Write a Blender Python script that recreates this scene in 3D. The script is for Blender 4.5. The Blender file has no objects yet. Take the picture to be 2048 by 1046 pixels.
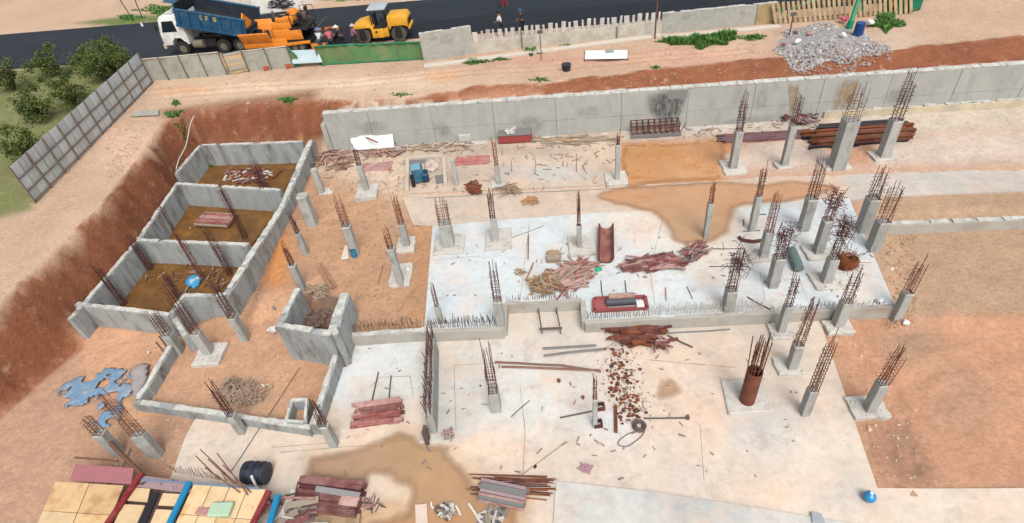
import bpy, bmesh, math, random
import numpy as np
from mathutils import Vector, Matrix
random.seed(7)
R = math.radians
scene = bpy.context.scene
COL = scene.collection
# ------------------------------------------------------------------ camera
CH, CD, CR, CF = 20.6, R(41), R(7), 1184.0          # height, tilt below horizon, roll, focal length (for 2048 wide)
FW = np.array([0, math.cos(CD), -math.sin(CD)]); UP0 = np.array([0, math.sin(CD), math.cos(CD)]); RT0 = np.array([1.0, 0, 0])
RT = RT0*math.cos(CR) - UP0*math.sin(CR); UPI = RT0*math.sin(CR) + UP0*math.cos(CR)
CP = np.array([0, 0, CH])
cam = bpy.data.cameras.new('camera'); camo = bpy.data.objects.new('camera', cam); COL.objects.link(camo)
cam.sensor_width = 36; cam.lens = CF/2048*36; cam.clip_end = 3000; cam.clip_start = .1
M = Matrix.Identity(4)
for i in range(3):
    M[i][0] = RT[i]; M[i][1] = UPI[i]; M[i][2] = -FW[i]; M[i][3] = CP[i]
camo.matrix_world = M
scene.camera = camo
# ------------------------------------------------------------------ sky, sun, exposure (overcast)
world = bpy.data.worlds.new('World'); scene.world = world; world.use_nodes = True
wn = world.node_tree; wn.nodes.clear()
SUN_EL, SUN_ROT = R(54), R(166)
sky = wn.nodes.new('ShaderNodeTexSky'); sky.sky_type = 'NISHITA'; sky.sun_disc = False
sky.sun_elevation = SUN_EL; sky.sun_rotation = SUN_ROT; sky.air_density = 1.0; sky.dust_density = 6.0; sky.ozone_density = 1.0
hs = wn.nodes.new('ShaderNodeHueSaturation'); hs.inputs['Saturation'].default_value = .35
bg = wn.nodes.new('ShaderNodeBackground'); bg.inputs[1].default_value = .15
wo = wn.nodes.new('ShaderNodeOutputWorld')
wn.links.new(sky.outputs[0], hs.inputs['Color']); wn.links.new(hs.outputs[0], bg.inputs[0]); wn.links.new(bg.outputs[0], wo.inputs[0])
sl = bpy.data.lights.new('sun', 'SUN'); sl.energy = 1.35; sl.angle = R(28); sl.color = (1, .975, .94)
so = bpy.data.objects.new('sun', sl); COL.objects.link(so)
sd = Vector((math.sin(SUN_ROT)*math.cos(SUN_EL), math.cos(SUN_ROT)*math.cos(SUN_EL), math.sin(SUN_EL)))
so.rotation_euler = (-sd).to_track_quat('-Z', 'Y').to_euler(); so.location = sd*80
scene.view_settings.view_transform = 'Standard'; scene.view_settings.look = 'None'
scene.view_settings.gamma = 1; scene.view_settings.use_curve_mapping = False
scene.view_settings.exposure = 0.62
scene.render.engine = 'CYCLES'

# ------------------------------------------------------------------ helpers: placing
def P(x, y, z=0.0):
    v = FW*CF + RT*(x-1024) + UPI*(523-y)
    return Vector(CP + v*((z-CH)/v[2]))
def proj(p):
    v = np.array(p) - CP; w = v @ FW
    return 1024 + CF*(v @ RT)/w, 523 - CF*(v @ UPI)/w
def scl(p): return float((np.array(p)-CP) @ FW)/CF         # metres per pixel at a point
def hgt(b, ytop):                                           # height of a vertical line standing on b that reaches image row ytop
    lo, hi = -3.0, 12.0
    for _ in range(40):
        m = (lo+hi)/2
        if proj(b+Vector((0, 0, m)))[1] > ytop: lo = m
        else: hi = m
    return lo
# ------------------------------------------------------------------ helpers: colour and noise
ALB = .60
def lin(c):
    o = []
    for v in c[:3]:
        v /= 255.0
        o.append((v/12.92 if v <= .04045 else ((v+.055)/1.055)**2.4))
    return o
def alb(c, k=1.0): return [min(.85, v*ALB*k) for v in lin(c)]
def _hash(ix, iy, s):
    n = (ix*374761393 + iy*668265263 + s*974711) & 0xffffffff
    n = ((n ^ (n >> 13))*1274126177) & 0xffffffff
    return ((n ^ (n >> 16)) & 0xffff)/65535.0
def vnoise(x, y, s=0):
    x = np.asarray(x, float); y = np.asarray(y, float)
    ix = np.floor(x).astype(np.int64); iy = np.floor(y).astype(np.int64)
    fx = x-ix; fy = y-iy; fx = fx*fx*(3-2*fx); fy = fy*fy*(3-2*fy)
    a = _hash(ix, iy, s); b = _hash(ix+1, iy, s); c = _hash(ix, iy+1, s); d = _hash(ix+1, iy+1, s)
    return (a*(1-fx)+b*fx)*(1-fy) + (c*(1-fx)+d*fx)*fy
def fbm(x, y, s=0, o=4):
    v = 0; a = .5
    for k in range(o):
        v = v + a*(vnoise(x, y, s+k*17)-.5); x = x*2.03; y = y*2.03; a *= .5
    return v
def sdist(px, py, poly):                                    # signed distance to a closed polygon, negative inside
    d = np.full(px.shape, 1e9); inside = np.zeros(px.shape, bool)
    n = len(poly)
    for i in range(n):
        ax, ay = poly[i][0], poly[i][1]; bx, by = poly[(i+1) % n][0], poly[(i+1) % n][1]
        ex, ey = bx-ax, by-ay; L = ex*ex+ey*ey+1e-12
        t = np.clip(((px-ax)*ex+(py-ay)*ey)/L, 0, 1)
        d = np.minimum(d, (px-ax-t*ex)**2+(py-ay-t*ey)**2)
        c = ((ay > py) != (by > py)) & (px < (bx-ax)*(py-ay)/((by-ay) if abs(by-ay) > 1e-12 else 1e-12)+ax)
        inside ^= c
    d = np.sqrt(d)
    return np.where(inside, -d, d)
def pp(pts, z): return [P(x, y, z) for x, y in pts]
def smooth_poly(pts, n=4):
    out = []; m = len(pts)
    for i in range(m):
        p0, p1, p2, p3 = pts[i-1], pts[i], pts[(i+1) % m], pts[(i+2) % m]
        for k in range(n):
            t = k/n
            out.append(tuple(.5*((2*b)+(-a+c)*t+(2*a-5*b+4*c-d)*t*t+(-a+3*b-3*c+d)*t**3) for a, b, c, d in zip(p0, p1, p2, p3)))
    return out
def paint(x, y, base, layers, seed=1, warp=.5):
    """albedo per point: layers of (world polygon, sRGB colour, feather metres, strength)"""
    wx = x + warp*fbm(x*.9, y*.9, seed, 4); wy = y + warp*fbm(x*.9+31, y*.9+7, seed+5, 4)
    c = np.tile(np.array(alb(base)), (len(x), 1))
    for poly, colr, fe, st in layers:
        d = sdist(wx, wy, poly)
        a = np.clip(.5 - d/(2*fe), 0, 1); a = (a*a*(3-2*a)*st)[:, None]
        c = c*(1-a) + np.array(alb(colr))*a
    m = 1 + .22*fbm(x*.45, y*.45, seed+9, 5)[:, None] + .22*fbm(x*2.1, y*2.1, seed+19, 4)[:, None]
    return np.clip(c*m, 0.005, .85)
# ------------------------------------------------------------------ helpers: materials
MATS = {}
def _nt(name):
    m = bpy.data.materials.new(name); m.use_nodes = True; nt = m.node_tree
    return m, nt, nt.nodes['Principled BSDF']
def mat(name, c, rough=.8, metal=0, var=.18, scale=3.0, c2=None, bump=.15, bscale=None, spec=.3, k=1.0, rnd=.0, thr=(.42, .62), stretch=None, trans=0, emit=None):
    """one colour broken up by two noises, a second colour in patches, fine relief"""
    if name in MATS: return MATS[name]
    m, nt, b = _nt(name); N = nt.nodes; L = nt.links
    geo = N.new('ShaderNodeNewGeometry'); vec = geo.outputs['Position']
    if stretch:
        mp = N.new('ShaderNodeMapping'); mp.inputs['Scale'].default_value = stretch; L.new(vec, mp.inputs[0]); vec = mp.outputs[0]
    n1 = N.new('ShaderNodeTexNoise'); n1.inputs['Scale'].default_value = scale; n1.inputs['Detail'].default_value = 6; n1.inputs['Roughness'].default_value = .65; L.new(vec, n1.inputs['Vector'])
    a = alb(c, k); lo = [v*(1-var) for v in a]; hi = [min(.9, v*(1+var)) for v in a]
    mx = N.new('ShaderNodeMix'); mx.data_type = 'RGBA'
    mx.inputs[6].default_value = (*lo, 1); mx.inputs[7].default_value = (*hi, 1); L.new(n1.outputs['Fac'], mx.inputs[0])
    out = mx.outputs[2]
    if c2:
        n2 = N.new('ShaderNodeTexNoise'); n2.inputs['Scale'].default_value = scale*.45; n2.inputs['Detail'].default_value = 7; n2.inputs['Roughness'].default_value = .7; L.new(vec, n2.inputs['Vector'])
        rp = N.new('ShaderNodeMapRange'); rp.inputs[1].default_value = thr[0]; rp.inputs[2].default_value = thr[1]; L.new(n2.outputs['Fac'], rp.inputs[0])
        m2 = N.new('ShaderNodeMix'); m2.data_type = 'RGBA'; L.new(rp.outputs[0], m2.inputs[0]); L.new(out, m2.inputs[6]); m2.inputs[7].default_value = (*alb(c2, k), 1); out = m2.outputs[2]
    if rnd:
        oi = N.new('ShaderNodeObjectInfo'); hv = N.new('ShaderNodeHueSaturation')
        rr = N.new('ShaderNodeMapRange'); rr.inputs[3].default_value = 1-rnd; rr.inputs[4].default_value = 1+rnd
        L.new(oi.outputs['Random'], rr.inputs[0]); L.new(rr.outputs[0], hv.inputs['Value']); L.new(out, hv.inputs['Color']); out = hv.outputs[0]
    L.new(out, b.inputs['Base Color'])
    b.inputs['Roughness'].default_value = rough; b.inputs['Metallic'].default_value = metal
    b.inputs['Specular IOR Level'].default_value = spec
    if bump:
        bp = N.new('ShaderNodeBump'); bp.inputs['Strength'].default_value = bump; bp.inputs['Distance'].default_value = .05
        n3 = N.new('ShaderNodeTexNoise'); n3.inputs['Scale'].default_value = bscale or scale*4; n3.inputs['Detail'].default_value = 5; L.new(vec, n3.inputs['Vector'])
        L.new(n3.outputs['Fac'], bp.inputs['Height']); L.new(bp.outputs[0], b.inputs['Normal'])
    MATS[name] = m; return m
def attr_mat(name, rough=.9, bump=.5, bscale=6, fine=.2, spec=.2, fscale=9, film=None, rv=0, thin=False):
    m, nt, b = _nt(name); N = nt.nodes; L = nt.links
    at = N.new('ShaderNodeVertexColor'); at.layer_name = 'Col'
    if thin: L.new(at.outputs['Alpha'], b.inputs['Alpha'])
    geo = N.new('ShaderNodeNewGeometry')
    n1 = N.new('ShaderNodeTexNoise'); n1.inputs['Scale'].default_value = fscale; n1.inputs['Detail'].default_value = 8; n1.inputs['Roughness'].default_value = .75; L.new(geo.outputs['Position'], n1.inputs['Vector'])
    mr = N.new('ShaderNodeMapRange'); mr.inputs[1].default_value = .25; mr.inputs[2].default_value = .75; mr.inputs[3].default_value = 1-fine; mr.inputs[4].default_value = 1+fine*.7; L.new(n1.outputs['Fac'], mr.inputs[0])
    mx = N.new('ShaderNodeVectorMath'); mx.operation = 'SCALE'; L.new(at.outputs[0], mx.inputs[0]); L.new(mr.outputs[0], mx.inputs['Scale'])
    out = mx.outputs[0]
    for k, (fc, fs, lo, hi, st, sx) in enumerate(film or ()):
        mp = N.new('ShaderNodeMapping'); mp.inputs['Scale'].default_value = sx; mp.inputs['Location'].default_value = (k*13.7, k*5.1, 0); L.new(geo.outputs['Position'], mp.inputs[0])
        nf = N.new('ShaderNodeTexNoise'); nf.inputs['Scale'].default_value = fs; nf.inputs['Detail'].default_value = 9; nf.inputs['Roughness'].default_value = .72; L.new(mp.outputs[0], nf.inputs['Vector'])
        r2 = N.new('ShaderNodeMapRange'); r2.inputs[1].default_value = lo; r2.inputs[2].default_value = hi; r2.inputs[4].default_value = st; L.new(nf.outputs['Fac'], r2.inputs[0])
        m3 = N.new('ShaderNodeMix'); m3.data_type = 'RGBA'; L.new(r2.outputs[0], m3.inputs[0]); L.new(out, m3.inputs[6]); m3.inputs[7].default_value = (*alb(fc), 1); out = m3.outputs[2]
    L.new(out, b.inputs['Base Color'])
    b.inputs['Roughness'].default_value = rough; b.inputs['Specular IOR Level'].default_value = spec
    if rv:
        r4 = N.new('ShaderNodeMapRange'); r4.inputs[1].default_value = .3; r4.inputs[2].default_value = .7; r4.inputs[3].default_value = rough-rv; r4.inputs[4].default_value = rough+rv; L.new(n1.outputs['Fac'], r4.inputs[0]); L.new(r4.outputs[0], b.inputs['Roughness'])
    bp = N.new('ShaderNodeBump'); bp.inputs['Strength'].default_value = bump; bp.inputs['Distance'].default_value = .08
    n3 = N.new('ShaderNodeTexNoise'); n3.inputs['Scale'].default_value = bscale; n3.inputs['Detail'].default_value = 8; n3.inputs['Roughness'].default_value = .7; L.new(geo.outputs['Position'], n3.inputs['Vector'])
    L.new(n3.outputs['Fac'], bp.inputs['Height']); L.new(bp.outputs[0], b.inputs['Normal'])
    MATS[name] = m; return m
def set_col(me, cols):
    a = me.color_attributes.new('Col', 'FLOAT_COLOR', 'POINT')
    f = np.ones((len(me.vertices), 4), np.float32); f[:, :3] = cols; a.data.foreach_set('color', f.ravel())
# ------------------------------------------------------------------ helpers: objects
def tag(o, label=None, cat=None, group=None, kind=None):
    if label: o['label'] = label
    if cat: o['category'] = cat
    if group: o['group'] = group
    if kind: o['kind'] = kind
    return o
ORG = {}
def thing(name, label, cat, loc=(0, 0, 0), rz=0, group=None):
    o = bpy.data.objects.new(name, None); o.empty_display_size = .2; COL.objects.link(o); o.location = loc; o.rotation_euler = (0, 0, rz)
    ORG[o] = Vector(loc); o['kind'] = 'thing'; return tag(o, label, cat, group)
class MB:
    """collects shapes; build() links them as one mesh object"""
    def __init__(s): s.v = []; s.f = []; s.m = []; s.cm = 0
    def add(s, vs, fs):
        b = len(s.v); s.v += [tuple(v) for v in vs]; s.f += [tuple(i+b for i in f) for f in fs]; s.m += [s.cm]*len(fs); return s
    def hexa(s, v): return s.add(v, [(0, 3, 2, 1), (4, 5, 6, 7), (0, 1, 5, 4), (1, 2, 6, 5), (2, 3, 7, 6), (3, 0, 4, 7)])
    def box(s, c, d, rz=0, mx=None):
        x, y, z = d[0]/2, d[1]/2, d[2]/2
        v = [Vector(q) for q in ((-x, -y, -z), (x, -y, -z), (x, y, -z), (-x, y, -z), (-x, -y, z), (x, -y, z), (x, y, z), (-x, y, z))]
        m = mx or Matrix.Rotation(rz, 3, 'Z')
        return s.hexa([m @ q + Vector(c) for q in v])
    def bar(s, a, b, w, h):                                 # a beam from a to b, w across, h high, axis through its middle
        a = Vector(a); b = Vector(b); d = (b-a).normalized()
        sd_ = d.cross(Vector((0, 0, 1)))
        if sd_.length < 1e-4: sd_ = Vector((1, 0, 0))
        sd_.normalize(); u = sd_.cross(d).normalized()
        o = []
        for p in (a, b):
            o += [p-sd_*w/2-u*h/2, p+sd_*w/2-u*h/2, p+sd_*w/2+u*h/2, p-sd_*w/2+u*h/2]
        return s.add(o, [(0, 1, 2, 3), (7, 6, 5, 4), (0, 4, 5, 1), (1, 5, 6, 2), (2, 6, 7, 3), (3, 7, 4, 0)])
    def cyl(s, a, b, r, n=10, r2=None, cap=True):
        a = Vector(a); b = Vector(b); d = (b-a).normalized(); t = Vector((0, 0, 1)) if abs(d.z) < .9 else Vector((1, 0, 0))
        x = d.cross(t).normalized(); y = d.cross(x); r2 = r if r2 is None else r2
        vs = [a+(x*math.cos(2*math.pi*i/n)+y*math.sin(2*math.pi*i/n))*r for i in range(n)]+[b+(x*math.cos(2*math.pi*i/n)+y*math.sin(2*math.pi*i/n))*r2 for i in range(n)]
        fs = [(i, (i+1) % n, n+(i+1) % n, n+i) for i in range(n)]
        if cap: fs += [tuple(range(n-1, -1, -1)), tuple(range(n, 2*n))]
        return s.add(vs, fs)
    def tube(s, pts, r, n=5):
        pts = [Vector(p) for p in pts]; vs = []; fs = []
        for i, p in enumerate(pts):
            d = (pts[min(i+1, len(pts)-1)]-pts[max(i-1, 0)]).normalized(); t = Vector((0, 0, 1)) if abs(d.z) < .9 else Vector((1, 0, 0))
            x = d.cross(t).normalized(); y = d.cross(x)
            rr = r[i] if isinstance(r, (list, tuple)) else r
            vs += [p+(x*math.cos(2*math.pi*k/n)+y*math.sin(2*math.pi*k/n))*rr for k in range(n)]
        for i in range(len(pts)-1):
            fs += [(i*n+k, i*n+(k+1) % n, (i+1)*n+(k+1) % n, (i+1)*n+k) for k in range(n)]
        fs += [tuple(range(n-1, -1, -1)), tuple(range((len(pts)-1)*n, len(pts)*n))]
        return s.add(vs, fs)
    def prism(s, poly, z0, z1):                             # poly: world xy outline, flat top and bottom
        n = len(poly); vs = [(p[0], p[1], z0) for p in poly]+[(p[0], p[1], z1) for p in poly]
        ar = sum(poly[i][0]*poly[(i+1) % n][1]-poly[(i+1) % n][0]*poly[i][1] for i in range(n))
        fs = [(i, (i+1) % n, n+(i+1) % n, n+i) for i in range(n)]+[tuple(range(n-1, -1, -1)), tuple(range(n, 2*n))]
        if ar < 0: fs = [f[::-1] for f in fs]
        return s.add(vs, fs)
    def side(s, prof, y0, y1):                              # profile in x,z pulled from y0 to y1
        n = len(prof); vs = [(p[0], y0, p[1]) for p in prof]+[(p[0], y1, p[1]) for p in prof]
        return s.add(vs, [(i, (i+1) % n, n+(i+1) % n, n+i) for i in range(n)]+[tuple(range(n-1, -1, -1)), tuple(range(n, 2*n))])
    def rock(s, c, r, sq=.7):
        t = (1+5**.5)/2
        v0 = [(-1, t, 0), (1, t, 0), (-1, -t, 0), (1, -t, 0), (0, -1, t), (0, 1, t), (0, -1, -t), (0, 1, -t), (t, 0, -1), (t, 0, 1), (-t, 0, -1), (-t, 0, 1)]
        f0 = [(0, 11, 5), (0, 5, 1), (0, 1, 7), (0, 7, 10), (0, 10, 11), (1, 5, 9), (5, 11, 4), (11, 10, 2), (10, 7, 6), (7, 1, 8), (3, 9, 4), (3, 4, 2), (3, 2, 6), (3, 6, 8), (3, 8, 9), (4, 9, 5), (2, 4, 11), (6, 2, 10), (8, 6, 7), (9, 8, 1)]
        e = Matrix.Rotation(random.uniform(0, 6), 3, 'Z')
        sx, sy, sz = random.uniform(.7, 1.3), random.uniform(.6, 1.1), sq*random.uniform(.7, 1.2)
        vs = []
        for v in v0:
            k = r/1.9*random.uniform(.75, 1.2); q = e @ Vector((v[0]*k*sx, v[1]*k*sy, v[2]*k*sz)); vs.append(q+Vector(c))
        return s.add(vs, f0)
    def build(s, name, mats, parent=None, bev=0, smooth=False, seg=1, local=False):
        me = bpy.data.meshes.new(name); org = Vector((0, 0, 0))
        V_ = np.array(s.v, float)
        if not local:
            if parent is not None: org = ORG.get(parent, Vector((0, 0, 0)))
            else: org = Vector(((V_[:, 0].min()+V_[:, 0].max())/2, (V_[:, 1].min()+V_[:, 1].max())/2, V_[:, 2].min()))
        me.from_pydata((V_-np.array(org)).tolist(), [], s.f)
        if not isinstance(mats, (list, tuple)): mats = [mats]
        for q in mats: me.materials.append(q)
        if any(s.m): me.polygons.foreach_set('material_index', s.m)
        if bev:
            bm = bmesh.new(); bm.from_mesh(me); bmesh.ops.remove_doubles(bm, verts=bm.verts, dist=1e-5)
            ed = [e for e in bm.edges if len(e.link_faces) == 2 and e.calc_face_angle(0) > .4]
            bmesh.ops.bevel(bm, geom=ed, offset=bev, segments=seg, affect='EDGES', profile=.5, clamp_overlap=True)
            bm.to_mesh(me); bm.free()
        if smooth:
            me.polygons.foreach_set('use_smooth', [True]*len(me.polygons))
            if smooth != 'all': me.set_sharp_from_angle(angle=R(40))
        o = bpy.data.objects.new(name, me); COL.objects.link(o)
        if parent is not None: o.parent = parent; ORG[o] = org
        else: o.location = org; ORG[o] = org
        return o
def share(o, parent, loc=None, name=None, mx=None):         # another object on the same mesh
    c = bpy.data.objects.new(name or o.name.split('.')[0], o.data); COL.objects.link(c); c.parent = parent
    if mx is not None: c.matrix_local = mx
    elif loc is not None: c.location = loc
    ORG[c] = ORG.get(parent, Vector()); return c
def sheet(name, poly, z, thick, base, layers, m, res=.25, seed=1, warp=.5, und=0.0, parent=None, tone=.86, edge=0.0):
    """a flat cast or poured sheet with an arbitrary outline, cut into small cells that carry its colour"""
    bm = bmesh.new(); vs = [bm.verts.new((p[0], p[1], 0)) for p in poly]; bm.faces.new(vs)
    bmesh.ops.triangulate(bm, faces=bm.faces[:])
    xs = [p[0] for p in poly]; ys = [p[1] for p in poly]
    for ax, lo, hi in ((0, min(xs), max(xs)), (1, min(ys), max(ys))):
        v = lo+res
        while v < hi:
            bmesh.ops.bisect_plane(bm, geom=bm.verts[:]+bm.edges[:]+bm.faces[:], plane_co=((v, 0, 0) if ax == 0 else (0, v, 0)), plane_no=((1, 0, 0) if ax == 0 else (0, 1, 0)))
            v += res
    bmesh.ops.recalc_face_normals(bm, faces=bm.faces[:])
    if bm.faces and sum(f.normal.z for f in bm.faces) < 0: bmesh.ops.reverse_faces(bm, faces=bm.faces[:])
    be = [e for e in bm.edges if len(e.link_faces) == 1]
    for v in bm.verts: v.co.z = z
    if und:
        bv = {v for e in be for v in e.verts}
        X = np.array([v.co.x for v in bm.verts]); Y = np.array([v.co.y for v in bm.verts]); dz = und*fbm(X*.7, Y*.7, seed+40, 3)
        for v, q in zip(bm.verts, dz):
            if v not in bv: v.co.z += q
    if thick:
        ex = bmesh.ops.extrude_edge_only(bm, edges=be)
        for v in ex['geom']:
            if isinstance(v, bmesh.types.BMVert): v.co.z = z-thick
    me = bpy.data.meshes.new(name); bm.to_mesh(me); bm.free()
    n = len(me.vertices); co = np.zeros(n*3); me.vertices.foreach_get('co', co); co = co.reshape(-1, 3)
    set_col(me, paint(co[:, 0], co[:, 1], base, layers, seed, warp)*tone)
    if edge:                                                  # thin film towards the rim
        dd = sdist(co[:, 0], co[:, 1], poly); al = np.clip(-dd/edge+.35*fbm(co[:, 0]*2.5, co[:, 1]*2.5, 55, 3), 0, 1); al[dd > -.01] = 0
        buf = np.zeros(n*4, np.float32); me.color_attributes['Col'].data.foreach_get('color', buf); buf = buf.reshape(-1, 4); buf[:, 3] = al; me.color_attributes['Col'].data.foreach_set('color', buf.ravel())
    me.materials.append(m)
    o = bpy.data.objects.new(name, me); COL.objects.link(o)
    if parent is not None: o.parent = parent
    else: o['kind'] = 'structure'
    return o
def poly_px(pts, z, sm=0):
    q = [tuple(v)[:2] for v in pp(pts, z)]
    return smooth_poly(q, sm) if sm else q
def ell(cx, cy, rx, ry, z, n=14):                           # an ellipse drawn on the level z
    return [tuple(P(cx+rx*math.cos(2*math.pi*i/n), cy+ry*math.sin(2*math.pi*i/n), z))[:2] for i in range(n)]
# ================================================================== THE SETTING
ZR, ZU, ZW = 3.8, .6, 3.35                                   # road and berm, upper slab, retaining wall top (lower slab is 0)
def w2(pts, z): return [tuple(P(x, y, z))[:2] for x, y in pts]
edge_px = [(211, 402), (240, 357), (275, 318), (308, 268), (330, 240), (388, 217), (500, 207), (640, 196), (720, 203), (800, 197), (900, 182), (950, 172), (1080, 166), (1200, 151), (1350, 134), (1500, 116), (1560, 112), (1640, 116), (1700, 116), (1760, 106), (1838, 92), (2048, 70)]
E_ = [(-29, -10), (-27.6, 8), (-25.4, 16), (-23.2, 21), (-22.5, 24.5), (-22.1, 26.8)] + w2(edge_px, ZR)
E_ += [(70, E_[-1][1]-3), (70, -40), (E_[0][0]-3, -40)]
toeL = [(-28, -10), (-26.4, 8), (-24.4, 16)] + [(x-.3, y+.05) for x, y in w2([(120, 665), (205, 566), (272, 486), (352, 372), (352, 348)], 1.35)] + [(x-.1, y+.3) for x, y in w2([(400, 292), (500, 288), (606, 285)], 1.35)]
WA, WB = P(646, 226, ZW), P(1838, 141, ZW)
wd = (WB-WA).normalized(); wn_ = Vector((-wd.y, wd.x, 0))     # along the retaining wall, towards the road
WC = WA + wd*48
back = wn_*.22
T_ = toeL + [tuple((WA+back-wd*.5)[:2]), tuple((WC+back)[:2]), (68, -38), (toeL[0][0]-2, -38)]

def axis(lo, hi, st, far):
    mid = np.arange(lo, hi, st); g = []; v = st
    a = lo
    while a > -far: v *= 1.45; a -= v; g.append(a)
    g = g[::-1]; h = []; v = st; a = mid[-1]
    while a < far: v *= 1.45; a += v; h.append(a)
    return np.concatenate([g, mid, h])
gx = axis(-42, 40, .2, 1500); gy = axis(2, 64, .2, 1500)
GX, GY = np.meshgrid(gx, gy); X = GX.ravel(); Y = GY.ravel()
wob = .16*fbm(X*.8, Y*.8, 3, 4)
dE = sdist(X+wob, Y+wob, E_); dT = sdist(X, Y, T_)
# floor inside the pit
FL = np.full(X.shape, -.07)
def lay(px, z, zz, fe):
    global FL
    d = sdist(X, Y, w2(px, zz)); a = np.clip(.5-d/(2*fe), 0, 1); FL = FL*(1-a)+z*a
lay([(560, 250), (2300, 200), (2300, 640), (1790, 585), (1180, 560), (1000, 560), (980, 620), (860, 640), (846, 656), (694, 668), (672, 600), (640, 565), (560, 600), (500, 620), (560, 450), (640, 300)], .5, .5, .45)
lay([(640, 250), (2300, 200), (2300, 330), (1440, 359), (1010, 382), (804, 390), (700, 392), (640, 370)], .66, .6, .3)
lay([(1765, 440), (2300, 420), (2300, 660), (1800, 640)], .2, .3, .4)
lay([(360, 330), (405, 262), (615, 262), (560, 410), (450, 620), (350, 660), (150, 640), (180, 560)], -.3, 0, .15)
rough = np.where(Y > 8, 1, .3)
FL = FL + .12*fbm(X*.9, Y*.9, 11, 4) + .11*fbm(X*3.3, Y*3.3, 21, 3)
t = np.clip(np.where(dE < 0, -dE, 0)/np.maximum(1e-6, np.where(dE < 0, -dE, 0)+np.maximum(dT, 0)), 0, 1)
# height reached at the toe: the wall top behind the wall, the pit floor elsewhere
aw = np.clip(((X-WA.x)+.1)/.5, 0, 1)
zt = (.2+.95*np.clip((Y-20)/6, 0, 1))*(1-aw) + (ZW-.06)*aw
gul = .42*fbm(X*1.8, Y*1.8, 51, 4)*np.sin(np.pi*np.clip(t, 0, 1))*(1.6-aw)
Zb = ZR + (zt-ZR)*(t**1.12) + gul + .2*fbm(X*3.4, Y*3.4, 61, 3)*np.sin(np.pi*np.clip(t, 0, 1))
near = np.exp(-(np.hypot(X, Y-30)/60)**2)
Zt = ZR + near*(.14*fbm(X*.35, Y*.35, 71, 4) + .05*fbm(X*2.5, Y*2.5, 81, 3)) - .02
# flat bed for the road
RN0, RN1 = P(250, 122, ZR), P(1838, 2, ZR); RF0, RF1 = P(211, 52, ZR), P(640, 4, ZR)
rd = (RN1-RN0).normalized(); rn = Vector((-rd.y, rd.x, 0)); rw = abs((RF0-RN0).dot(rn))
sN = (X-RN0.x)*rn.x+(Y-RN0.y)*rn.y
onroad = np.clip((sN+.6)/.5, 0, 1)*np.clip((rw+.6-sN)/.5, 0, 1)
Zt = Zt*(1-onroad)+(ZR-.06)*onroad
def rut(pts, zz, w, dep):                                     # a wheel track pressed into the soil with its raised lips
    d = np.full(X.shape, 1e9); q = w2(pts, zz)
    for (ax, ay), (bx, by) in zip(q, q[1:]):
        L2 = (bx-ax)**2+(by-ay)**2; tt = np.clip(((X-ax)*(bx-ax)+(Y-ay)*(by-ay))/L2, 0, 1); d = np.minimum(d, np.hypot(X-ax-tt*(bx-ax), Y-ay-tt*(by-ay)))
    return -dep*np.exp(-(d/w)**2)+dep*.6*np.exp(-((d-2*w)/w)**2)
for k in (0, 1):
    Zt = Zt+rut([(310, 196-k*9), (480, 182-k*10), (700, 172-k*9), (900, 150-k*8), (1150, 134-k*8), (1500, 102-k*7)], ZR, .2, .07)*(1+fbm(X, Y, 77, 3))
    FL = FL+rut([(1690+k*26, 650), (1760+k*30, 780), (1800+k*34, 970)], 0, .2, .08)+rut([(2040, 690+k*18), (1880, 720+k*20), (1770, 790+k*22)], 0, .2, .06)
    FL = FL+rut([(560+k*14, 470), (640+k*16, 420), (800+k*10, 372+k*6)], .5, .16, .06)
Z = np.where(dT < 0, FL, np.where(dE < 0, Zb, Zt))
nx, ny = len(gx), len(gy)
i = np.arange(nx*ny).reshape(ny, nx)
F4 = np.stack([i[:-1, :-1].ravel(), i[:-1, 1:].ravel(), i[1:, 1:].ravel(), i[1:, :-1].ravel()], 1)
me = bpy.data.meshes.new('ground')
me.vertices.add(nx*ny); me.vertices.foreach_set('co', np.stack([X, Y, Z], 1).ravel())
me.loops.add(F4.size); me.loops.foreach_set('vertex_index', F4.ravel().astype(np.int32))
me.polygons.add(len(F4)); me.polygons.foreach_set('loop_start', np.arange(0, F4.size, 4, dtype=np.int32))
me.update(); me.validate()
L = lambda px, c, fe, st=1.0, z=.4: (w2(px, z), c, fe, st)
Le = lambda cx, cy, rx, ry, c, fe, st=1.0, z=.4: (ell(cx, cy, rx, ry, z), c, fe, st)
Tcol = [(p[0], p[1]) for p in T_]; Tcol = Tcol[:3]+[(x+.35, y-.1) for x, y in Tcol[3:11]]+Tcol[11:]
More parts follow.
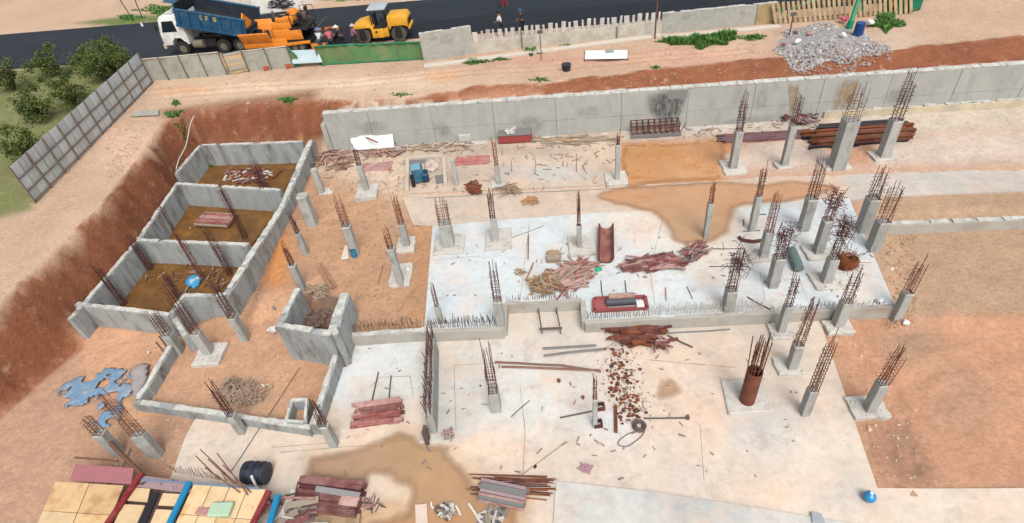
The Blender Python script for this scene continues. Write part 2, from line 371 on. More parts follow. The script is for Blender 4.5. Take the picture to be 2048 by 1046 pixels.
layers = [
    # beyond the hoarding and the road
    ([(-400, -100)]+w2([(60, 420), (120, 330), (211, 238), (268, 150), (300, 112)], ZR)+[(-42, 52), (-400, 90)], (120, 128, 78), .6, .9),
    (w2([(150, 45), (260, 30), (350, 30), (350, 42), (230, 52)], ZR), (96, 120, 58), .8, .9),
    (w2([(430, -20), (640, -30), (640, 2), (520, 22), (440, 30)], ZR), (205, 200, 188), .7, .8),
    # the berm
    Le(480, 175, 160, 22, (224, 196, 168), 2.5, .9, ZR), Le(770, 170, 150, 14, (226, 202, 174), 2, .9, ZR), Le(890, 152, 35, 9, (222, 168, 122), .8, .7, ZR),
    Le(1150, 120, 240, 12, (206, 160, 138), 2, .8, ZR), Le(1430, 110, 150, 11, (214, 170, 145), 1.6, .8, ZR), Le(370, 180, 50, 7, (222, 172, 130), .8, .7, ZR),
    Le(255, 290, 60, 40, (226, 192, 166), 1.5, .9, ZR), Le(1790, 70, 40, 30, (214, 190, 168), 1.5, .8, ZR),
    # the cut bank
    (E_, (150, 96, 70), .12, 1.0),
    (w2([(330, 240), (640, 200), (640, 290), (390, 300)], 3), (142, 90, 66), .8, .8),
    (w2([(900, 180), (1080, 165), (1090, 200), (930, 215)], 4), (196, 150, 122), .7, .7), (w2([(730, 205), (860, 195), (870, 215), (740, 222)], 4), (190, 146, 118), .6, .6),
    # pit floor
    (Tcol, (200, 162, 136), .25, 1.0),
    Le(700, 470, 150, 130, (198, 156, 122), 3, .8), Le(540, 460, 45, 150, (178, 136, 106), 1.5, .8), Le(555, 520, 25, 60, (224, 150, 84), .8, .9), Le(620, 330, 30, 40, (222, 156, 98), .8, .7),
    Le(720, 330, 100, 50, (210, 182, 152), 2, .8), Le(800, 420, 40, 60, (206, 172, 140), 1.5, .7), L([(690, 540), (850, 540), (850, 650), (700, 660)], (196, 156, 122), 1, .7),
    L([(818, 445), (868, 445), (850, 640), (815, 640), (830, 560)], (196, 150, 112), .4, .9),
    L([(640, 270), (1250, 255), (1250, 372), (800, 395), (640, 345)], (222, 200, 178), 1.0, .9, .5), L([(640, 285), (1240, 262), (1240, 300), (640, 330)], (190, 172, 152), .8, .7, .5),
    Le(1100, 340, 90, 22, (214, 212, 204), 1.2, .7, .5),
    L([(1242, 290), (1450, 285), (1445, 366), (1242, 372)], (206, 148, 98), .4, .95, .5),
    L([(1450, 290), (2100, 260), (2100, 330), (1450, 345)], (222, 204, 188), 1, .9, .5), L([(1440, 270), (1500, 268), (1480, 310), (1440, 310)], (204, 142, 92), .5, .9, .5),
    L([(1640, 300), (1760, 290), (1740, 335), (1690, 335)], (206, 150, 112), .6, .8, .5), L([(1640, 215), (2100, 190), (2100, 260), (1650, 275)], (216, 204, 186), .6, .9, .5),
    L([(1240, 262), (1640, 235), (1640, 268), (1250, 285)], (206, 198, 186), .6, .8, .5),
    L([(1700, 395), (2100, 375), (2100, 660), (1800, 650)], (190, 160, 132), .8, .95, .3), L([(1690, 400), (1770, 400), (1770, 440), (1715, 445)], (214, 172, 146), .5, .7, .4),
    L([(1640, 640), (2100, 630), (2100, 980), (1755, 980)], (207, 157, 126), .5, .95, 0), Le(1790, 890, 40, 50, (158, 126, 106), .9, .8, 0), Le(1830, 940, 40, 16, (164, 130, 108), .6, .8, 0), Le(1830, 690, 60, 40, (178, 148, 124), 1, .8, 0), Le(1930, 800, 60, 60, (186, 148, 124), 1, .8, 0),
    L([(150, 640), (345, 640), (340, 690), (280, 780), (180, 780)], (218, 170, 136), .6, .95, 0),
    L([(345, 620), (560, 600), (660, 700), (625, 850), (280, 795)], (208, 164, 132), .6, .95, 0), Le(440, 640, 90, 40, (214, 166, 130), 1.2, .8, 0), Le(480, 785, 50, 30, (160, 138, 120), .8, .8, 0), Le(620, 770, 30, 70, (202, 156, 122), .8, .8, 0),
    L([(150, 790), (400, 820), (400, 850), (340, 960), (150, 960)], (196, 156, 128), .7, .95, 0), L([(240, 800), (300, 800), (300, 840), (240, 850)], (226, 178, 134), .5, .8, 0),
    L([(404, 296), (604, 289), (558, 416), (447, 588), (366, 596), (338, 628), (146, 604), (206, 570), (276, 484), (354, 366)], (118, 82, 44), .2, 1, 1.35),
]
nb_ = next(k for k, l in enumerate(layers) if l[0] is Tcol)
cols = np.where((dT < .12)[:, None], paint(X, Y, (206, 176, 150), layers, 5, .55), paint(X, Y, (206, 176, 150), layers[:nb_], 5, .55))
steep = np.clip((np.abs(np.gradient(Z.reshape(ny, nx), axis=0)).ravel()+np.abs(np.gradient(Z.reshape(ny, nx), axis=1)).ravel()-.25)/.4, 0, 1)
rag = (1+.5*fbm(X*2.2, Y*2.2, 91, 4)+.45*fbm((X+Y)*1.5+.2*Z, (X-Y)*1.5, 93, 2)*np.where(aw < .5, 1, .4))[:, None]
onb = ((dE < 0) & (dT > 0))[:, None]
cols = np.where(onb, np.clip(cols*rag, .01, .8), cols)
set_col(me, cols)
SOIL = attr_mat('soil', .95, .8, 6, .33, .1, 5, [((216, 192, 168), 1.6, .56, .72, .45, (1, 1, 1)), ((132, 100, 78), 2.3, .6, .75, .45, (1, 1, 1))])
me.materials.append(SOIL); me.polygons.foreach_set('use_smooth', [True]*len(me.polygons))
ground = bpy.data.objects.new('ground', me); COL.objects.link(ground); ground['kind'] = 'structure'

# ---- road
ASPH = attr_mat('asphalt', .85, .5, 30, .25, .3, 10, [((84, 84, 84), .9, .54, .72, .35, (.12, 1.2, 1)), ((22, 26, 32), .6, .54, .68, .6, (.1, 1.5, 1))])
def strip(name, s0, s1, a0, a1, z, base, layers=(), res=1.0, seed=2):
    pts = [RN0+rd*a0+rn*s0, RN0+rd*a1+rn*s0, RN0+rd*a1+rn*s1, RN0+rd*a0+rn*s1]
    return sheet(name, [tuple(p)[:2] for p in pts], z, .05, base, list(layers), ASPH, res, seed)
road = strip('road', .25, rw, -60, 120, ZR+.0, (36, 46, 57), [(w2([(150, 80), (420, 60), (420, 110), (150, 120)], ZR), (46, 55, 64), 2, .8)])
band = strip('fresh_asphalt_lane', .3, rw*.44, 7.5, 120, ZR+.012, (26, 34, 44), [], .8, 6)
# far verge footpath
# ---- slabs
FP = [(612, 915), (640, 908), (720, 890), (770, 872), (800, 860), (830, 868), (845, 884), (900, 887), (905, 905), (925, 925), (945, 950), (960, 975), (1000, 985), (1060, 990), (1040, 1030), (1030, 1100), (700, 1100), (720, 1050), (735, 1040), (800, 1022), (812, 1012), (818, 980), (790, 972), (770, 952), (745, 952), (735, 972), (690, 975), (640, 970), (612, 955)]
BP = [(1190, 393), (1240, 372), (1340, 367), (1440, 360), (1500, 366), (1530, 366), (1580, 360), (1640, 366), (1680, 372), (1675, 382), (1600, 402), (1540, 408), (1480, 415), (1470, 440), (1455, 470), (1420, 487), (1380, 490), (1345, 480), (1330, 455), (1310, 432), (1270, 420), (1225, 408)]
SP = [(1318, 752), (1328, 756), (1340, 752), (1352, 760), (1366, 778), (1362, 790), (1330, 805), (1310, 800), (1312, 775)]
CONC = attr_mat('slab_concrete', .85, .3, 8, .17, .25, 3.2, [((226, 190, 158), .5, .5, .68, .42, (1, 1.6, 1)), ((164, 157, 148), 1.1, .54, .72, .6, (1, 1, 1)), ((240, 200, 170), .4, .52, .68, .4, (1.3, 1, 1)), ((120, 104, 92), 7, .66, .76, .5, (1, 1, 1))])
A = lambda cx, cy, rx, ry, c, fe, st=.8, z=0: (ell(cx, cy, rx, ry, z), c, fe, st)
low_px = [(690, 668), (846, 664), (1000, 600), (1180, 592), (1640, 640), (1650, 672), (1755, 976), (1860, 977), (2300, 975), (2300, 1500), (-100, 1500), (250, 1180), (345, 945), (372, 870), (392, 836), (622, 862), (640, 840), (676, 700)]
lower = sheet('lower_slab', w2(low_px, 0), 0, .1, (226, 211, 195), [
    L([(655, 675), (850, 670), (845, 790), (700, 820), (655, 800)], (222, 228, 228), .5, 1, 0), A(760, 790, 60, 30, (214, 208, 196), 1),
    A(1020, 720, 200, 60, (216, 212, 203), 2), A(1050, 800, 140, 70, (222, 224, 220), 1.5), A(1220, 850, 50, 30, (226, 232, 236), .8), A(1090, 640, 90, 40, (214, 208, 196), .6), A(920, 800, 50, 80, (205, 205, 200), .8), A(890, 840, 30, 40, (196, 196, 190), .4, .7),  # last two greys paint the shear wall's shadow into the slab colour
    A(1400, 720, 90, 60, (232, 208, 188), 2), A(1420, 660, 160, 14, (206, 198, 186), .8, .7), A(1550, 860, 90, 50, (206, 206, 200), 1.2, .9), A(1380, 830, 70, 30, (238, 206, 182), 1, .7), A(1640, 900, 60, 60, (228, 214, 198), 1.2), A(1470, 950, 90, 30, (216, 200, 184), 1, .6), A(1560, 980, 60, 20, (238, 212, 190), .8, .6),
    A(1700, 940, 20, 40, (206, 198, 186), .6, .6), A(1650, 760, 30, 60, (236, 214, 196), .8, .7), A(980, 900, 90, 30, (238, 210, 186), .9, .8), A(1150, 930, 60, 20, (214, 202, 188), .8, .6), A(1300, 960, 100, 30, (218, 208, 196), 1, .6), A(520, 880, 110, 40, (224, 208, 190), 1, .7), A(560, 960, 60, 30, (214, 202, 186), .8, .5),
    A(880, 990, 120, 40, (214, 178, 142), .6, .8), A(790, 985, 40, 25, (230, 210, 188), .3, .9), L([(640, 1010), (1050, 1010), (1030, 1200), (600, 1200)], (206, 160, 116), .4, .9, 0),
    (w2(FP, 0), (212, 182, 150), .7, .9), (w2(SP, 0), (226, 200, 176), .5, .8),
    A(1750, 1060, 200, 40, (228, 214, 198), 1, .5), A(1690, 1000, 50, 20, (204, 200, 196), .5, .6)], CONC, .2, 12, .7, tone=.97)
front = sheet('front_slab', w2([(1112, 962), (1320, 985), (1480, 1010), (1700, 1046), (1900, 1090), (1900, 1400), (1085, 1400)], .07), .07, .1, (212, 210, 204), [
    A(1340, 1010, 160, 22, (196, 198, 196), 1, .7, .07), A(1250, 1030, 60, 15, (222, 220, 212), .8, .7, .07), A(1420, 1030, 60, 14, (182, 186, 186), .6, .5, .07)], CONC, .2, 15, .5, tone=.97)
up_px = [(865, 452), (1000, 440), (1190, 426), (1330, 419), (1480, 409), (1698, 396), (1790, 610), (1168, 643), (1164, 598), (1010, 605), (1008, 655), (848, 662)]
upper = sheet('upper_slab', w2(up_px, ZU), ZU, .85, (220, 228, 229), [
    A(1300, 450, 110, 36, (234, 222, 208), 1.2, .9, ZU), A(1420, 520, 60, 40, (232, 222, 208), .9, .8, ZU), A(1400, 490, 100, 20, (232, 220, 204), .7, .7, ZU), A(1560, 540, 60, 30, (214, 222, 226), .8, .8, ZU), A(1720, 560, 40, 50, (228, 222, 214), .8, .8, ZU),
    A(1190, 500, 40, 60, (226, 222, 216), .8, .6, ZU), A(1100, 560, 60, 20, (222, 216, 206), .6, .6, ZU), A(1500, 450, 50, 20, (226, 214, 200), .6, .7, ZU), A(1640, 440, 50, 30, (224, 228, 230), .6, .8, ZU), A(1470, 590, 90, 16, (226, 230, 230), .6, .7, ZU), A(900, 600, 40, 40, (212, 222, 228), 1, .7, ZU), (w2(BP, ZU), (222, 192, 164), .5, .9)], CONC, .2, 22, .5, tone=.93)
mid_px = [(804, 393), (1010, 384), (1192, 374), (1440, 361), (1700, 340), (2200, 312), (2200, 375), (1770, 393), (1698, 400), (1480, 414), (1190, 431), (868, 452), (826, 449)]
mid = sheet('back_slab', w2(mid_px, .594), .594, .3, (224, 206, 188), [
    A(1120, 405, 70, 20, (232, 206, 184), .7, .7, .53), A(900, 415, 60, 20, (216, 202, 186), .7, .7, .53), L([(1690, 338), (2200, 312), (2200, 392), (1700, 402)], (212, 206, 198), .3, .9, .53), A(1250, 385, 50, 10, (232, 200, 170), .5, .7, .53), (w2(BP, .6), (216, 180, 148), .6, .9)], CONC, .22, 32, .5)
# ---- standing muddy water
MUD = attr_mat('muddy_water', .34, .06, 3, .07, .3, 1.5, [((178, 142, 110), .7, .5, .7, .5, (1, 2.2, 1)), ((216, 190, 160), 5, .66, .74, .4, (1, 1, 1))], .12, True)
DMUD = attr_mat('dark_mud', .5, .25, 3, .25, .3, 2.5, [((160, 112, 52), 1.2, .5, .66, .7, (1, 1, 1)), ((84, 60, 38), 2.2, .56, .7, .7, (1, 1, 1))], .15)
def water(name, px, z, c, rough=.22, sm=4, m=None, extra=()):
    poly = poly_px(px, z, sm); out = []
    for k, p in enumerate(poly):
        e = poly[(k+1) % len(poly)]; m_ = max(1, int(math.hypot(e[0]-p[0], e[1]-p[1])/.12))
        for i_ in range(m_): f = i_/m_; out.append((p[0]*(1-f)+e[0]*f, p[1]*(1-f)+e[1]*f))
    o_ = np.array(out); nz = .22*fbm(o_[:, 0]*1.6, o_[:, 1]*1.6, 7, 4); nw = .22*fbm(o_[:, 0]*1.6+9, o_[:, 1]*1.6, 8, 4); poly = [(a+b*1.6, c_+d_*1.6) for a, b, c_, d_ in zip(o_[:, 0], nz, o_[:, 1], nw)]
    rim = tuple(.35*v+.65*h for v, h in zip(c, (218, 188, 158))) if z > -.1 else c
    return sheet(name, poly, z, 0, rim, [([(p[0], p[1]) for p in poly], c, .28, 1.0)]+list(extra), m or MUD, .16, len(name), .25, tone=.95, edge=(.45 if z > -.1 else 0))
water('front_puddle', FP, .006, (188, 152, 120), extra=[A(680, 925, 60, 25, (176, 146, 120), .8), A(900, 965, 110, 20, (200, 158, 116), .8), A(820, 900, 40, 30, (184, 150, 112), .6), A(900, 1040, 140, 25, (198, 150, 106), .7)])
water('back_puddle', BP, ZU+.008, (203, 158, 120), extra=[A(1390, 455, 60, 30, (192, 156, 122), .9, .9, ZU), A(1560, 385, 110, 14, (208, 160, 122), .6, .8, ZU), A(1260, 395, 50, 12, (206, 156, 112), .5, .8, ZU)])
water('small_puddle', [(1318, 752), (1328, 756), (1340, 752), (1352, 760), (1366, 778), (1362, 790), (1330, 805), (1310, 800), (1312, 775)], .006, (205, 168, 135), sm=2)
water('back_mud_pool', [(1245, 292), (1300, 288), (1380, 284), (1448, 280), (1447, 352), (1443, 359), (1380, 363), (1300, 368), (1248, 371)], .672, (204, 150, 104), .35, extra=[A(1300, 310, 50, 14, (196, 140, 88), .8, .8, .7), A(1390, 340, 60, 18, (210, 160, 118), .8, .8, .7)])
water('basin_water', [(205, 640), (250, 540), (345, 410), (400, 345), (420, 312), (600, 290), (560, 410), (480, 520), (440, 612), (345, 640)], -.22, (122, 86, 46), .25, 2, m=DMUD)

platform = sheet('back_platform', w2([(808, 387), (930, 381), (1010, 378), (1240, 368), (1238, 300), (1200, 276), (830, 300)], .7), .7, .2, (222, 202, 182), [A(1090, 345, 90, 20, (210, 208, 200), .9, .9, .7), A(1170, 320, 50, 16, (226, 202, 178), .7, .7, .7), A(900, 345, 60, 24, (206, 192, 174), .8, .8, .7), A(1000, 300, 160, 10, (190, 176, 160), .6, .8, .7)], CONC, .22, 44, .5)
# pour joints, cracks and a painted step shadow on the slabs: narrow dark lines a few millimetres proud
JM = mat('joint_dirt_shade', (150, 140, 128), .95, var=.2, scale=8, bump=.1)
def joint_shade_strip(pts, z, w=.03, parent=None):
    q = [P(x, y, z) for x, y in pts]; mb = MB()
    for a_, b_ in zip(q, q[1:]):
        k_ = max(1, int((b_-a_).length/.5))
        for i_ in range(k_):
            p0, p1 = a_.lerp(b_, i_/k_), a_.lerp(b_, (i_+1)/k_); d_ = (p1-p0).normalized(); n_ = Vector((-d_.y, d_.x, 0))*w/2*random.uniform(.5, 1.2); up_ = Vector((0, 0, .004)); mb.add([p0-n_+up_, p1-n_+up_, p1+n_+up_, p0+n_+up_], [(0, 1, 2, 3)])
    return mb.build('joint_shade_line', JM, parent)
for pts in ([(908, 730), (912, 860)], [(908, 730), (1010, 726)], [(1040, 770), (1050, 860), (1046, 950)], [(1300, 720), (1470, 735)], [(1400, 850), (1408, 960)], [(560, 905), (700, 893), (780, 889)], [(545, 895), (680, 884)], [(740, 775), (760, 755), (820, 752), (826, 790)]): joint_shade_strip(pts, 0, .03, lower)
for pts in ([(865, 520), (960, 512)], [(1040, 600), (1060, 440)], [(1310, 610), (1300, 540), (1330, 420)], [(1490, 535), (1520, 545), (1530, 600)], [(1600, 560), (1620, 612)]): joint_shade_strip(pts, ZU, .025, upper)
joint_shade_strip([(850, 396), (1010, 387), (1190, 379), (1240, 376), (1330, 371), (1440, 364)], ZU+.012, .07, mid)  # thin step shadow at the platform edge, painted as a dark strip
# ground height under any point
_gz = Z.reshape(ny, nx)
def gz(x, y):
    i_ = min(max(int(np.searchsorted(gx, x))-1, 0), nx-2); j_ = min(max(int(np.searchsorted(gy, y))-1, 0), ny-2); u = (x-gx[i_])/(gx[i_+1]-gx[i_]); v = (y-gy[j_])/(gy[j_+1]-gy[j_])
    return float((_gz[j_, i_]*(1-u)+_gz[j_, i_+1]*u)*(1-v)+(_gz[j_+1, i_]*(1-u)+_gz[j_+1, i_+1]*u)*v)
# ================================================================== CONCRETE WORKS
WALLC = mat('wall_concrete', (180, 181, 175), .9, var=.2, scale=1.6, c2=(158, 159, 153), bump=.3, bscale=7, stretch=(1.2, 1.2, .5), thr=(.5, .72), rnd=.03)
OLDC = mat('weathered_concrete', (168, 173, 172), .9, var=.35, scale=2.6, c2=(112, 104, 98), bump=.45, bscale=8, thr=(.48, .70), stretch=(1.3, 1.3, .4), rnd=.05)
COLC = mat('column_concrete', (178, 179, 174), .9, var=.26, scale=3.5, c2=(142, 138, 130), bump=.35, bscale=12, thr=(.5, .72), rnd=.1, stretch=(1.3, 1.3, .6))
PADC = mat('blinding_concrete', (206, 201, 192), .9, var=.3, scale=3.5, c2=(158, 150, 138), bump=.35, bscale=10, thr=(.52, .72), rnd=.07)
STEP = mat('edge_concrete', (184, 180, 170), .9, var=.16, scale=1.4, c2=(160, 150, 138), bump=.25, thr=(.5, .7))
WHITEC = mat('lime_edge', (214, 214, 206), .9, var=.15, scale=5, c2=(176, 174, 166), bump=.2)
RUST = mat('rust', (132, 82, 66), .85, var=.35, scale=6, c2=(86, 48, 40), bump=.2, rnd=.2)
RUSTD = mat('dark_rust', (108, 62, 54), .85, var=.3, scale=6, c2=(70, 44, 44), bump=.2, rnd=.18)
RUSTO = mat('orange_rust', (140, 78, 44), .9, var=.35, scale=3, c2=(96, 52, 34), bump=.3, rnd=.2)
STEELD = mat('dark_steel', (92, 90, 92), .6, var=.25, scale=6, c2=(110, 76, 60), bump=.1, rnd=.2)
TIEM = mat('tie_steel', (128, 88, 72), .85, var=.3, scale=8, bump=0)
# ---- retaining wall, poured in bays
rwall = thing('retaining_wall', 'long tall grey concrete retaining wall below the red earth bank', 'wall', tuple(WA))
bays = [0, 3.0, 7.2, 11.3, 15.4, 19.6, 23.8, 27.9, 32, 36, 40, 44, 48]
for k in range(len(bays)-1):
    a, b = WA+wd*bays[k], WA+wd*bays[k+1]
    off = random.uniform(-.012, .012); zt_ = ZW+random.uniform(-.03, .03)
    mb = MB(); th = .4
    f0, f1 = -th/2+off, th/2
    for z0, z1, o2 in ((.2, 1.75, 0.0), (1.765, zt_, random.uniform(-.012, .0))):
        q = [a+wn_*(f0+o2)+wd*.008, b+wn_*(f0+o2)-wd*.008, b+wn_*f1-wd*.008, a+wn_*f1+wd*.008]
        mb.hexa([Vector((p.x, p.y, z0)) for p in q]+[Vector((p.x, p.y, z1)) for p in q])
    q = [a+wn_*(f0+.06), b+wn_*(f0+.06), b+wn_*(f1-.06), a+wn_*(f1-.06)]
    mb.hexa([Vector((p.x, p.y, .2)) for p in q]+[Vector((p.x, p.y, zt_-.05)) for p in q])
    mb.build('wall_panel', WALLC, rwall, bev=.012)
mb = MB()                                                     # ragged mortar crest along the top
s = 0.0
while s < 48:
    l = random.uniform(.35, 1.1); a = WA+wd*s+wn_*random.uniform(-.03, .03); b = WA+wd*min(48, s+l*.97)
    mb.bar(Vector((a.x, a.y, ZW+.035)), Vector((b.x, b.y, ZW+.035)), .42+random.uniform(-.04, .04), random.uniform(.05, .1)); s += l
tag(mb.build('crest', WHITEC, rwall, bev=.01), kind='stuff')
q = [WA-wd*.32-wn_*.35, WA-wd*.01-wn_*.35, WA-wd*.01+wn_*.5, WA-wd*.32+wn_*.5]
MB().hexa([Vector((p.x, p.y, 0)) for p in q]+[Vector((p.x, p.y, 2.65)) for p in q]).build('end_buttress', STEP, rwall, bev=.02)
# footing toe of the wall
a, b = WA-wn_*.21, WC-wn_*.21
MB().hexa([Vector((p.x, p.y, .3)) for p in (a-wn_*.45, b-wn_*.45, b, a)]+[Vector((p.x, p.y, .66)) for p in (a-wn_*.45, b-wn_*.45, b, a)]).build('footing', PADC, rwall, bev=.03)
# stains on the wall, thin coats with their own outline

def wall_pt(px, py, off):                                     # a point on the wall face seen at that pixel
    v = FW*CF + RT*(px-1024) + UPI*(523-py); n = np.array(wn_); p0 = np.array(WA-wn_*(.222+off))
    t_ = ((p0-CP) @ n)/(v @ n); q = Vector(CP+v*t_); q.z = min(q.z, ZW-.04); return q
def fade(name, c, k=1.0):                                     # a thin stain that thins out towards its rim
    m, nt, b = _nt(name); N = nt.nodes; Lk = nt.links; at = N.new('ShaderNodeVertexColor'); at.layer_name = 'Col'
    geo = N.new('ShaderNodeNewGeometry'); mp = N.new('ShaderNodeMapping'); mp.inputs['Scale'].default_value = (1.5, 1.5, .6); Lk.new(geo.outputs['Position'], mp.inputs[0])
    nz = N.new('ShaderNodeTexNoise'); nz.inputs['Scale'].default_value = 3; nz.inputs['Detail'].default_value = 8; nz.inputs['Roughness'].default_value = .75; Lk.new(mp.outputs[0], nz.inputs['Vector'])
    mr = N.new('ShaderNodeMapRange'); mr.inputs[1].default_value = .35; mr.inputs[2].default_value = .62; Lk.new(nz.outputs['Fac'], mr.inputs[0])
    mu = N.new('ShaderNodeMath'); mu.operation = 'MULTIPLY'; Lk.new(at.outputs[0], mu.inputs[0]); Lk.new(mr.outputs[0], mu.inputs[1])
    m2 = N.new('ShaderNodeMath'); m2.operation = 'MULTIPLY'; m2.inputs[1].default_value = k; Lk.new(mu.outputs[0], m2.inputs[0]); Lk.new(m2.outputs[0], b.inputs['Alpha'])
    b.inputs['Base Color'].default_value = (*alb(c), 1); b.inputs['Roughness'].default_value = .95; return m
def coat(name, px, m, off, sm=3):
    q = px if not sm else smooth_poly(px, sm)
    pts = [wall_pt(x+random.uniform(-1, 1)*(sm > 0), y+random.uniform(-1, 1)*(sm > 0), off) for x, y in q]
    c = sum(pts, Vector())/len(pts); n_ = len(pts); inner = [p.lerp(c, .45) for p in pts]
    mb = MB(); mb.add(pts+inner+[c], [(k, (k+1) % n_, n_+(k+1) % n_, n_+k) for k in range(n_)]+[(n_+k, n_+(k+1) % n_, 2*n_) for k in range(n_)]); o = mb.build(name, m, rwall)
    set_col(o.data, np.array([[0.0 if k < n_ else 1.0]*3 for k in range(2*n_+1)])); return o
STAIN = fade('soot_stain', (92, 94, 96), .95); TAN = fade('rust_run', (186, 150, 100), .8); DGREY = mat('patch_repair', (140, 140, 136), .95, var=.2, scale=8, bump=.05)
coat('soot_stain', [(1292, 190), (1318, 180), (1350, 182), (1372, 178), (1376, 200), (1366, 222), (1358, 240), (1330, 244), (1306, 238), (1290, 214)], STAIN, .012)
coat('patch_repair', [(1337, 180), (1376, 177), (1375, 196), (1336, 199)], DGREY, .017, 0)
coat('rust_run', [(1578, 158), (1600, 156), (1598, 190), (1592, 226), (1580, 226), (1576, 190)], TAN, .016)
coat('rust_run', [(1690, 150), (1722, 147), (1716, 190), (1706, 220), (1664, 224), (1668, 190)], TAN, .016)
SM = fade('faint_stain', (120, 122, 120), .28)
for k_, q_ in enumerate(([(1520, 175), (1540, 172), (1534, 215), (1512, 225), (1505, 205)], [(1770, 180), (1830, 170), (1834, 200), (1775, 212)], [(1440, 240), (1560, 226), (1560, 240), (1445, 252)], [(1030, 235), (1090, 228), (1090, 262), (1030, 266)], [(1150, 215), (1200, 210), (1204, 232), (1155, 236)], [(720, 245), (770, 240), (772, 262), (722, 268)])): coat('water_stain', q_, SM, .012+.0012*k_)
coat('water_stain', [(868, 248), (900, 246), (905, 272), (880, 276), (866, 266)], SM, .016)

# ---- generic cast walls
def ragged_wall(name, parent, a, b, z0, z1, th, m, jag=.05, step=.5, cap=True):
    a = Vector((a[0], a[1], 0)); b = Vector((b[0], b[1], 0)); d = (b-a); Ln = d.length; d.normalize(); n = Vector((-d.y, d.x, 0))
    k = max(2, int(Ln/step)); mb = MB(); vs = []
    for i_ in range(k+1):
        p = a+d*(Ln*i_/k); h = z1+random.uniform(-jag, jag); w = th/2*random.uniform(.94, 1.04)
        for sgn, z in ((-1, z0), (1, z0), (1, h+random.uniform(-.02, .02)), (-1, h)):
            q = p+n*w*sgn; vs.append((q.x, q.y, z))
    fs = []
    for i_ in range(k):
        o = i_*4
        for e in range(4): fs.append((o+e, o+4+e, o+4+(e+1) % 4, o+(e+1) % 4))
    fs += [(0, 1, 2, 3), (k*4+3, k*4+2, k*4+1, k*4)]
    mb.add(vs, fs); o = mb.build(name, m, parent, bev=0)
    bmw = bmesh.new(); bmw.from_mesh(o.data); bmesh.ops.recalc_face_normals(bmw, faces=bmw.faces[:]); bmw.to_mesh(o.data); bmw.free()
    if cap:                                                   # pale mortar on the top edge
        c = MB(); s_ = 0
        while s_ < Ln:
            l = random.uniform(.2, .6)
            if random.random() < .85:
                p = a+d*s_; q = a+d*min(Ln, s_+l); c.bar(Vector((p.x, p.y, z1+.03)), Vector((q.x, q.y, z1+.03+random.uniform(-.02, .03))), th*random.uniform(.55, .95), random.uniform(.05, .09))
            s_ += l
        tag(c.build('mortar_ridge', WHITEC, o), kind='stuff')
    return o
ZB = 1.35
basin = thing('water_tank_basin', 'grey concrete basin of three muddy cells beside the red cut bank', 'basin', tuple(P(400, 480, ZB)))
def bw(p0, p1, nm='basin_wall', z1=ZB, z0=-.4, th=.28, jag=.05, par=None, m=OLDC): return ragged_wall(nm, par or basin, P(*p0, z1), P(*p1, z1), z0, z1, th, m, jag)
bw((404, 291), (606, 284)); bw((400, 292), (352, 348)); bw((622, 281), (562, 418), th=.42); bw((562, 418), (450, 592), th=.42)
bw((352, 368), (560, 381)); bw((352, 372), (278, 478)); bw((276, 481), (497, 490), jag=.06); bw((272, 486), (205, 566)); bw((205, 566), (140, 640)); bw((140, 606), (338, 630)); bw((338, 630), (368, 593)); bw((366, 592), (452, 590))
bw((345, 632), (372, 672), z1=1.0, th=.35)
low = thing('foundation_wall', 'low concrete foundation wall round the orange soil yard at lower left', 'wall', tuple(P(450, 800, .5)))
for p0, p1, z1, th in (((342, 690), (292, 775), .55, .3), ((292, 775), (276, 798), .5, .3), ((268, 803), (430, 826), .42, .3), ((430, 826), (560, 846), .42, .3), ((560, 846), (622, 856), .42, .3), ((680, 686), (652, 770), .75, .3), ((652, 770), (626, 850), .7, .3)):
    ragged_wall('wall', low, P(*p0, z1), P(*p1, z1), -.15, z1, th, OLDC, .03)
for p0, p1 in (((583, 801), (614, 800)), ((583, 801), (574, 840)), ((574, 842), (608, 845)), ((614, 800), (610, 845))):
    ragged_wall('sump_wall', low, P(*p0, .55), P(*p1, .55), -.1, .55, .16, OLDC, .02, .3)
core = thing('lift_pit', 'three-sided grey concrete lift pit full of rubble in the soil', 'concrete pit', tuple(P(620, 660, 1.5)))
zc = hgt(P(612, 712, 0), 652)
for p0, p1, th in (((596, 578), (560, 646), .3), ((556, 650), (664, 668), .34), ((664, 668), (676, 662), .34), ((690, 588), (664, 664), .5)):
    ragged_wall('wall', core, P(*p0, zc), P(*p1, zc), -.1, zc, th, OLDC, .07, .3)
for p0, p1 in (((668, 676), (684, 670)),):
    ragged_wall('buttress', core, P(*p0, .9), P(*p1, .9), -.1, .9, .5, COLC, .02)
mb = MB()
for k in range(70):
    p = P(random.uniform(596, 662), random.uniform(616, 650), .75); mb.rock((p.x, p.y, .55+random.uniform(0, .2)), random.uniform(.06, .2))
tag(mb.build('rubble', mat('dark_rubble', (118, 96, 86), .95, var=.4, scale=4), core), kind='stuff')
fl = poly_px([(596, 590), (684, 595), (662, 655), (566, 645)], .55)
MB().prism(fl, .3, .56).build('fill', mat('pit_fill', (120, 100, 88), .95, var=.35, scale=3, c2=(150, 110, 84), bump=.6), core)
beam = ragged_wall('ground_beam', None, P(676, 672, ZU), P(850, 660, ZU), -.1, ZU, .3, STEP, .02); tag(beam, 'pale ground beam holding back the soil field left of the white slab', 'concrete beam', kind='thing')
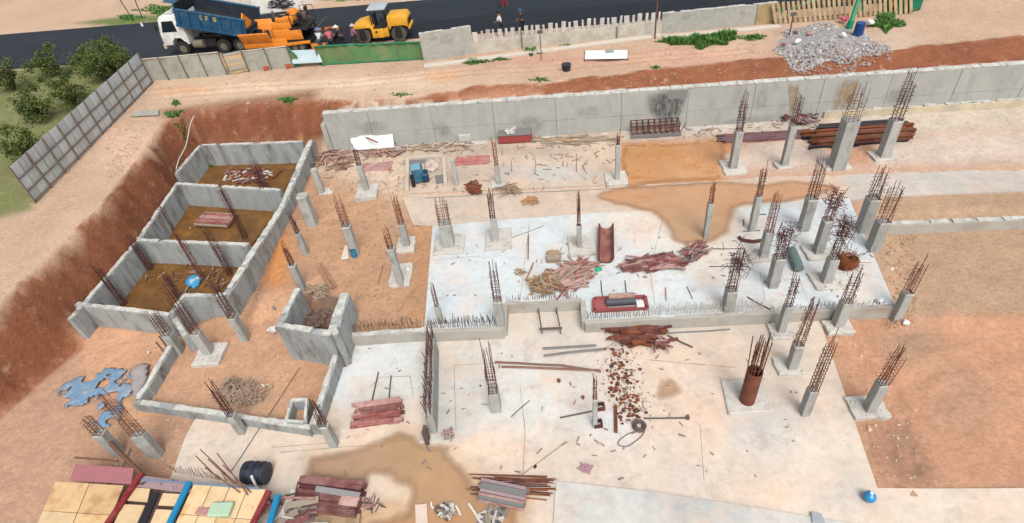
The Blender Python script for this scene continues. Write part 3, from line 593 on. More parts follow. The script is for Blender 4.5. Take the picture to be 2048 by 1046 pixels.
# kerb and edge strips at the right
k1 = ragged_wall('kerb_beam', None, P(1770, 448, .75), P(2060, 436, .75), 0, .75, .35, STEP, .02); tag(k1, 'grey kerb beam in the brown soil right of the white slab', 'concrete beam', kind='thing')
k2 = ragged_wall('ledge_block', None, P(1645, 219, 1.1), P(2100, 192, 1.1), .2, 1.1, .9, mat('tan_concrete', (218, 202, 172), .9, var=.15, scale=3, c2=(192, 180, 160), bump=.3), .03); tag(k2, 'tan concrete ledge at the foot of the retaining wall behind the steel beams', 'concrete ledge', kind='thing')

# ---- columns
ubar = MB().cyl((0, 0, 0), (0, 0, 1), 1, 5).build('rebar_source', RUST, None, local=True); UB = ubar.data; COL.objects.unlink(ubar); bpy.data.objects.remove(ubar)
UBM = {'r': UB}
for key, mm in (('d', RUSTD), ('o', RUSTO), ('g', STEELD)):
    q = UB.copy(); q.materials[0] = mm; UBM[key] = q
MT = {'r': RUST, 'd': RUSTD, 'o': RUSTO, 'g': STEELD}
def bar_obj(parent, a, b, r, key='r', name='rebar'):
    a = Vector(a); b = Vector(b); d = b-a
    o = bpy.data.objects.new(name, UBM[key]); COL.objects.link(o)
    org = ORG.get(parent, Vector()) if parent else Vector()
    o.parent = parent
    o.location = a-org; o.rotation_mode = 'QUATERNION'; o.rotation_quaternion = Vector((0, 0, 1)).rotation_difference(d); o.scale = (r, r, d.length)
    return o
def column(label, base, yc, yr, w, z=0.0, pad=None, n=8, ratio=1.0, key='r', rot=-.07, ties=True, splay=.05, tie_to=.75, tilt=0, group='concrete columns', r=.0135, lean=None, clump=False, hidden_base=False):
    b = P(*base, z); s_ = scl(b); W = w*s_*.70; D = W*ratio
    hc = max(.02, hgt(b, yc)); hr = hgt(b, yr) if yr else 0
    t_ = thing('concrete_column' if w > 0 and hc > .15 else 'rebar_cage', label, 'column' if hc > .15 else 'rebar', tuple(b), rot, group if hc > .15 else 'column cages without concrete')
    b0 = Vector((0, 0, 0))
    if hc > .15:
        mb = MB(); k = 5; vs = []
        for i_ in range(k+1):
            zz = -.12+(hc+.12)*i_/k; jx, jy = random.uniform(-.008, .008), random.uniform(-.008, .008)
            for sx, sy in ((-1, -1), (1, -1), (1, 1), (-1, 1)): vs.append((sx*W/2+jx, sy*D/2+jy, zz+(random.uniform(-.05, .03) if i_ == k else 0)))
        fs = [(i_*4+e, i_*4+(e+1) % 4, i_*4+4+(e+1) % 4, i_*4+4+e) for i_ in range(k) for e in range(4)]+[(3, 2, 1, 0), (k*4, k*4+1, k*4+2, k*4+3)]
        mb.add(vs, fs); mb.build('shaft', COLC, t_, bev=.02, local=True)
        if random.random() < .75:                             # mortar lip round the top
            m2 = MB()
            for sx, sy, ll, ww in ((0, -1, W, .05), (0, 1, W, .05), (1, 0, .05, D), (-1, 0, .05, D)):
                if random.random() < .8: m2.box((sx*W/2*.93, sy*D/2*.93, hc+.01), (ll, ww, .07))
            if m2.v: m2.build('mortar_lip', WHITEC, t_, local=True)
    if pad:
        cx, cy, pw, pd = pad[:4]; c = P(cx, cy, z)-b
        pw_ = pw*s_*.94; pd_ = abs((P(cx, cy-pd/2, z)-P(cx, cy+pd/2, z)).y)*.95
        mr_ = Matrix.Rotation(-rot, 3, 'Z'); c = mr_ @ c; c.z = 0
        mb = MB(); nn = 20; vs = []
        pts = []
        for e, (x0, y0, x1, y1) in enumerate(((-1, -1, 1, -1), (1, -1, 1, 1), (1, 1, -1, 1), (-1, 1, -1, -1))):
            for q in range(5):
                f = q/5; pts.append((c.x+(x0+(x1-x0)*f)*pw_/2+random.uniform(-.04, .04), c.y+(y0+(y1-y0)*f)*pd_/2+random.uniform(-.04, .04)))
        mb.prism(pts, -.25, .14); po = mb.build('footing', PADC, t_, bev=.025, local=True)
        rb = MB()
        for q in range(10): rb.rock((c.x+random.uniform(-.42, .42)*pw_, c.y+random.uniform(-.42, .42)*pd_, .16), random.uniform(.03, .08))
        tag(rb.build('mortar_crumbs', PADC, po, local=True), kind='stuff')
    if hr > hc+.1:
        per = []
        side = max(2, n//4+1)
        for i_ in range(n):
            f = 4*i_/n; e = int(f) % 4; g = f-int(f)
            x, y = ((-1+2*g, -1), (1, -1+2*g), (1-2*g, 1), (-1, 1-2*g))[e]; per.append((x, y))
        Wi, Di = (W-.09)/2, (D-.09)/2
        if Wi < .06: Wi = .06
        if Di < .06: Di = .06
        for x, y in per:
            top = hr*random.uniform(.84, 1.05) if not clump else hr*random.uniform(.8, 1.02)
            sx, sy = random.gauss(0, splay*.6)*(top-hc), random.gauss(0, splay*.6)*(top-hc)
            o = bpy.data.objects.new('rebar', UBM[key]); COL.objects.link(o); o.parent = t_
            a = Vector((x*Wi, y*Di, max(hc-.2, -.1))); e_ = Vector((x*Wi*.8+sx, y*Di*.8+sy, top)); d = e_-a
            o.location = a; o.rotation_mode = 'QUATERNION'; o.rotation_quaternion = Vector((0, 0, 1)).rotation_difference(d); o.scale = (r, r, d.length)
        if ties:
            mb = MB(); zz = hc+.08
            while zz < hc+(hr-hc)*tie_to:
                k_ = 1.12+random.uniform(-.03, .06); tz = [random.uniform(-.05, .05) for _ in range(4)]; cs = [(-Wi*k_, -Di*k_), (Wi*k_, -Di*k_), (Wi*k_, Di*k_), (-Wi*k_, Di*k_)]
                for e in range(4):
                    if random.random() < .93: mb.cyl((cs[e][0], cs[e][1], zz+tz[e]), (cs[(e+1) % 4][0], cs[(e+1) % 4][1], zz+tz[(e+1) % 4]), .012, 4, cap=False)
                zz += random.uniform(.13, .24)
            if mb.v: tag(mb.build('stirrups', MT[key] if key != 'g' else TIEM, t_, local=True), kind='stuff')
        if clump:
            mb = MB()
            for q in range(60):
                zz = hc+(hr-hc)*random.uniform(.45, .95); p = Vector((random.gauss(0, Wi*1.3), random.gauss(0, Di*1.3), zz))
                d = Vector((random.gauss(0, 1), random.gauss(0, 1), random.gauss(0, .7))).normalized()*random.uniform(.15, .4); mb.cyl(p-d, p+d, .013, 4, cap=False)
            tag(mb.build('bent_ties', RUSTD, t_, local=True), kind='stuff')
    return t_
U = ZU
cols_ = [
 ('tall column farthest right in the back row by the steel beams', (1765, 315), 240, 140, 27, .66, (1766, 314, 50, 22), dict(key='d', n=10)),
 ('widest pale column standing in front of the brown steel beams', (1672, 336), 238, 170, 36, .66, (1668, 330, 55, 26), dict(n=10, splay=.08)),
 ('slim column second from left in the back right row, white at its foot', (1567, 333), 250, 178, 18, .66, (1567, 333, 34, 16), dict(key='d')),
 ('column with dark wrapped bars on a pad beside the orange mud pool', (1465, 338), 262, 180, 20, .66, (1465, 336, 46, 32), dict(key='d', n=10)),
 ('slim column on a pad at the left edge of the orange mud pool', (1234, 362), 290, 262, 12, .66, (1232, 359, 46, 28), dict(key='d')),
 ('thin column with rusty bars beside the red panel near the wall', (998, 370), 330, 272, 13, .66, (1000, 370, 34, 16), dict(key='o')),
 ('short thin column without bars left of the red panel', (914, 370), 318, None, 11, .66, None, {}),
 ('leaning thin column on a square white pad left of the pink panel', (734, 382), 331, 290, 15, .66, (735, 384, 46, 28), dict(key='d')),
 ('bare short column nearest the end of the retaining wall', (645, 388), 340, None, 15, .45, (654, 384, 30, 14), {}),
 ('thick bare column stub just right of the long basin wall', (627, 450), 392, None, 26, .45, None, {}),
 ('column with two rusty bar lines above a small blue drum', (712, 508), 452, 393, 22, .5, None, dict(key='r', n=8)),
 ('column on a dirty pad at the left corner of the beige back slab', (815, 493), 448, 393, 18, .5, (813, 491, 38, 32), dict(key='o')),
 ('broad grey column on a pad at the back left corner of the white slab', (899, 492), 446, 393, 32, U, (899, 490, 64, 40), dict(key='o', splay=.07)),
 ('slim column on a rough square pad at the back of the white slab', (992, 482), 436, 378, 17, U, (998, 480, 56, 44), dict(key='d')),
 ('thin column with tall red bars on a pad left of the rusty trough', (1159, 497), 452, 375, 13, U, (1163, 493, 56, 42), dict(key='r')),
 ('thin column standing alone in the brown puddle', (1411, 474), 405, 362, 15, U, None, dict(key='o')),
 ('thin column at the right rim of the brown puddle', (1503, 460), 392, 325, 17, U, None, dict(key='d')),
 ('thick column with two tall bar lines at the back right of the white slab', (1606, 458), 397, 316, 26, U, None, dict(key='d', n=8)),
 ('thick column with dark-tipped bars outside the right corner of the white slab', (1722, 464), 397, 336, 30, .5, None, dict(key='d', n=10)),
 ('thick column with splayed bars at the right edge of the white slab', (1744, 500), 442, 355, 30, .5, None, dict(key='r', n=8, splay=.08)),
 ('column beside the bent rusty pipe on the white slab', (1525, 515), 462, 390, 22, U, (1518, 514, 50, 26), dict(key='o', n=8, splay=.07)),
 ('column hidden behind a bushy bar clump on a pad', (1634, 508), 440, 378, 24, U, (1634, 506, 54, 32), dict(key='o', n=8, clump=True)),
 ('column with a bushy red bar cage left of the green pipe', (1544, 571), 515, 452, 27, U, None, dict(key='d', n=10, clump=True, splay=.09)),
 ('column on a pad with a broad tangle of bent bars above it', (1650, 566), 515, 430, 26, U, (1652, 563, 62, 40), dict(key='d', n=10, clump=True, splay=.1)),
 ('short column with a tall red bar cage at the front edge of the white slab', (1455, 618), 580, 492, 28, U, None, dict(key='d', n=10, clump=True, splay=.05)),
 ('column with a white stone at its pad beside the soil field and white slab', (803, 570), 497, 455, 18, .5, (802, 552, 46, 46), dict(key='o')),
 ('thin leaning column in the soil nearest the basin corner', (613, 508), 467, 428, 15, .45, None, dict(key='d')),
 ('column just behind the left wall of the lift pit', (607, 580), 530, 485, 17, .3, None, dict(key='d')),
 ('short stub column with rusty links at the left front of the white slab', (882, 645), 612, 566, 14, U, None, dict(key='g', n=6)),
 ('broken column with black bars at the corner of the slab notch', (1002, 648), 600, 525, 24, U, None, dict(key='g', n=8, splay=.03)),
 ('column on a pad below the front edge of the white slab', (1560, 665), 610, 545, 21, 0, (1563, 664, 52, 34), dict(key='d', n=8, splay=.07)),
 ('column on a pale pad at the front right corner of the white slab', (1674, 652), 603, 538, 27, 0, (1676, 656, 56, 30), dict(key='d', n=8, splay=.06)),
 ('column far right beyond the white slab with white stones at its foot', (1792, 634), 585, 515, 24, .1, None, dict(key='r', n=8)),
 ('column with a bare open cage of bars on the middle of the front slab', (993, 818), 782, 684, 28, 0, None, dict(key='d', n=8, tie_to=.5)),
 ('thin column standing beside the brown rust flakes', (1190, 852), 797, 752, 13, 0, None, dict(key='r', n=4)),
 ('column with a dense red cage behind the rusty steel pipe form', (1581, 737), 690, 588, 25, 0, (1576, 734, 56, 40), dict(key='r', n=8)),
 ('slim column leaning right nearest the peach edge of the front slab', (1608, 826), 778, 668, 25, 0, None, dict(key='r', n=8, splay=.03)),
 ('column on a pale pad in the orange soil at lower right', (1736, 822), 766, 690, 27, 0, (1733, 817, 74, 50), dict(key='r', n=8, splay=.07)),
 ('column with a long dark cage on a tilted pad in the orange soil yard', (420, 708), 664, 570, 24, 0, (422, 710, 58, 44), dict(key='d', n=10)),
 ('column with dark bars at the front corner of the basin', (358, 702), 668, 618, 24, 0, None, dict(key='d', n=8)),
 ('column at the right front corner of the basin with a long dark cage', (490, 677), 634, 560, 22, 0, None, dict(key='d', n=10)),
 ('column passing through the low front wall of the soil yard', (485, 864), 830, 766, 21, 0, None, dict(key='d', n=8)),
 ('column beside the small square sump at the yard corner', (669, 890), 850, 803, 23, 0, None, dict(key='d', n=8)),
 ('large flat column with long bars beside the blue netting', (312, 908), 868, 785, 38, 0, None, dict(key='r', n=8, ratio=.6, splay=.02)),
 ('small column stub left of the large flat column below the blue netting', (238, 906), 866, 832, 26, 0, None, dict(key='d', n=6)),
]
for lab, b, yc, yr, w, z, pad, kw in cols_: column(lab, b, yc, yr, w, z, pad, **kw)
cages = [
 ('dark bar cage at the far left of the nearest basin cell', (250, 612), 530, .2), ('dark bar cage against the left wall of the nearest basin cell', (302, 540), 470, .2),
 ('dark bar cage in the middle of the nearest basin cell', (408, 560), 462, .2), ('dark bar cage at the right of the nearest basin cell', (462, 552), 458, .2),
 ('dark bar cage right of the red pallet in the middle basin cell', (492, 478), 372, .2), ('dark bar cage near the right wall of the middle basin cell', (545, 420), 335, .2),
 ('dark bar cage in the left of the middle basin cell', (345, 462), 410, .2), ('dark bar cage in the right of the farthest basin cell', (536, 385), 330, .2), ('dark bar cage by the inner step of the basin front', (378, 625), 545, .2),
]
for lab, b, yr, w in cages: column(lab, b, b[1]-1, yr, 16, -.3, None, n=10, key=random.choice('rd'), r=.0145, splay=.03, tie_to=.9)

# ---- pipe form column
b = P(1494, 800, .1); pf = thing('steel_pipe_form', 'round rusty steel pipe form with bars on a square pale pad', 'column', tuple(b))
hp = hgt(b, 742); rr = 15*scl(b)
mb = MB(); nn = 20
def ring(r_, z_): return [(b.x+r_*math.cos(2*math.pi*k/nn), b.y+r_*math.sin(2*math.pi*k/nn), b.z+z_) for k in range(nn)]
mb.add(ring(rr, -.02)+ring(rr, hp)+ring(rr-.03, hp)+ring(rr-.03, .1), [(j*nn+k, j*nn+(k+1) % nn, (j+1)*nn+(k+1) % nn, (j+1)*nn+k) for j in range(3) for k in range(nn)])
mb.build('pipe_shell', mat('pipe_rust', (132, 80, 58), .8, var=.25, scale=3, c2=(112, 64, 46), bump=.15), pf, smooth=True)
MB().prism([tuple(p)[:2] for p in pp([(1442, 758), (1527, 754), (1541, 822), (1457, 828)], .1)], -.1, .1).build('footing', PADC, pf, bev=.03)
hr = hgt(b, 668)
for k in range(12):
    a_ = 2*math.pi*k/12; x, y = (rr-.09)*math.cos(a_), (rr-.09)*math.sin(a_); bar_obj(pf, b+Vector((x, y, .1)), b+Vector((x*1.15+random.gauss(0, .06), y*1.15+random.gauss(0, .06), hr*random.uniform(.88, 1.02))), .02, random.choice('rdo'))
mb = MB()
for zz in np.arange(hp+.1, hr*.8, .28):
    q = [(b.x+(rr-.07)*math.cos(2*math.pi*k/10), b.y+(rr-.07)*math.sin(2*math.pi*k/10), b.z+zz+.02*k) for k in range(11)]; mb.tube(q, .011, 4)
mb.build('spiral_ties', RUST, pf)
# ---- shear wall with bars
a, b = P(872, 880, .05), P(852, 700, .05); a = P(868, 866, 0); b = P(872, 705, 0)
sw = thing('shear_wall', 'narrow concrete shear wall crowned with rusty bars on the front slab', 'wall', tuple(a))
hs_ = 1.25
ragged_wall('wall', sw, a, b, -.1, hs_, .3, COLC, .1, .4, cap=False)
for k in range(26):
    f = k/25; p = a.lerp(b, f)
    for sgn in (-1, 1):
        q = Vector((p.x+.09*sgn, p.y+random.uniform(-.05, .05), hs_-.2)); bar_obj(sw, q, q+Vector((random.gauss(0, .05), random.gauss(0, .05), random.uniform(.55, 1.05))), .017, random.choice('rdd'))
mb = MB()
for zz in (hs_+.15, hs_+.35, hs_+.55):
    for sgn in (-1, 1): mb.cyl(Vector((a.x+.1*sgn, a.y, zz)), Vector((b.x+.1*sgn, b.y, zz+random.uniform(-.05, .05))), .013, 4)
mb.build('distribution_bars', RUSTD, sw)
MB().prism([tuple(p)[:2] for p in pp([(840, 868), (900, 866), (906, 882), (838, 885)], .05)], -.05, .06).build('footing', PADC, sw, bev=.02)
ragged_wall('end_post', sw, P(846, 866, .9), P(850, 850, .9), 0, .9, .14, STEELD, .02, cap=False)
# ---- grey edge beams round the upper slab
for p0, p1 in (((850, 663), (1007, 656)), ((1012, 606), (1163, 599)), ((1170, 644), (1480, 628)), ((1480, 628), (1790, 611)), ((1008, 654), (1010, 607)), ((1166, 600), (1169, 643))):
    ragged_wall('edge_beam', upper, P(*p0, ZU+.012), P(*p1, ZU+.012), -.05, ZU+.012, .24, STEP, .012, .6, cap=False)
# ---- rows of starter bars along the slab and beam edges (too thin to pick apart)
def starters(name, px0, px1, z, n, parent, h=(.35, .6), rows=2, m=STEELD, off=.25):
    a, b = P(*px0, z), P(*px1, z); mb = MB()
    for k in range(n):
        for r_ in range(rows):
            p = a.lerp(b, (k+random.uniform(-.25, .25))/n)+Vector((0, r_*off+random.uniform(-.04, .04), -.02)); mb.cyl(p, p+Vector((random.gauss(0, .05), random.gauss(0, .05), random.uniform(*h))), .012, 4)
    return tag(mb.build(name, m, parent), kind='stuff')
starters('starter_bars', (856, 657), (1003, 651), ZU, 42, upper); starters('starter_bars', (1014, 602), (1160, 595), ZU, 26, upper, (.25, .45), 1)
starters('starter_bars', (1174, 638), (1300, 632), ZU, 30, upper, (.35, .55), 1); starters('starter_bars', (1300, 632), (1530, 621), ZU, 60, upper, (.35, .6), 2, PADC); starters('starter_bars', (1540, 620), (1770, 607), ZU, 50, upper, (.15, .3), 1)
starters('starter_bars', (700, 664), (845, 654), ZU, 40, beam, (.3, .5), 2, TIEM)
# ================================================================== FENCES ALONG THE ROAD
SHEETM = mat('weathered_sheet', (172, 172, 160), .8, var=.32, scale=3.2, c2=(146, 146, 134), bump=.3, thr=(.5, .7), rnd=.06)
SHEETB = mat('blue_grey_sheet', (204, 212, 216), .6, var=.14, scale=1.5, c2=(196, 196, 190), bump=.1, thr=(.5, .7), rnd=.12, spec=.4)
POSTM = mat('post_rust', (126, 112, 100), .8, var=.25, scale=5, bump=.1)
TANM = mat('tan_sheet', (206, 184, 146), .8, var=.2, scale=3, c2=(176, 148, 108), bump=.15, rnd=.08)
KERBM = mat('kerb_pale', (208, 198, 184), .9, var=.15, scale=3, bump=.3)
NETM = mat('green_net', (92, 140, 88), .9, var=.25, scale=2.5, c2=(128, 140, 96), bump=.35, bscale=20, rnd=.05); NETD = mat('green_net_edge', (40, 130, 92), .85, var=.25, scale=3, bump=.2)
def corrug(a, b, h0, h1, m, name, parent, pitch=.22, amp=.03, zb=0, wav=.03, tiltn=0.0, vert=True):
    """a profiled sheet from a to b, really bent and with a thickness"""
    a = Vector(a); b = Vector(b); d = Vector((b.x-a.x, b.y-a.y, 0)); Ln = d.length; d.normalize(); n = Vector((-d.y, d.x, 0)); mb = MB()
    k = max(4, int(Ln/pitch*4)); rows = 3; vs = []
    for s_ in (0, 1):
        for j in range(rows+1):
            for i_ in range(k+1):
                f = i_/k; g = j/rows; p = a.lerp(b, f); h = h0+(h1-h0)*f + (wav*math.sin(f*Ln*2.1+a.x)+random.uniform(-wav, wav)*.5 if j == rows else 0)
                o = amp*math.sin(2*math.pi*f*Ln/pitch)+(.035*math.sin(f*Ln*1.3+g*2+a.x)) + s_*.015 + tiltn*g*h
                q = p+n*o; vs.append((q.x, q.y, p.z+zb+h*g))
    K = k+1; Rr = rows+1; fs = []
    for j in range(rows):
        for i_ in range(k):
            o = j*K+i_; fs.append((o, o+1, o+K+1, o+K)); o += K*Rr; fs.append((o+K, o+K+1, o+1, o))
    for i_ in range(k): fs.append((rows*K+i_, rows*K+i_+1, K*Rr+rows*K+i_+1, K*Rr+rows*K+i_))
    mb.add(vs, fs); return mb.build(name, m, parent, smooth=True)
def G(px, py): return P(px, py, ZR)
# ---- tall metal hoarding on the left
HA, HB = G(304, 167), G(211, 262); hd = (HB-HA).normalized(); hn = Vector((-hd.y, hd.x, 0))
hh = hgt(HA, 107)
hoard = thing('metal_hoarding', 'tall hoarding of blue-grey metal sheets at the left corner of the site', 'fence', tuple(HA))
bay = .78; nb = 20
for k in range(nb):
    for j in range(3):
        z0 = hh*j/3+.01; z1 = hh*(j+1)/3-.01
        a = HA+hd*(bay*k+.015)+hn*random.uniform(-.01, .01); b = HA+hd*(bay*(k+1)-.015)
        corrug(a+Vector((0, 0, z0)), b+Vector((0, 0, z0)), z1-z0, z1-z0, SHEETB, 'sheet', hoard, .39, .012, 0, 0)
for k in range(0, nb+1, 2):
    p = HA+hd*bay*k-hn*.09*(1 if hn.x < 0 else -1); MB().bar(p, p+Vector((0, 0, hh+.05)), .07, .07).build('post', POSTM, hoard)
for z in (hh/3, hh*2/3, .12):
    a = HA-hn*.07*(1 if hn.x < 0 else -1)+Vector((0, 0, z)); MB().bar(a, a+hd*bay*nb, .06, .06).build('rail', POSTM, hoard)
# ---- grey sheet fence behind the dump truck
def sheet_fence(label, pts, tops, m, name='sheet_fence', pitch=.3, posts=True, npan=2, tilt=0, amp=.03, kerb=False):
    a, b = G(*pts[0]), G(*pts[1]); h0, h1 = hgt(a, tops[0]), hgt(b, tops[1])
    t_ = thing(name, label, 'fence', tuple(a)); d = (b-a).normalized(); n = Vector((-d.y, d.x, 0))
    for k in range(npan):
        f0, f1 = k/npan, (k+1)/npan
        corrug(a.lerp(b, f0)+d*.01, a.lerp(b, f1)-d*.01, h0+(h1-h0)*f0+random.uniform(-.03, .03), h0+(h1-h0)*f1+random.uniform(-.03, .03), m, 'panel', t_, pitch, amp, -.05, .03, tilt)
    if posts:
        for k in range(npan+1):
            p = a.lerp(b, k/npan)-n*.09; MB().bar(p, p+Vector((0, 0, (h0+(h1-h0)*k/npan)*1.04)), .07, .07).build('post', POSTM, t_)
    MB().bar(a-n*.02+Vector((0, 0, h0)), b-n*.02+Vector((0, 0, h1)), .07, .06).build('top_rail', mat('pale_rail', (206, 196, 178), .8, var=.15, scale=4, bump=.1), t_)
    if kerb: MB().bar(a-n*.3+Vector((0, 0, .06)), b-n*.3+Vector((0, 0, .06)), .35, .22).build('kerb', KERBM, t_, bev=.03)
    return t_
sheet_fence('weathered grey sheet fence from the hoarding corner to the leaning strips', ((300, 163), (456, 149)), (119, 104), SHEETM, npan=4, amp=.012)
t_ = thing('leaning_strips', 'dark gapped fence panel of leaning metal strips below the truck wheels', 'fence', tuple(G(462, 148)))
a, b = G(461, 149), G(498, 144); h = hgt(a, 104)
for k in range(6):
    z = .12+k*h/6.3; MB().bar(a+Vector((0, 0, z)), b+Vector((0, 0, z+random.uniform(.0, .12))), .03, .15).build('strip', SHEETM if k % 2 else TANM, t_)
for p in (a, b): MB().bar(p, p+Vector((0, 0, h)), .07, .07).build('post', POSTM, t_)
sheet_fence('short grey sheet fence between the leaning strips and the green net', ((500, 144), (588, 134)), (102, 92), SHEETM, npan=2, amp=.012)
# ---- green net fence
def net_fence(label, pts, tops, n=4):
    a, b = G(*pts[0]), G(*pts[1]); h0, h1 = hgt(a, tops[0]), hgt(b, tops[1]); t_ = thing('net_fence', label, 'fence', tuple(a))
    for k in range(n):
        f0, f1 = k/n, (k+1)/n; corrug(a.lerp(b, f0), a.lerp(b, f1), h0+(h1-h0)*f0, h0+(h1-h0)*f1, NETM, 'net', t_, 1.1, .06, -.05, .04, random.uniform(-.05, .05))
    for k in range(n+1):
        p = a.lerp(b, k/n); MB().cyl(p, p+Vector((0, 0, (h0+(h1-h0)*k/n)+.08)), .035, 6).build('post', POSTM, t_)
    d = (b-a).normalized(); nn_ = Vector((-d.y, d.x, 0)); mb = MB(); q = [a.lerp(b, k/20)+Vector((0, 0, h0+(h1-h0)*k/20+.02+random.uniform(-.03, .03)))-nn_*.04 for k in range(21)]; mb.tube(q, .06, 6).build('rolled_edge', NETD, t_, smooth=True)
    mb = MB(); q = [a.lerp(b, k/20)+Vector((0, 0, .05+random.uniform(-.03, .03)))-nn_*.08 for k in range(21)]; mb.tube(q, .05, 6).build('rolled_hem', NETD, t_, smooth=True)
    return t_
net_fence('long green net fence standing before the road roller', ((640, 130), (852, 117)), (93, 84), 4)
net_fence('small slanting end of green net beside the paver', ((586, 134), (600, 133)), (94, 112), 1)
# ---- plaster wall, picket parapet, second wall
WPL = mat('render_wall', (178, 177, 168), .9, var=.3, scale=3, c2=(150, 150, 142), bump=.4, bscale=9, thr=(.52, .7))
def road_wall(name, label, pts, tops, m, th=.18, n=6):
    a, b = G(*pts[0]), G(*pts[1]); h0, h1 = hgt(a, tops[0]), hgt(b, tops[1])
    o = ragged_wall(name, None, a, b, ZR-.2, ZR+(h0+h1)/2, th, m, .03, .6); tag(o, label, 'wall', kind='thing'); return o
road_wall('plaster_wall', 'plastered grey wall with tan patches right of the green net', ((848, 122), (948, 106)), (64, 56), WPL)
a, b = G(948, 106), G(1322, 66); h0 = hgt(a, 56); h1 = hgt(b, 30); h_ = (h0+h1)/2
par = thing('picket_parapet', 'low pale wall topped with a long row of white pickets by the road', 'fence', tuple(a))
ragged_wall('base_wall', par, a, b, ZR-.2, ZR+h_*.56, .2, mat('parapet_wall', (206, 200, 186), .9, var=.14, scale=2.5, c2=(184, 176, 160), bump=.35), .02, .8, cap=False)
npk = 30; PKM = mat('picket_white', (212, 208, 200), .85, var=.15, scale=4, c2=(176, 172, 166), bump=.15, rnd=.1)
d = (b-a).normalized(); n_ = Vector((-d.y, d.x, 0)); L_ = (b-a).length
for k in range(npk):
    w_ = .34 if k % 2 == 0 else .17
    p = a+d*(L_*(k+.5)/npk+random.uniform(-.04, .04)); q = p+Vector((0, 0, h_*.55)); e = q+Vector((random.uniform(-.04, .08), 0, h_*random.uniform(.4, .47)))
    mb = MB(); x0 = d*w_/2*random.uniform(.8, 1.1); y0 = n_*.045
    mb.hexa([q-x0-y0, q+x0-y0, q+x0+y0, q-x0+y0, e-x0-y0, e+x0-y0, e+x0+y0, e-x0+y0]); mb.build('picket', PKM, par, bev=.01)
for zz, hw in ((h_*.62, .06),): MB().bar(a+n_*.1+Vector((0, 0, zz)), b+n_*.1+Vector((0, 0, zz)), .05, hw).build('rail', PKM, par)
MB().bar(G(848, 134), G(1322, 72), .5, .3).build('kerb', KERBM, par, bev=.04)
for px, y0, y1 in ((1045, 96, 62), (1308, 74, 20), (1233, 76, 50)):
    p = G(px, y0); MB().cyl(p-n_*.2, p-n_*.2+Vector((0, 0, hgt(p, y1))), .045, 6).build('stake', POSTM, par)
a2, b2 = G(1322, 66), G(1508, 48)
road_wall('block_wall', 'rough grey block wall behind the green bushes on the berm', ((1322, 66), (1508, 48)), (26, 10), WPL, .22)
road_wall('tan_wall_end', 'tan stained end of the block wall next to the slatted screen', ((1509, 48), (1548, 44)), (10, 4), mat('tan_render', (182, 158, 116), .9, var=.18, scale=3, c2=(150, 128, 96), bump=.3), .24)
t_ = thing('concrete_kerb', 'pale concrete kerb along the foot of the block wall', 'kerb', tuple(G(1330, 78)))
MB().bar(G(1326, 76), G(1560, 54), .45, .3).build('kerb_stone', KERBM, t_, bev=.04)
# ---- slatted tan screen
a, b = G(1552, 48), G(1830, 26); h = 1.5; t_ = thing('slatted_screen', 'tan screen of slanting slats behind the rubble heap', 'fence', tuple(a)); d = (b-a).normalized(); n_ = Vector((-d.y, d.x, 0)); L_ = (b-a).length
k = 0; s_ = 0
while s_ < L_:
    p = a+d*s_; e = p+Vector((0, 0, h))-d*.5; x0 = d*.1; y0 = n_*.02
    MB().hexa([p-x0-y0, p+x0-y0, p+x0+y0, p-x0+y0, e-x0-y0, e+x0-y0, e+x0+y0, e-x0+y0]).build('slat', TANM, t_); s_ += .34
for zz in (.25, 1.2): MB().bar(a+n_*.06+Vector((0, 0, zz)), b+n_*.06+Vector((0, 0, zz)), .04, .07).build('rail', mat('rail_brown', (126, 96, 66), .85, bump=.1), t_)
GREENP = mat('green_paint', (22, 140, 100), .5, var=.15, scale=4, bump=.05, spec=.4); GRND = mat('green_tarp', (30, 132, 96), .8, var=.25, scale=3, c2=(24, 104, 80), bump=.4)
# green pole, arching pipe, green tarp-covered bin
p = G(1698, 56); q = Vector((p.x+1.0, p.y+1.2, ZR+3.2)); tag(MB().tube([p+Vector((0, 0, .0)), p+Vector((.05, .03, .5))], [.22, .2], 8).tube([p+Vector((.03, .02, .3)), p.lerp(q, .5), q], .14, 8).build('green_pole', GREENP, smooth=True), 'stout leaning green pole rising out of the rubble heap', 'pole', kind='thing')
pts = [G(1560, 34)+Vector((0, 0, -.1)), G(1560, 34)+Vector((0, 0, 1.0)), G(1566, 30)+Vector((0, 0, 1.3))]
tag(MB().tube(pts, .09, 6).build('green_stake', GREENP, smooth=True), 'short green stake at the end of the tan wall', 'stake', kind='thing')
pts = [G(1582, 42)+Vector((0, 0, .1+0*k)) for k in range(1)]
A0, A1, A2 = G(1572, 40)+Vector((0, 0, .7)), G(1625, 34)+Vector((0, 0, 1.35)), G(1720, 22)+Vector((0, 0, 1.6))
q = [A0*(1-f)**2+A1*2*f*(1-f)+A2*f*f for f in np.linspace(0, 1, 12)]
tag(MB().tube([G(1572, 42)]+q+[G(1722, 26)], .1, 8).build('green_arch_pipe', GREENP, smooth=True), 'green pipe arching over the tan slatted screen', 'pipe', kind='thing')
t_ = thing('green_bin', 'green bin wrapped in tarp at the top right beside an orange post', 'bin', tuple(G(1808, 30)))
c = G(1812, 24); mb = MB(); mb.box((c.x, c.y+.5, ZR+.75), (1.9, 1.3, 1.5), .1); mb.build('body', GRND, t_, bev=.1, seg=2, smooth=True)
MB().box((c.x, c.y+.5, ZR+1.52), (2.0, 1.4, .1), .1).build('lid', GREENP, t_, bev=.03)
p = G(1778, 30); tag(MB().cyl(p, p+Vector((.1, .1, 1.9)), .06, 8).build('orange_post', mat('orange_paint', (206, 128, 52), .6, bump=.05)), 'thin orange post left of the green bin', 'post', kind='thing')
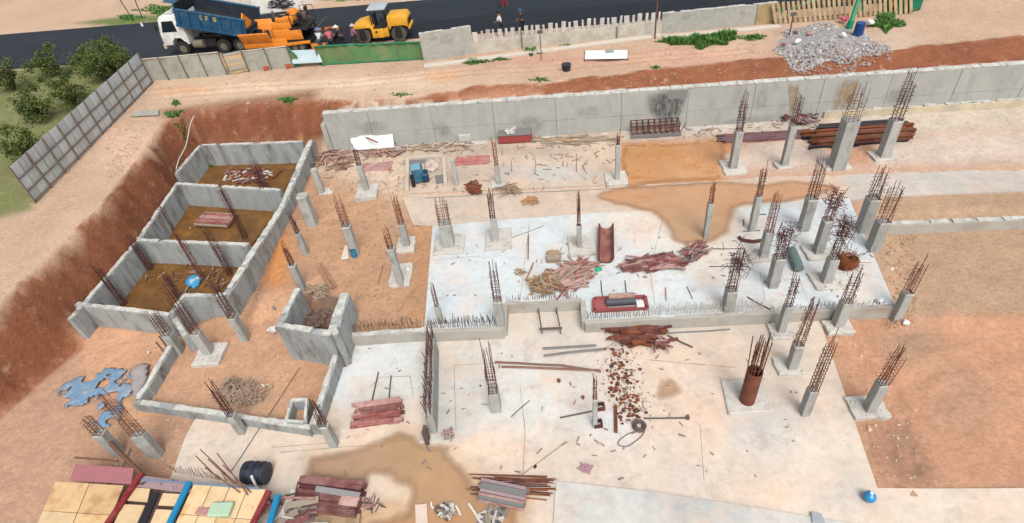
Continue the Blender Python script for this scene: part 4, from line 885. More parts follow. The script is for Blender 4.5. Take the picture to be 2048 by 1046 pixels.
# ---- light sheets lying on the berm
p4 = [G(1170, 122), G(1254, 121), G(1255, 105), G(1171, 106)]
t_ = thing('white_sheet', 'bright white sheet panel lying on the bare berm', 'panel', tuple(p4[0]))
mb = MB(); mb.hexa([v+Vector((0, 0, .12)) for v in p4]+[v+Vector((0, 0, .17)) for v in p4]); mb.build('sheet', mat('white_panel', (236, 242, 242), .5, var=.05, scale=1, bump=.02, k=1.15), t_)
c = G(1219, 108)+Vector((0, 0, .2)); MB().box(c, (.55, .5, .06)).build('label_plate', mat('grey_plate', (146, 160, 158), .6, bump=.05), t_)
for v in p4: MB().box(v+Vector((0, 0, .06)), (.12, .12, .14)).build('block', POSTM, t_)
p4 = [G(590, 136), G(648, 133), G(643, 126), G(570, 128)]
LBS = mat('light_blue_sheet', (176, 196, 202), .5, var=.08, scale=1, c2=(194, 206, 206), bump=.03)
hz = [Vector((0, 0, z)) for z in (.3, .3, 1.0, 1.0)]
t_ = thing('blue_roof_sheet', 'pale blue metal sheet propped against the fence below the paver', 'panel', tuple(p4[0]))
mb = MB(); mb.hexa([v+w for v, w in zip(p4, hz)]+[v+w+Vector((0, -.02, .05)) for v, w in zip(p4, hz)]); mb.build('sheet', LBS, t_)
for v, w in zip(p4[:2], hz[:2]): MB().bar(v, v+w, .08, .08).build('prop', POSTM, t_)
for v, w in zip(p4[2:], hz[2:]): MB().bar(v, v+w, .06, .06).build('prop', POSTM, t_)
# ---- signposts and stakes on the berm
def stake(label, px, y0, y1, r=.04, m=POSTM, cap=None):
    p = G(px, y0); h = hgt(p, y1); t_ = thing('stake', label, 'stake', tuple(p)); MB().cyl(p-Vector((0, 0, .1)), p+Vector((0, 0, h)), r, 6).build('shaft', m, t_)
    if cap: MB().box(p+Vector((0, 0, h)), (.34, .12, .2)).build('head', cap, t_)
    return t_
stake('thin steel stake with a small head on the berm before the pickets', 1083, 120, 64, .04, POSTM, STEELD)
stake('rusty stake on the berm just left of the block wall', 1310, 78, 2, .04, RUST)
stake('dark stake with a lamp head at the left of the rubble heap', 1578, 72, 28, .05, STEELD, STEELD)
p = G(1133, 141); tag(MB().cyl(p, p+Vector((0, 0, .45)), .26, 12, .33).build('black_bucket', mat('black_plastic', (48, 48, 52), .5, bump=.05), smooth=True), 'black bucket on the berm near the edge of the bank', 'bucket', kind='thing')
p4 = [G(262, 235), G(318, 232), G(318, 222), G(268, 226)]; tag(MB().hexa([v+Vector((0, 0, .05)) for v in p4]+[v+Vector((0, 0, .12)) for v in p4]).build('grey_board', SHEETM), 'grey board lying at the foot of the hoarding', 'board', kind='thing')
for px, py, lab in ((350, 140, 'left red brick block on the ground by the sheet fence'), (0, 0, '')):
    pass
BRK = mat('red_block', (176, 86, 64), .9, bump=.2)
for px, py, lab in ((534, 140, 'red block at the foot of the short grey fence'), (578, 136, 'red block under the pale blue sheet')):
    p = G(px, py); tag(MB().box(p+Vector((0, 0, .15)), (.4, .3, .3), .3).build('red_block', BRK, bev=.02), lab, 'block', kind='thing')

# ================================================================== VEHICLES ON THE ROAD
PWHITE = mat('cab_white', (226, 228, 226), .4, var=.1, scale=3, bump=.02, spec=.45, k=1.1, c2=(178, 168, 154), thr=(.52, .74))
PBLUE = mat('tipper_blue', (22, 78, 112), .55, var=.25, scale=3, c2=(80, 108, 122), bump=.05, spec=.4, thr=(.5, .78), k=1.0)
PBLUD = mat('tipper_inside', (34, 42, 56), .8, var=.2, scale=2, c2=(52, 56, 62), bump=.2)
PORNG = mat('paver_orange', (226, 136, 40), .55, var=.22, scale=4, c2=(150, 96, 46), bump=.05, spec=.4, k=1.1, thr=(.54, .74)); PYEL = mat('roller_yellow', (222, 162, 44), .55, var=.2, scale=4, c2=(160, 118, 50), bump=.05, spec=.4, k=1.1, thr=(.54, .74))
BLK = mat('chassis_black', (38, 38, 40), .6, var=.2, scale=4, bump=.1); RUB = mat('tyre_rubber', (44, 44, 44), .9, var=.15, scale=6, bump=.2); GLS = mat('cab_glass', (36, 44, 54), .12, var=.05, bump=0, spec=.8); RIM = mat('rim_grey', (120, 112, 100), .6, var=.2, bump=.05)
DRUM = mat('drum_steel', (84, 82, 78), .55, metal=.2, var=.2, scale=3, c2=(110, 100, 88), bump=.08); CANO = mat('canopy_grey', (176, 186, 192), .5, var=.06, bump=.02); ASM = mat('asphalt_load', (40, 42, 48), .95, var=.3, scale=6, bump=.8, bscale=10)
def wheel(parent, x, y, r, w, sgn):
    mb = MB(); nn = 20; prof = [(r*.55, -w/2), (r*.93, -w/2), (r, -w/2+.05), (r, w/2-.05), (r*.93, w/2), (r*.55, w/2)]
    vs = []
    for rr_, yy in prof: vs += [(x+rr_*math.cos(2*math.pi*k/nn), y+yy, r+rr_*math.sin(2*math.pi*k/nn)) for k in range(nn)]
    fs = [(j*nn+k, j*nn+(k+1) % nn, (j+1)*nn+(k+1) % nn, (j+1)*nn+k) for j in range(len(prof)-1) for k in range(nn)]
    w_ = thing.__call__ if False else None
    t = MB().add(vs, fs).build('wheel', RUB, parent, smooth=True, local=True)
    m2 = MB().cyl((x, y-w*.4, r), (x, y+w*.4, r), r*.57, 16); m2.cyl((x, y-w*.5, r), (x, y+w*.5, r), r*.2, 10); m2.build('rim', RIM, t, local=True, smooth=True)
    return t
def loc_root(name, label, px, py, extra=0.0):
    p = P(px, py, ZR+.02); o = thing(name, label, 'vehicle', tuple(p), math.atan2(-rd.y, -rd.x)+extra); o.scale = (1.06,)*3; return o
# ---- dump truck (x forward); origin under the first rear axle
tr = loc_root('dump_truck', 'blue dump truck with white cab tipping its bed into the orange paver', 466, 94, -.03); tr['category'] = 'truck'
for x in (3.35, 0, -1.35):
    for y in (-.98, .98): wheel(tr, x, y, .52, .34 if x > 1 else .5, 1)
mb = MB(); mb.box((.9, .42, .95), (7.0, .14, .28)); mb.box((.9, -.42, .95), (7.0, .14, .28)); mb.box((1.4, 0, .75), (1.6, 1.9, .5)); mb.box((-.7, 0, .6), (2.0, 1.2, .3)); mb.build('chassis', BLK, tr, local=True, bev=.02)
MB().cyl((1.5, 1.05, .8), (2.3, 1.05, .8), .3, 14).build('fuel_tank', RIM, tr, local=True, smooth=True)
MB().box((1.55, -1.02, .78), (.8, .4, .5)).build('tool_box', STEELD, tr, local=True, bev=.03)
cab = MB(); cab.side([(2.55, .85), (2.55, 2.95), (2.75, 3.05), (4.1, 3.0), (4.3, 2.8), (4.62, 1.7), (4.66, .85), (3.95, .85), (3.85, 1.15), (3.6, 1.35), (3.1, 1.35), (2.85, 1.15), (2.75, .85)], -1.22, 1.22); cabo = cab.build('cab', PWHITE, tr, local=True, bev=.06, seg=2, smooth=True)
MB().side([(4.31, 2.72), (4.33, 2.72), (4.65, 1.75), (4.62, 1.75)], -1.05, 1.05).build('windscreen', GLS, cabo, local=True)
for s_ in (-1, 1):
    MB().side([(3.15, 1.85), (3.15, 2.65), (4.05, 2.65), (4.35, 1.85)], 1.225*s_-.006, 1.225*s_+.006).build('door_window', GLS, cabo, local=True)
    MB().box((4.68, .9*s_, 1.0), (.06, .36, .2)).build('headlight', mat('lamp_glass', (214, 206, 186), .2, bump=0), cabo, local=True, bev=.02)
    MB().box((4.55, 1.42*s_, 2.3), (.1, .2, .5)).build('mirror', BLK, cabo, local=True, bev=.02)
    MB().side([(2.7, 1.05), (2.85, 1.3), (3.1, 1.5), (3.6, 1.5), (3.9, 1.3), (4.05, 1.05), (3.95, 1.05), (3.6, 1.38), (3.1, 1.38), (2.8, 1.05)], 1.1*s_-.15, 1.1*s_+.15).build('wheel_arch', PWHITE, cabo, local=True)
MB().box((2.54, 0, 2.35), (.02, 1.5, .6)).build('rear_window', GLS, cabo, local=True)
MB().box((4.7, 0, .78), (.18, 2.42, .36)).build('bumper', mat('bumper_cream', (206, 190, 168), .6, bump=.05), cabo, local=True, bev=.04)
for s_ in (-.9, .9): MB().box((4.8, s_, .62), (.04, .3, .1)).build('indicator', PORNG, cabo, local=True)
MB().box((3.4, 0, 3.12), (.5, 1.8, .12)).build('roof_visor', PWHITE, cabo, local=True, bev=.04)
tl = R(-13); hx, hz_ = -2.25, 1.15
def bt(x, y, z):                                              # bed coordinates: x from the hinge forward, tilted
    return (hx+x*math.cos(tl)+z*math.sin(tl), y, hz_-x*math.sin(tl)+z*math.cos(tl))
def bed_box(mb, x0, x1, y0, y1, z0, z1):
    return mb.hexa([bt(x0, y0, z0), bt(x1, y0, z0), bt(x1, y1, z0), bt(x0, y1, z0), bt(x0, y0, z1), bt(x1, y0, z1), bt(x1, y1, z1), bt(x0, y1, z1)])
BL, BH, BWd = 5.2, 1.2, 1.38
bed = MB(); bed_box(bed, 0, BL, -BWd, BWd, 0, .1); bedo = bed.build('tipper_floor', PBLUE, tr, local=True)
for s_ in (-1, 1):
    mb = MB(); y0, y1 = (BWd*s_-.05, BWd*s_+.05); bed_box(mb, 0, BL, y0, y1, .1, BH); w_ = mb.build('side_wall', PBLUE, tr, local=True, bev=.01)
    mb = MB(); bed_box(mb, .02, BL-.02, BWd*s_-.06-.005*s_-(.0), BWd*s_-.055 if s_ > 0 else BWd*s_+.06, .12, BH-.05)
    mb = MB(); yi = (BWd-.06)*s_; bed_box(mb, .05, BL-.05, min(yi, yi-.01*s_), max(yi, yi-.01*s_), .12, BH-.04); mb.build('side_lining', PBLUD, tr, local=True)
    mb = MB(); bed_box(mb, -.05, BL+.05, BWd*s_-.1, BWd*s_+.1, BH, BH+.1); mb.build('top_rail', PBLUE, tr, local=True, bev=.02)
    mb = MB(); bed_box(mb, 0, BL, BWd*s_-.02, BWd*s_+.12*s_+.02, .0, .14); mb.build('sill', PBLUE, tr, local=True)
    for k in range(7):
        mb = MB(); x = .3+k*(BL-.6)/6; ya, yb = sorted((BWd*s_+.045*s_, BWd*s_+.13*s_)); bed_box(mb, x-.06, x+.06, ya, yb, .1, BH); mb.build('rib', PBLUE, tr, local=True, bev=.01)
mb = MB(); bed_box(mb, BL-.1, BL, -BWd, BWd, .1, BH+.45); mb.build('headboard', PBLUE, tr, local=True, bev=.02)
mb = MB(); bed_box(mb, BL-.12, BL-.105, -BWd+.07, BWd-.07, .12, BH+.4); mb.build('head_lining', PBLUD, tr, local=True)
mb = MB(); bed_box(mb, BL, BL+.75, -BWd+.05, BWd-.05, BH+.38, BH+.45); mb.build('cab_guard', PBLUE, tr, local=True, bev=.02)
mb = MB(); bed_box(mb, .06, BL-.1, -BWd+.08, BWd-.08, .1, .35); mb.build('asphalt_load', ASM, tr, local=True)
mb = MB(); mb.cyl((1.9, 0, 1.1), bt(4.3, 0, 0), .1, 8); mb.build('hoist_ram', STEELD, tr, local=True)
YMK = mat('yellow_mark', (232, 196, 110), .6, bump=0)
for s_ in (-1, 1):                                            # three yellow characters on the flank
    for k in range(3):
        mb = MB(); x = 2.2+.55*k
        for (u0, u1, v0, v1) in (((-.14, .14, .1, .15), (-.03, .03, -.16, .2), (-.14, .14, -.06, -.01)), ((-.12, -.07, -.16, .18), (-.12, .14, .13, .18), (.07, .13, -.16, .18), (-.1, .1, -.03, .02)), ((-.15, .15, .12, .17), (-.1, .1, 0, .05), (-.15, .15, -.16, -.1), (-.03, .03, -.16, .17)))[k]:
            ya, yb = sorted((BWd*s_+.055*s_, BWd*s_+.062*s_)); bed_box(mb, x+u0, x+u1, ya, yb, .95+v0, .95+v1)
        mb.build('character', YMK, tr, local=True)
# ---- paver; origin at its middle
pv = loc_root('asphalt_paver', 'orange asphalt paver taking asphalt from the dump truck', 590, 92, -.03); pv['category'] = 'paver'
def pb(name, c, d, m, bev=.03, rz=0, mx=None, par=None): return MB().box(c, d, rz, mx).build(name, m, par or pv, local=True, bev=bev, seg=2, smooth=True)
pb('track_base', (-.2, 0, .45), (3.0, 1.7, .3), BLK)
for s_ in (-1, 1):
    mb = MB(); mb.side([(-1.5, .25), (-1.2, .05), (1.2, .05), (1.5, .25), (1.5, .6), (1.2, .8), (-1.2, .8), (-1.5, .6)], .95*s_-.2, .95*s_+.2); tk = mb.build('crawler_track', BLK, pv, local=True, bev=.04, smooth=True)
    for k in range(5):
        x = -1.1+.55*k; MB().cyl((x, .95*s_-.22, .32), (x, .95*s_+.22, .32), .2, 10).build('road_wheel', RIM, tk, local=True, smooth=True)
    mx = Matrix.Rotation(R(-28*s_), 3, 'X'); pb('hopper_wing', (2.15, 1.35*s_, 1.15), (2.3, .1, 1.1), PORNG, .02, 0, mx)
    pb('side_plate', (1.6, 1.15*s_, .75), (3.4, .12, .6), PORNG, .02)
    pb('side_panel', (-.3, 1.1*s_, 1.25), (2.2, .1, .75), PORNG)
    pb('operator_seat', (-1.15, .75*s_, 2.05), (.5, .45, .14), BLK); pb('seat_back', (-1.38, .75*s_, 2.35), (.12, .45, .55), BLK)
    MB().bar((-1.9, 1.25*s_, .7), (1.0, 1.25*s_, .55), .12, .2).build('tow_arm', PORNG, pv, local=True, bev=.02)
pb('hopper_floor', (2.1, 0, .7), (2.2, 2.0, .1), BLK, .01); pb('asphalt_heap', (1.7, 0, .9), (1.3, 1.7, .35), ASM, .12)
pb('push_beam', (3.3, 0, .55), (.2, 2.2, .3), PORNG)
pb('front_apron', (.95, 0, 1.25), (.14, 2.3, .95), PORNG)
pb('engine_hood', (.1, 0, 1.75), (1.5, 1.9, .75), PORNG, .1); pb('hood_vent', (.4, 0, 2.14), (.6, 1.2, .05), BLK, .01); pb('platform', (-1.2, 0, 1.6), (1.3, 2.3, .14), BLK)
pb('console', (-.75, 0, 2.15), (.3, 1.6, .6), PORNG, .05); MB().cyl((.55, .6, 2.1), (.55, .6, 2.85), .07, 8).build('exhaust', STEELD, pv, local=True, smooth=True)
pb('upper_fender', (-.1, .75, 2.25), (1.0, .4, .35), PORNG, .06); pb('upper_box', (-.35, -.6, 2.3), (.6, .6, .45), PORNG, .06)
pb('auger', (-2.1, 0, .4), (.3, 3.0, .4), BLK); pb('screed', (-2.6, 0, .35), (.8, 3.2, .5), BLK); pb('screed_walkway', (-3.05, 0, .5), (.35, 3.2, .08), STEELD, .01)
for s_ in (-1, 1): pb('end_gate', (-2.6, 1.65*s_, .4), (1.1, .08, .6), PORNG, .01); MB().cyl((-2.6, 1.3*s_, .6), (-2.6, 1.3*s_, 1.6), .03, 6).build('handle_post', STEELD, pv, local=True)
MB().tube([(-2.6, -1.3, 1.6), (-2.6, 1.3, 1.6)], .03, 6).build('hand_rail', STEELD, pv, local=True)
mx = Matrix.Rotation(R(45), 3, 'X'); MB().box((3.35, -.2, 1.75), (.1, 1.25, 1.25), 0, mx).build('folded_flap', PORNG, pv, local=True, bev=.03)
mx2 = MB(); mx2.box((3.41, -.2, 1.75), (.03, .5, .5), 0, mx); mx2.build('warning_mark', mat('mark_cream', (238, 196, 130), .6, bump=0), pv, local=True)
for k in range(9):
    x_, y_ = random.uniform(-1.6, .8), random.uniform(-.9, .9); pb('engine_box', (x_, y_, 2.15+random.uniform(0, .2)), (random.uniform(.15, .4), random.uniform(.15, .4), random.uniform(.2, .45)), random.choice([BLK, STEELD, BLK, PORNG]), .02)
for k in range(7):
    a_ = Vector((random.uniform(-1.8, .6), random.uniform(-1, 1), 1.9)); b_ = Vector((random.uniform(-2.6, 0), random.uniform(-1.2, 1.2), random.uniform(.8, 1.8))); m_ = a_.lerp(b_, .5)+Vector((0, 0, .5)); MB().tube([a_*(1-f)**2+m_*2*f*(1-f)+b_*f*f for f in np.linspace(0, 1, 7)], .035, 5).build('hose', BLK, pv, local=True)
for s_ in (-1, 1): MB().tube([(-1.8, 1.1*s_, 1.65), (-1.8, 1.1*s_, 2.6), (-.8, 1.1*s_, 2.6), (-.8, 1.1*s_, 1.65)], .03, 5).build('guard_rail', BLK, pv, local=True)
# ---- roller
ro = loc_root('road_roller', 'yellow tandem road roller with a grey canopy on the fresh asphalt', 770, 78, 0); ro.scale = (.95,)*3; ro['category'] = 'roller'
def rb_(name, c, d, m, bev=.04, mx=None): return MB().box(c, d, 0, mx).build(name, m, ro, local=True, bev=bev, seg=2, smooth=True)
for x in (-1.5, 1.5):
    MB().cyl((x, -.85, .62), (x, .85, .62), .62, 28).build('drum', DRUM, ro, local=True, smooth=True)
    for s_ in (-1, 1): MB().side([(x-.3, .45), (x-.2, 1.25), (x+.2, 1.25), (x+.3, .45), (x, .3)], .9*s_-.04, .9*s_+.04).build('drum_yoke', BLK, ro, local=True, bev=.01)
mb = MB(); mb.side([(-2.35, 1.1), (-2.4, 1.75), (-2.2, 2.05), (-.75, 2.05), (-.7, 1.1), (-.9, 1.0), (-1.0, 1.25), (-2.1, 1.25)], -.85, .85); mb.build('engine_hood', PYEL, ro, local=True, bev=.08, seg=2, smooth=True)
rb_('hood_grille', (-2.41, 0, 1.5), (.03, 1.1, .4), BLK, .005); rb_('rear_bumper', (-2.45, 0, 1.05), (.15, 1.6, .22), PYEL)
mb = MB(); mb.side([(.55, .95), (.5, 1.35), (1.1, 1.75), (1.9, 1.6), (2.35, 1.35), (2.4, 1.05), (2.1, 1.22), (.9, 1.25)], -.85, .85); mb.build('front_frame', PYEL, ro, local=True, bev=.06, seg=2, smooth=True)
rb_('centre_frame', (0, 0, .8), (1.3, 1.5, .75), PYEL, .06); rb_('side_tank', (.2, .84, .8), (1.0, .16, .7), PYEL); rb_('side_tank', (.2, -.84, .8), (1.0, .16, .7), PYEL); rb_('hitch', (-.7, 0, .7), (.4, .6, .5), BLK)
MB().cyl((.3, .93, .95), (.3, .94, .95), .1, 12).build('emblem', BLK, ro, local=True); MB().cyl((.3, -.94, .95), (.3, -.93, .95), .1, 12).build('emblem', BLK, ro, local=True)
rb_('operator_floor', (.1, 0, 1.22), (1.2, 1.6, .08), BLK, .01); rb_('seat', (-.2, 0, 1.6), (.5, .5, .14), BLK); rb_('seat_back', (-.42, 0, 1.95), (.12, .5, .6), BLK); rb_('dash', (.5, 0, 1.7), (.25, .7, .8), BLK, .04)
MB().tube([(.32+.0, .18*math.cos(k*.6283), 2.12+.18*math.sin(k*.6283)) for k in range(11)], .02, 5).build('steering_wheel', BLK, ro, local=True)
for x in (-.6, .62):
    for s_ in (-1, 1): MB().cyl((x, .72*s_, 1.2), (x*.9, .7*s_, 2.6), .04, 6).build('canopy_post', BLK, ro, local=True)
rb_('canopy_roof', (0, 0, 2.66), (1.5, 1.7, .14), CANO, .05)

# ================================================================== WORKERS
SKIN = mat('skin', (140, 96, 72), .6, var=.05, bump=0)
CL = {}
def cloth(c):
    if c not in CL: CL[c] = mat('cloth_%d_%d_%d' % c, c, .9, var=.12, scale=8, bump=.1)
    return CL[c]
def skinned(name, verts, edges, radii, m, parent, root=0):
    me_ = bpy.data.meshes.new(name); me_.from_pydata(verts, edges, []); me_.materials.append(m)
    o = bpy.data.objects.new(name, me_); COL.objects.link(o); o.parent = parent
    sk = o.modifiers.new('skin', 'SKIN'); sk.use_smooth_shade = True
    if not me_.skin_vertices: 
        bm = bmesh.new(); bm.from_mesh(me_); bm.verts.layers.skin.verify(); bm.to_mesh(me_); bm.free()
    for k, v in enumerate(me_.skin_vertices[0].data): v.radius = (radii[k], radii[k]*(.8 if False else 1)); v.use_root = (k == root)
    ss = o.modifiers.new('sub', 'SUBSURF'); ss.levels = 1; ss.render_levels = 1
    return o
def person(label, px, py, z, rz, shirt, trousers, hat=None, bend=0.0, arms=.35, step=.18, kneel=False):
    p = P(px, py, z); t_ = thing('person', label, 'person', tuple(p), rz, 'road workers'); t_.scale = (1.06,)*3
    sb, cb = math.sin(bend), math.cos(bend)
    def T(x, y, h): return (x+sb*h, y, .92+cb*h)              # torso, bent forward (x) about the hips
    hipL, hipR = (0, .1, .9), (0, -.1, .9)
    body = {'pel': (0, 0, .95), 'sp': T(0, 0, .25), 'ch': T(0, 0, .48), 'nk': T(.01, 0, .6), 'hd': T(.03, 0, .70), 'tp': T(.03, 0, .83), 'ns': T(.13, 0, .71),
            'shl': T(0, .19, .5), 'ell': T(.06+arms*.3, .26, .25), 'hal': T(.1+arms*.8, .22, .08+arms*.2), 'fil': T(.14+arms*.95, .2, .04+arms*.2),
            'shr': T(0, -.19, .5), 'elr': T(.06+arms*.2, -.26, .24), 'har': T(.1+arms*.6, -.23, .04+arms*.15), 'fir': T(.13+arms*.72, -.22, -.02+arms*.15),
            'hl': hipL, 'kl': (.06+step, .11, .5), 'al': (step*.7, .11, .09), 'tl': (step*.7+.17, .12, .03), 'hr': hipR, 'kr': (.04-step*.4, -.11, .5), 'ar': (-step, -.11, .09), 'tr': (-step+.17, -.12, .03)}
    E_d = [('pel', 'sp'), ('sp', 'ch'), ('ch', 'nk'), ('nk', 'hd'), ('hd', 'tp'), ('hd', 'ns'), ('ch', 'shl'), ('shl', 'ell'), ('ell', 'hal'), ('hal', 'fil'), ('ch', 'shr'), ('shr', 'elr'), ('elr', 'har'), ('har', 'fir'), ('pel', 'hl'), ('hl', 'kl'), ('kl', 'al'), ('al', 'tl'), ('pel', 'hr'), ('hr', 'kr'), ('kr', 'ar'), ('ar', 'tr')]
    RD = {'pel': .13, 'sp': .125, 'ch': .14, 'nk': .055, 'hd': .088, 'tp': .075, 'ns': .018, 'shl': .065, 'ell': .045, 'hal': .035, 'fil': .028, 'shr': .065, 'elr': .045, 'har': .035, 'fir': .028, 'hl': .1, 'kl': .065, 'al': .045, 'tl': .04, 'hr': .1, 'kr': .065, 'ar': .045, 'tr': .04}
    def sub(keys, name, m, grow):
        ks = [k for k in body if k in keys]; ix = {k: i_ for i_, k in enumerate(ks)}
        return skinned(name, [body[k] for k in ks], [(ix[a], ix[b]) for a, b in E_d if a in ix and b in ix], [RD[k]+grow for k in ks], m, t_, 0)
    sub(set(body), 'body', SKIN, 0); sub({'pel', 'sp', 'ch', 'shl', 'ell', 'shr', 'elr'}, 'shirt', cloth(shirt), .022); sub({'pel', 'hl', 'kl', 'al', 'hr', 'kr', 'ar'}, 'trousers', cloth(trousers), .018)
    hx_, hy_, hz2 = body['hd']; mb = MB(); nn = 12; vs = []
    rings = [(.2, .06), (.125, .065), (.12, .11), (.09, .17), (.03, .2)] if hat else [(.098, .02), (.105, .07), (.1, .12), (.07, .17), (.02, .19)]
    for r_, zz in rings: vs += [(hx_-.01+r_*math.cos(2*math.pi*k/nn), hy_+r_*math.sin(2*math.pi*k/nn), hz2+zz) for k in range(nn)]
    mb.add(vs, [(j*nn+k, j*nn+(k+1) % nn, (j+1)*nn+(k+1) % nn, (j+1)*nn+k) for j in range(4) for k in range(nn)]+[tuple(range(4*nn, 5*nn))]); mb.build('hat' if hat else 'hair', cloth(hat or (40, 34, 32)), t_, local=True, smooth=True)
    return t_
ZF = ZR+.02
person('person in dark clothes with a red hat at the back of the paver', 628, 58, ZF, 2.6, (52, 52, 60), (40, 42, 52), (196, 36, 60), .3)
person('person in a pink shirt bending beside the paver screed', 630, 82, ZF, 2.9, (222, 150, 196), (44, 46, 56), None, .9, .6)
person('person in dark clothes close behind the paver', 612, 72, ZF, 3.0, (46, 48, 56), (36, 38, 44), (60, 60, 70), .4)
person('person in a white shirt standing by the green net right of the paver', 646, 106, ZF, 1.2, (214, 222, 226), (70, 78, 96), (90, 140, 190), .2)
person('person in a red shirt behind the green net', 668, 104, ZF, 2.0, (196, 100, 110), (48, 50, 60), (180, 80, 90), .5)
person('person in dark clothes with a broad white hat between paver and roller', 690, 98, ZF, 2.4, (44, 44, 52), (38, 40, 48), (236, 236, 232), .6)
person('person in a purple shirt next to the left drum of the roller', 712, 98, ZF, .5, (154, 104, 150), (60, 60, 70), (196, 186, 186), .2)
person('person in a white shirt behind the left end of the pickets', 1004, 72, ZF, 3.0, (224, 226, 226), (50, 54, 64), None, .2)
person('person in dark clothes behind the pickets', 1046, 68, ZF, 3.0, (44, 46, 60), (40, 42, 50), (60, 84, 130), .1)
person('person in a red shirt at the far side of the road', 1011, 14, ZF, 3.0, (200, 40, 50), (170, 40, 46), None, .1)
# ================================================================== MATERIALS AND DEBRIS ON SITE
PINKW = mat('pink_board', (172, 124, 118), .85, var=.3, scale=4, c2=(194, 164, 154), bump=.2, rnd=.15); REDW = mat('red_board', (150, 80, 76), .8, var=.3, scale=4, c2=(172, 120, 112), bump=.15, rnd=.15)
MAROON = mat('maroon_board', (112, 66, 64), .85, var=.3, scale=4, c2=(144, 104, 98), bump=.2, rnd=.2); WOOD = mat('raw_timber', (182, 154, 122), .85, var=.25, scale=4, c2=(150, 124, 96), bump=.2, rnd=.18); WOODG = mat('grey_timber', (160, 146, 128), .9, var=.2, scale=4, bump=.25, rnd=.15)
PLY = mat('plywood_tan', (226, 198, 156), .85, var=.2, scale=3, c2=(206, 172, 128), bump=.15, rnd=.08, thr=(.46, .7)); PLYS = mat('plywood_stained', (226, 190, 142), .85, var=.2, scale=3, c2=(192, 148, 100), bump=.15, rnd=.1, thr=(.48, .66)); PLYG = mat('plywood_grey', (150, 146, 146), .85, var=.2, scale=3, bump=.15)
REDP = mat('red_steel_beam', (132, 34, 42), .55, var=.2, scale=4, c2=(150, 70, 66), bump=.05); BLUP = mat('blue_steel_beam', (28, 132, 178), .5, var=.15, scale=4, bump=.05); BLKP = mat('black_plastic_tank', (38, 42, 56), .45, var=.25, scale=5, c2=(60, 66, 80), bump=.1)
TARP = mat('blue_tarp', (118, 152, 180), .6, var=.3, scale=4, c2=(182, 178, 174), bump=.6, bscale=6, thr=(.5, .7)); WHT = mat('white_plastic', (232, 232, 230), .6, var=.08, bump=.1); GRYM = mat('grey_block', (128, 126, 126), .9, var=.2, scale=4, bump=.2)
def obj(mb, name, m, label, cat, group=None, **k): return tag(mb.build(name, m, **k), label, cat, group, 'thing')
def plank(parent, a, b, w, h, m, name='plank', tilt=0): return MB().bar(a, b, w, h).build(name, m, parent)
def stack(name, label, cat, p0, p1, z, width, layers_, per, mats, h=.08, jit=.05, part='plank', ext=.08):
    """boards lying side by side along p0-p1 in layers"""
    a, b = P(*p0, z), P(*p1, z); t_ = thing(name, label, cat, tuple(a)); d = (b-a).normalized(); n = Vector((-d.y, d.x, 0))
    for j in range(layers_):
        for k in range(per):
            o = n*((k+.5)/per-.5)*width+n*random.uniform(-.02, .02)
            yaw = random.uniform(-jit, jit)*(b-a).length*.5; e0 = random.uniform(-ext, ext); zz = Vector((0, 0, h*(j+.5)+random.uniform(0, .012)))
            plank(t_, a+o+d*e0+n*yaw+zz, b+o+d*random.uniform(-ext, ext)-n*yaw+zz, width/per*.9, h*.92, random.choice(mats), part)
    return t_
def scatter(name, label, cat, cx, cy, rx, ry, z, n, ln, sec, mats, part='plank', hmax=.25, ang=None, spread=.6, thick=None):
    """loose pieces thrown on a heap"""
    c = P(cx, cy, z); t_ = thing(name, label, cat, tuple(c)); n = int(n*1.5); sec = (sec[0]*.68, sec[1]*.75)
    for k in range(n):
        r_ = math.sqrt(random.random()); th = random.uniform(0, 2*math.pi); q = P(cx+rx*r_*math.cos(th), cy+ry*r_*math.sin(th), z)
        a_ = random.uniform(0, math.pi) if ang is None else ang+random.gauss(0, spread); l = random.uniform(*ln); dz = random.uniform(0, hmax)*(1-r_*.6)+sec[1]/2
        d = Vector((math.cos(a_), math.sin(a_), random.uniform(-.08, .08)))*l/2; q.z = z+dz+abs(d.z)
        plank(t_, q-d, q+d, sec[0]*random.uniform(.7, 1.3), sec[1]*random.uniform(.8, 1.2), random.choice(mats), part)
    return t_
def rod(label, p0, p1, z, r=.025, m=STEELD, name='steel_rod', cat='rod', lift=0, group=None):
    a, b = P(*p0, z), P(*p1, z); k = max(2, int((b-a).length/.8)); n = (b-a).normalized().cross(Vector((0, 0, 1)))
    pts = [a.lerp(b, i_/k)+n*random.uniform(-.02, .02)+Vector((0, 0, r+lift)) for i_ in range(k+1)]
    return obj(MB().tube(pts, r, 5), name, m, label, cat, group)
def panel(name, label, cat, quad, z, th, m, parts=None, lean=None):
    q = [P(x, y, z) for x, y in quad]; mb = MB(); mb.hexa([v for v in q]+[v+Vector((0, 0, th)) for v in q]); 
    o = mb.build(name, m, bev=.008); bmw = bmesh.new(); bmw.from_mesh(o.data); bmesh.ops.recalc_face_normals(bmw, faces=bmw.faces[:]); bmw.to_mesh(o.data); bmw.free()
    return tag(o, label, cat, None, 'thing')
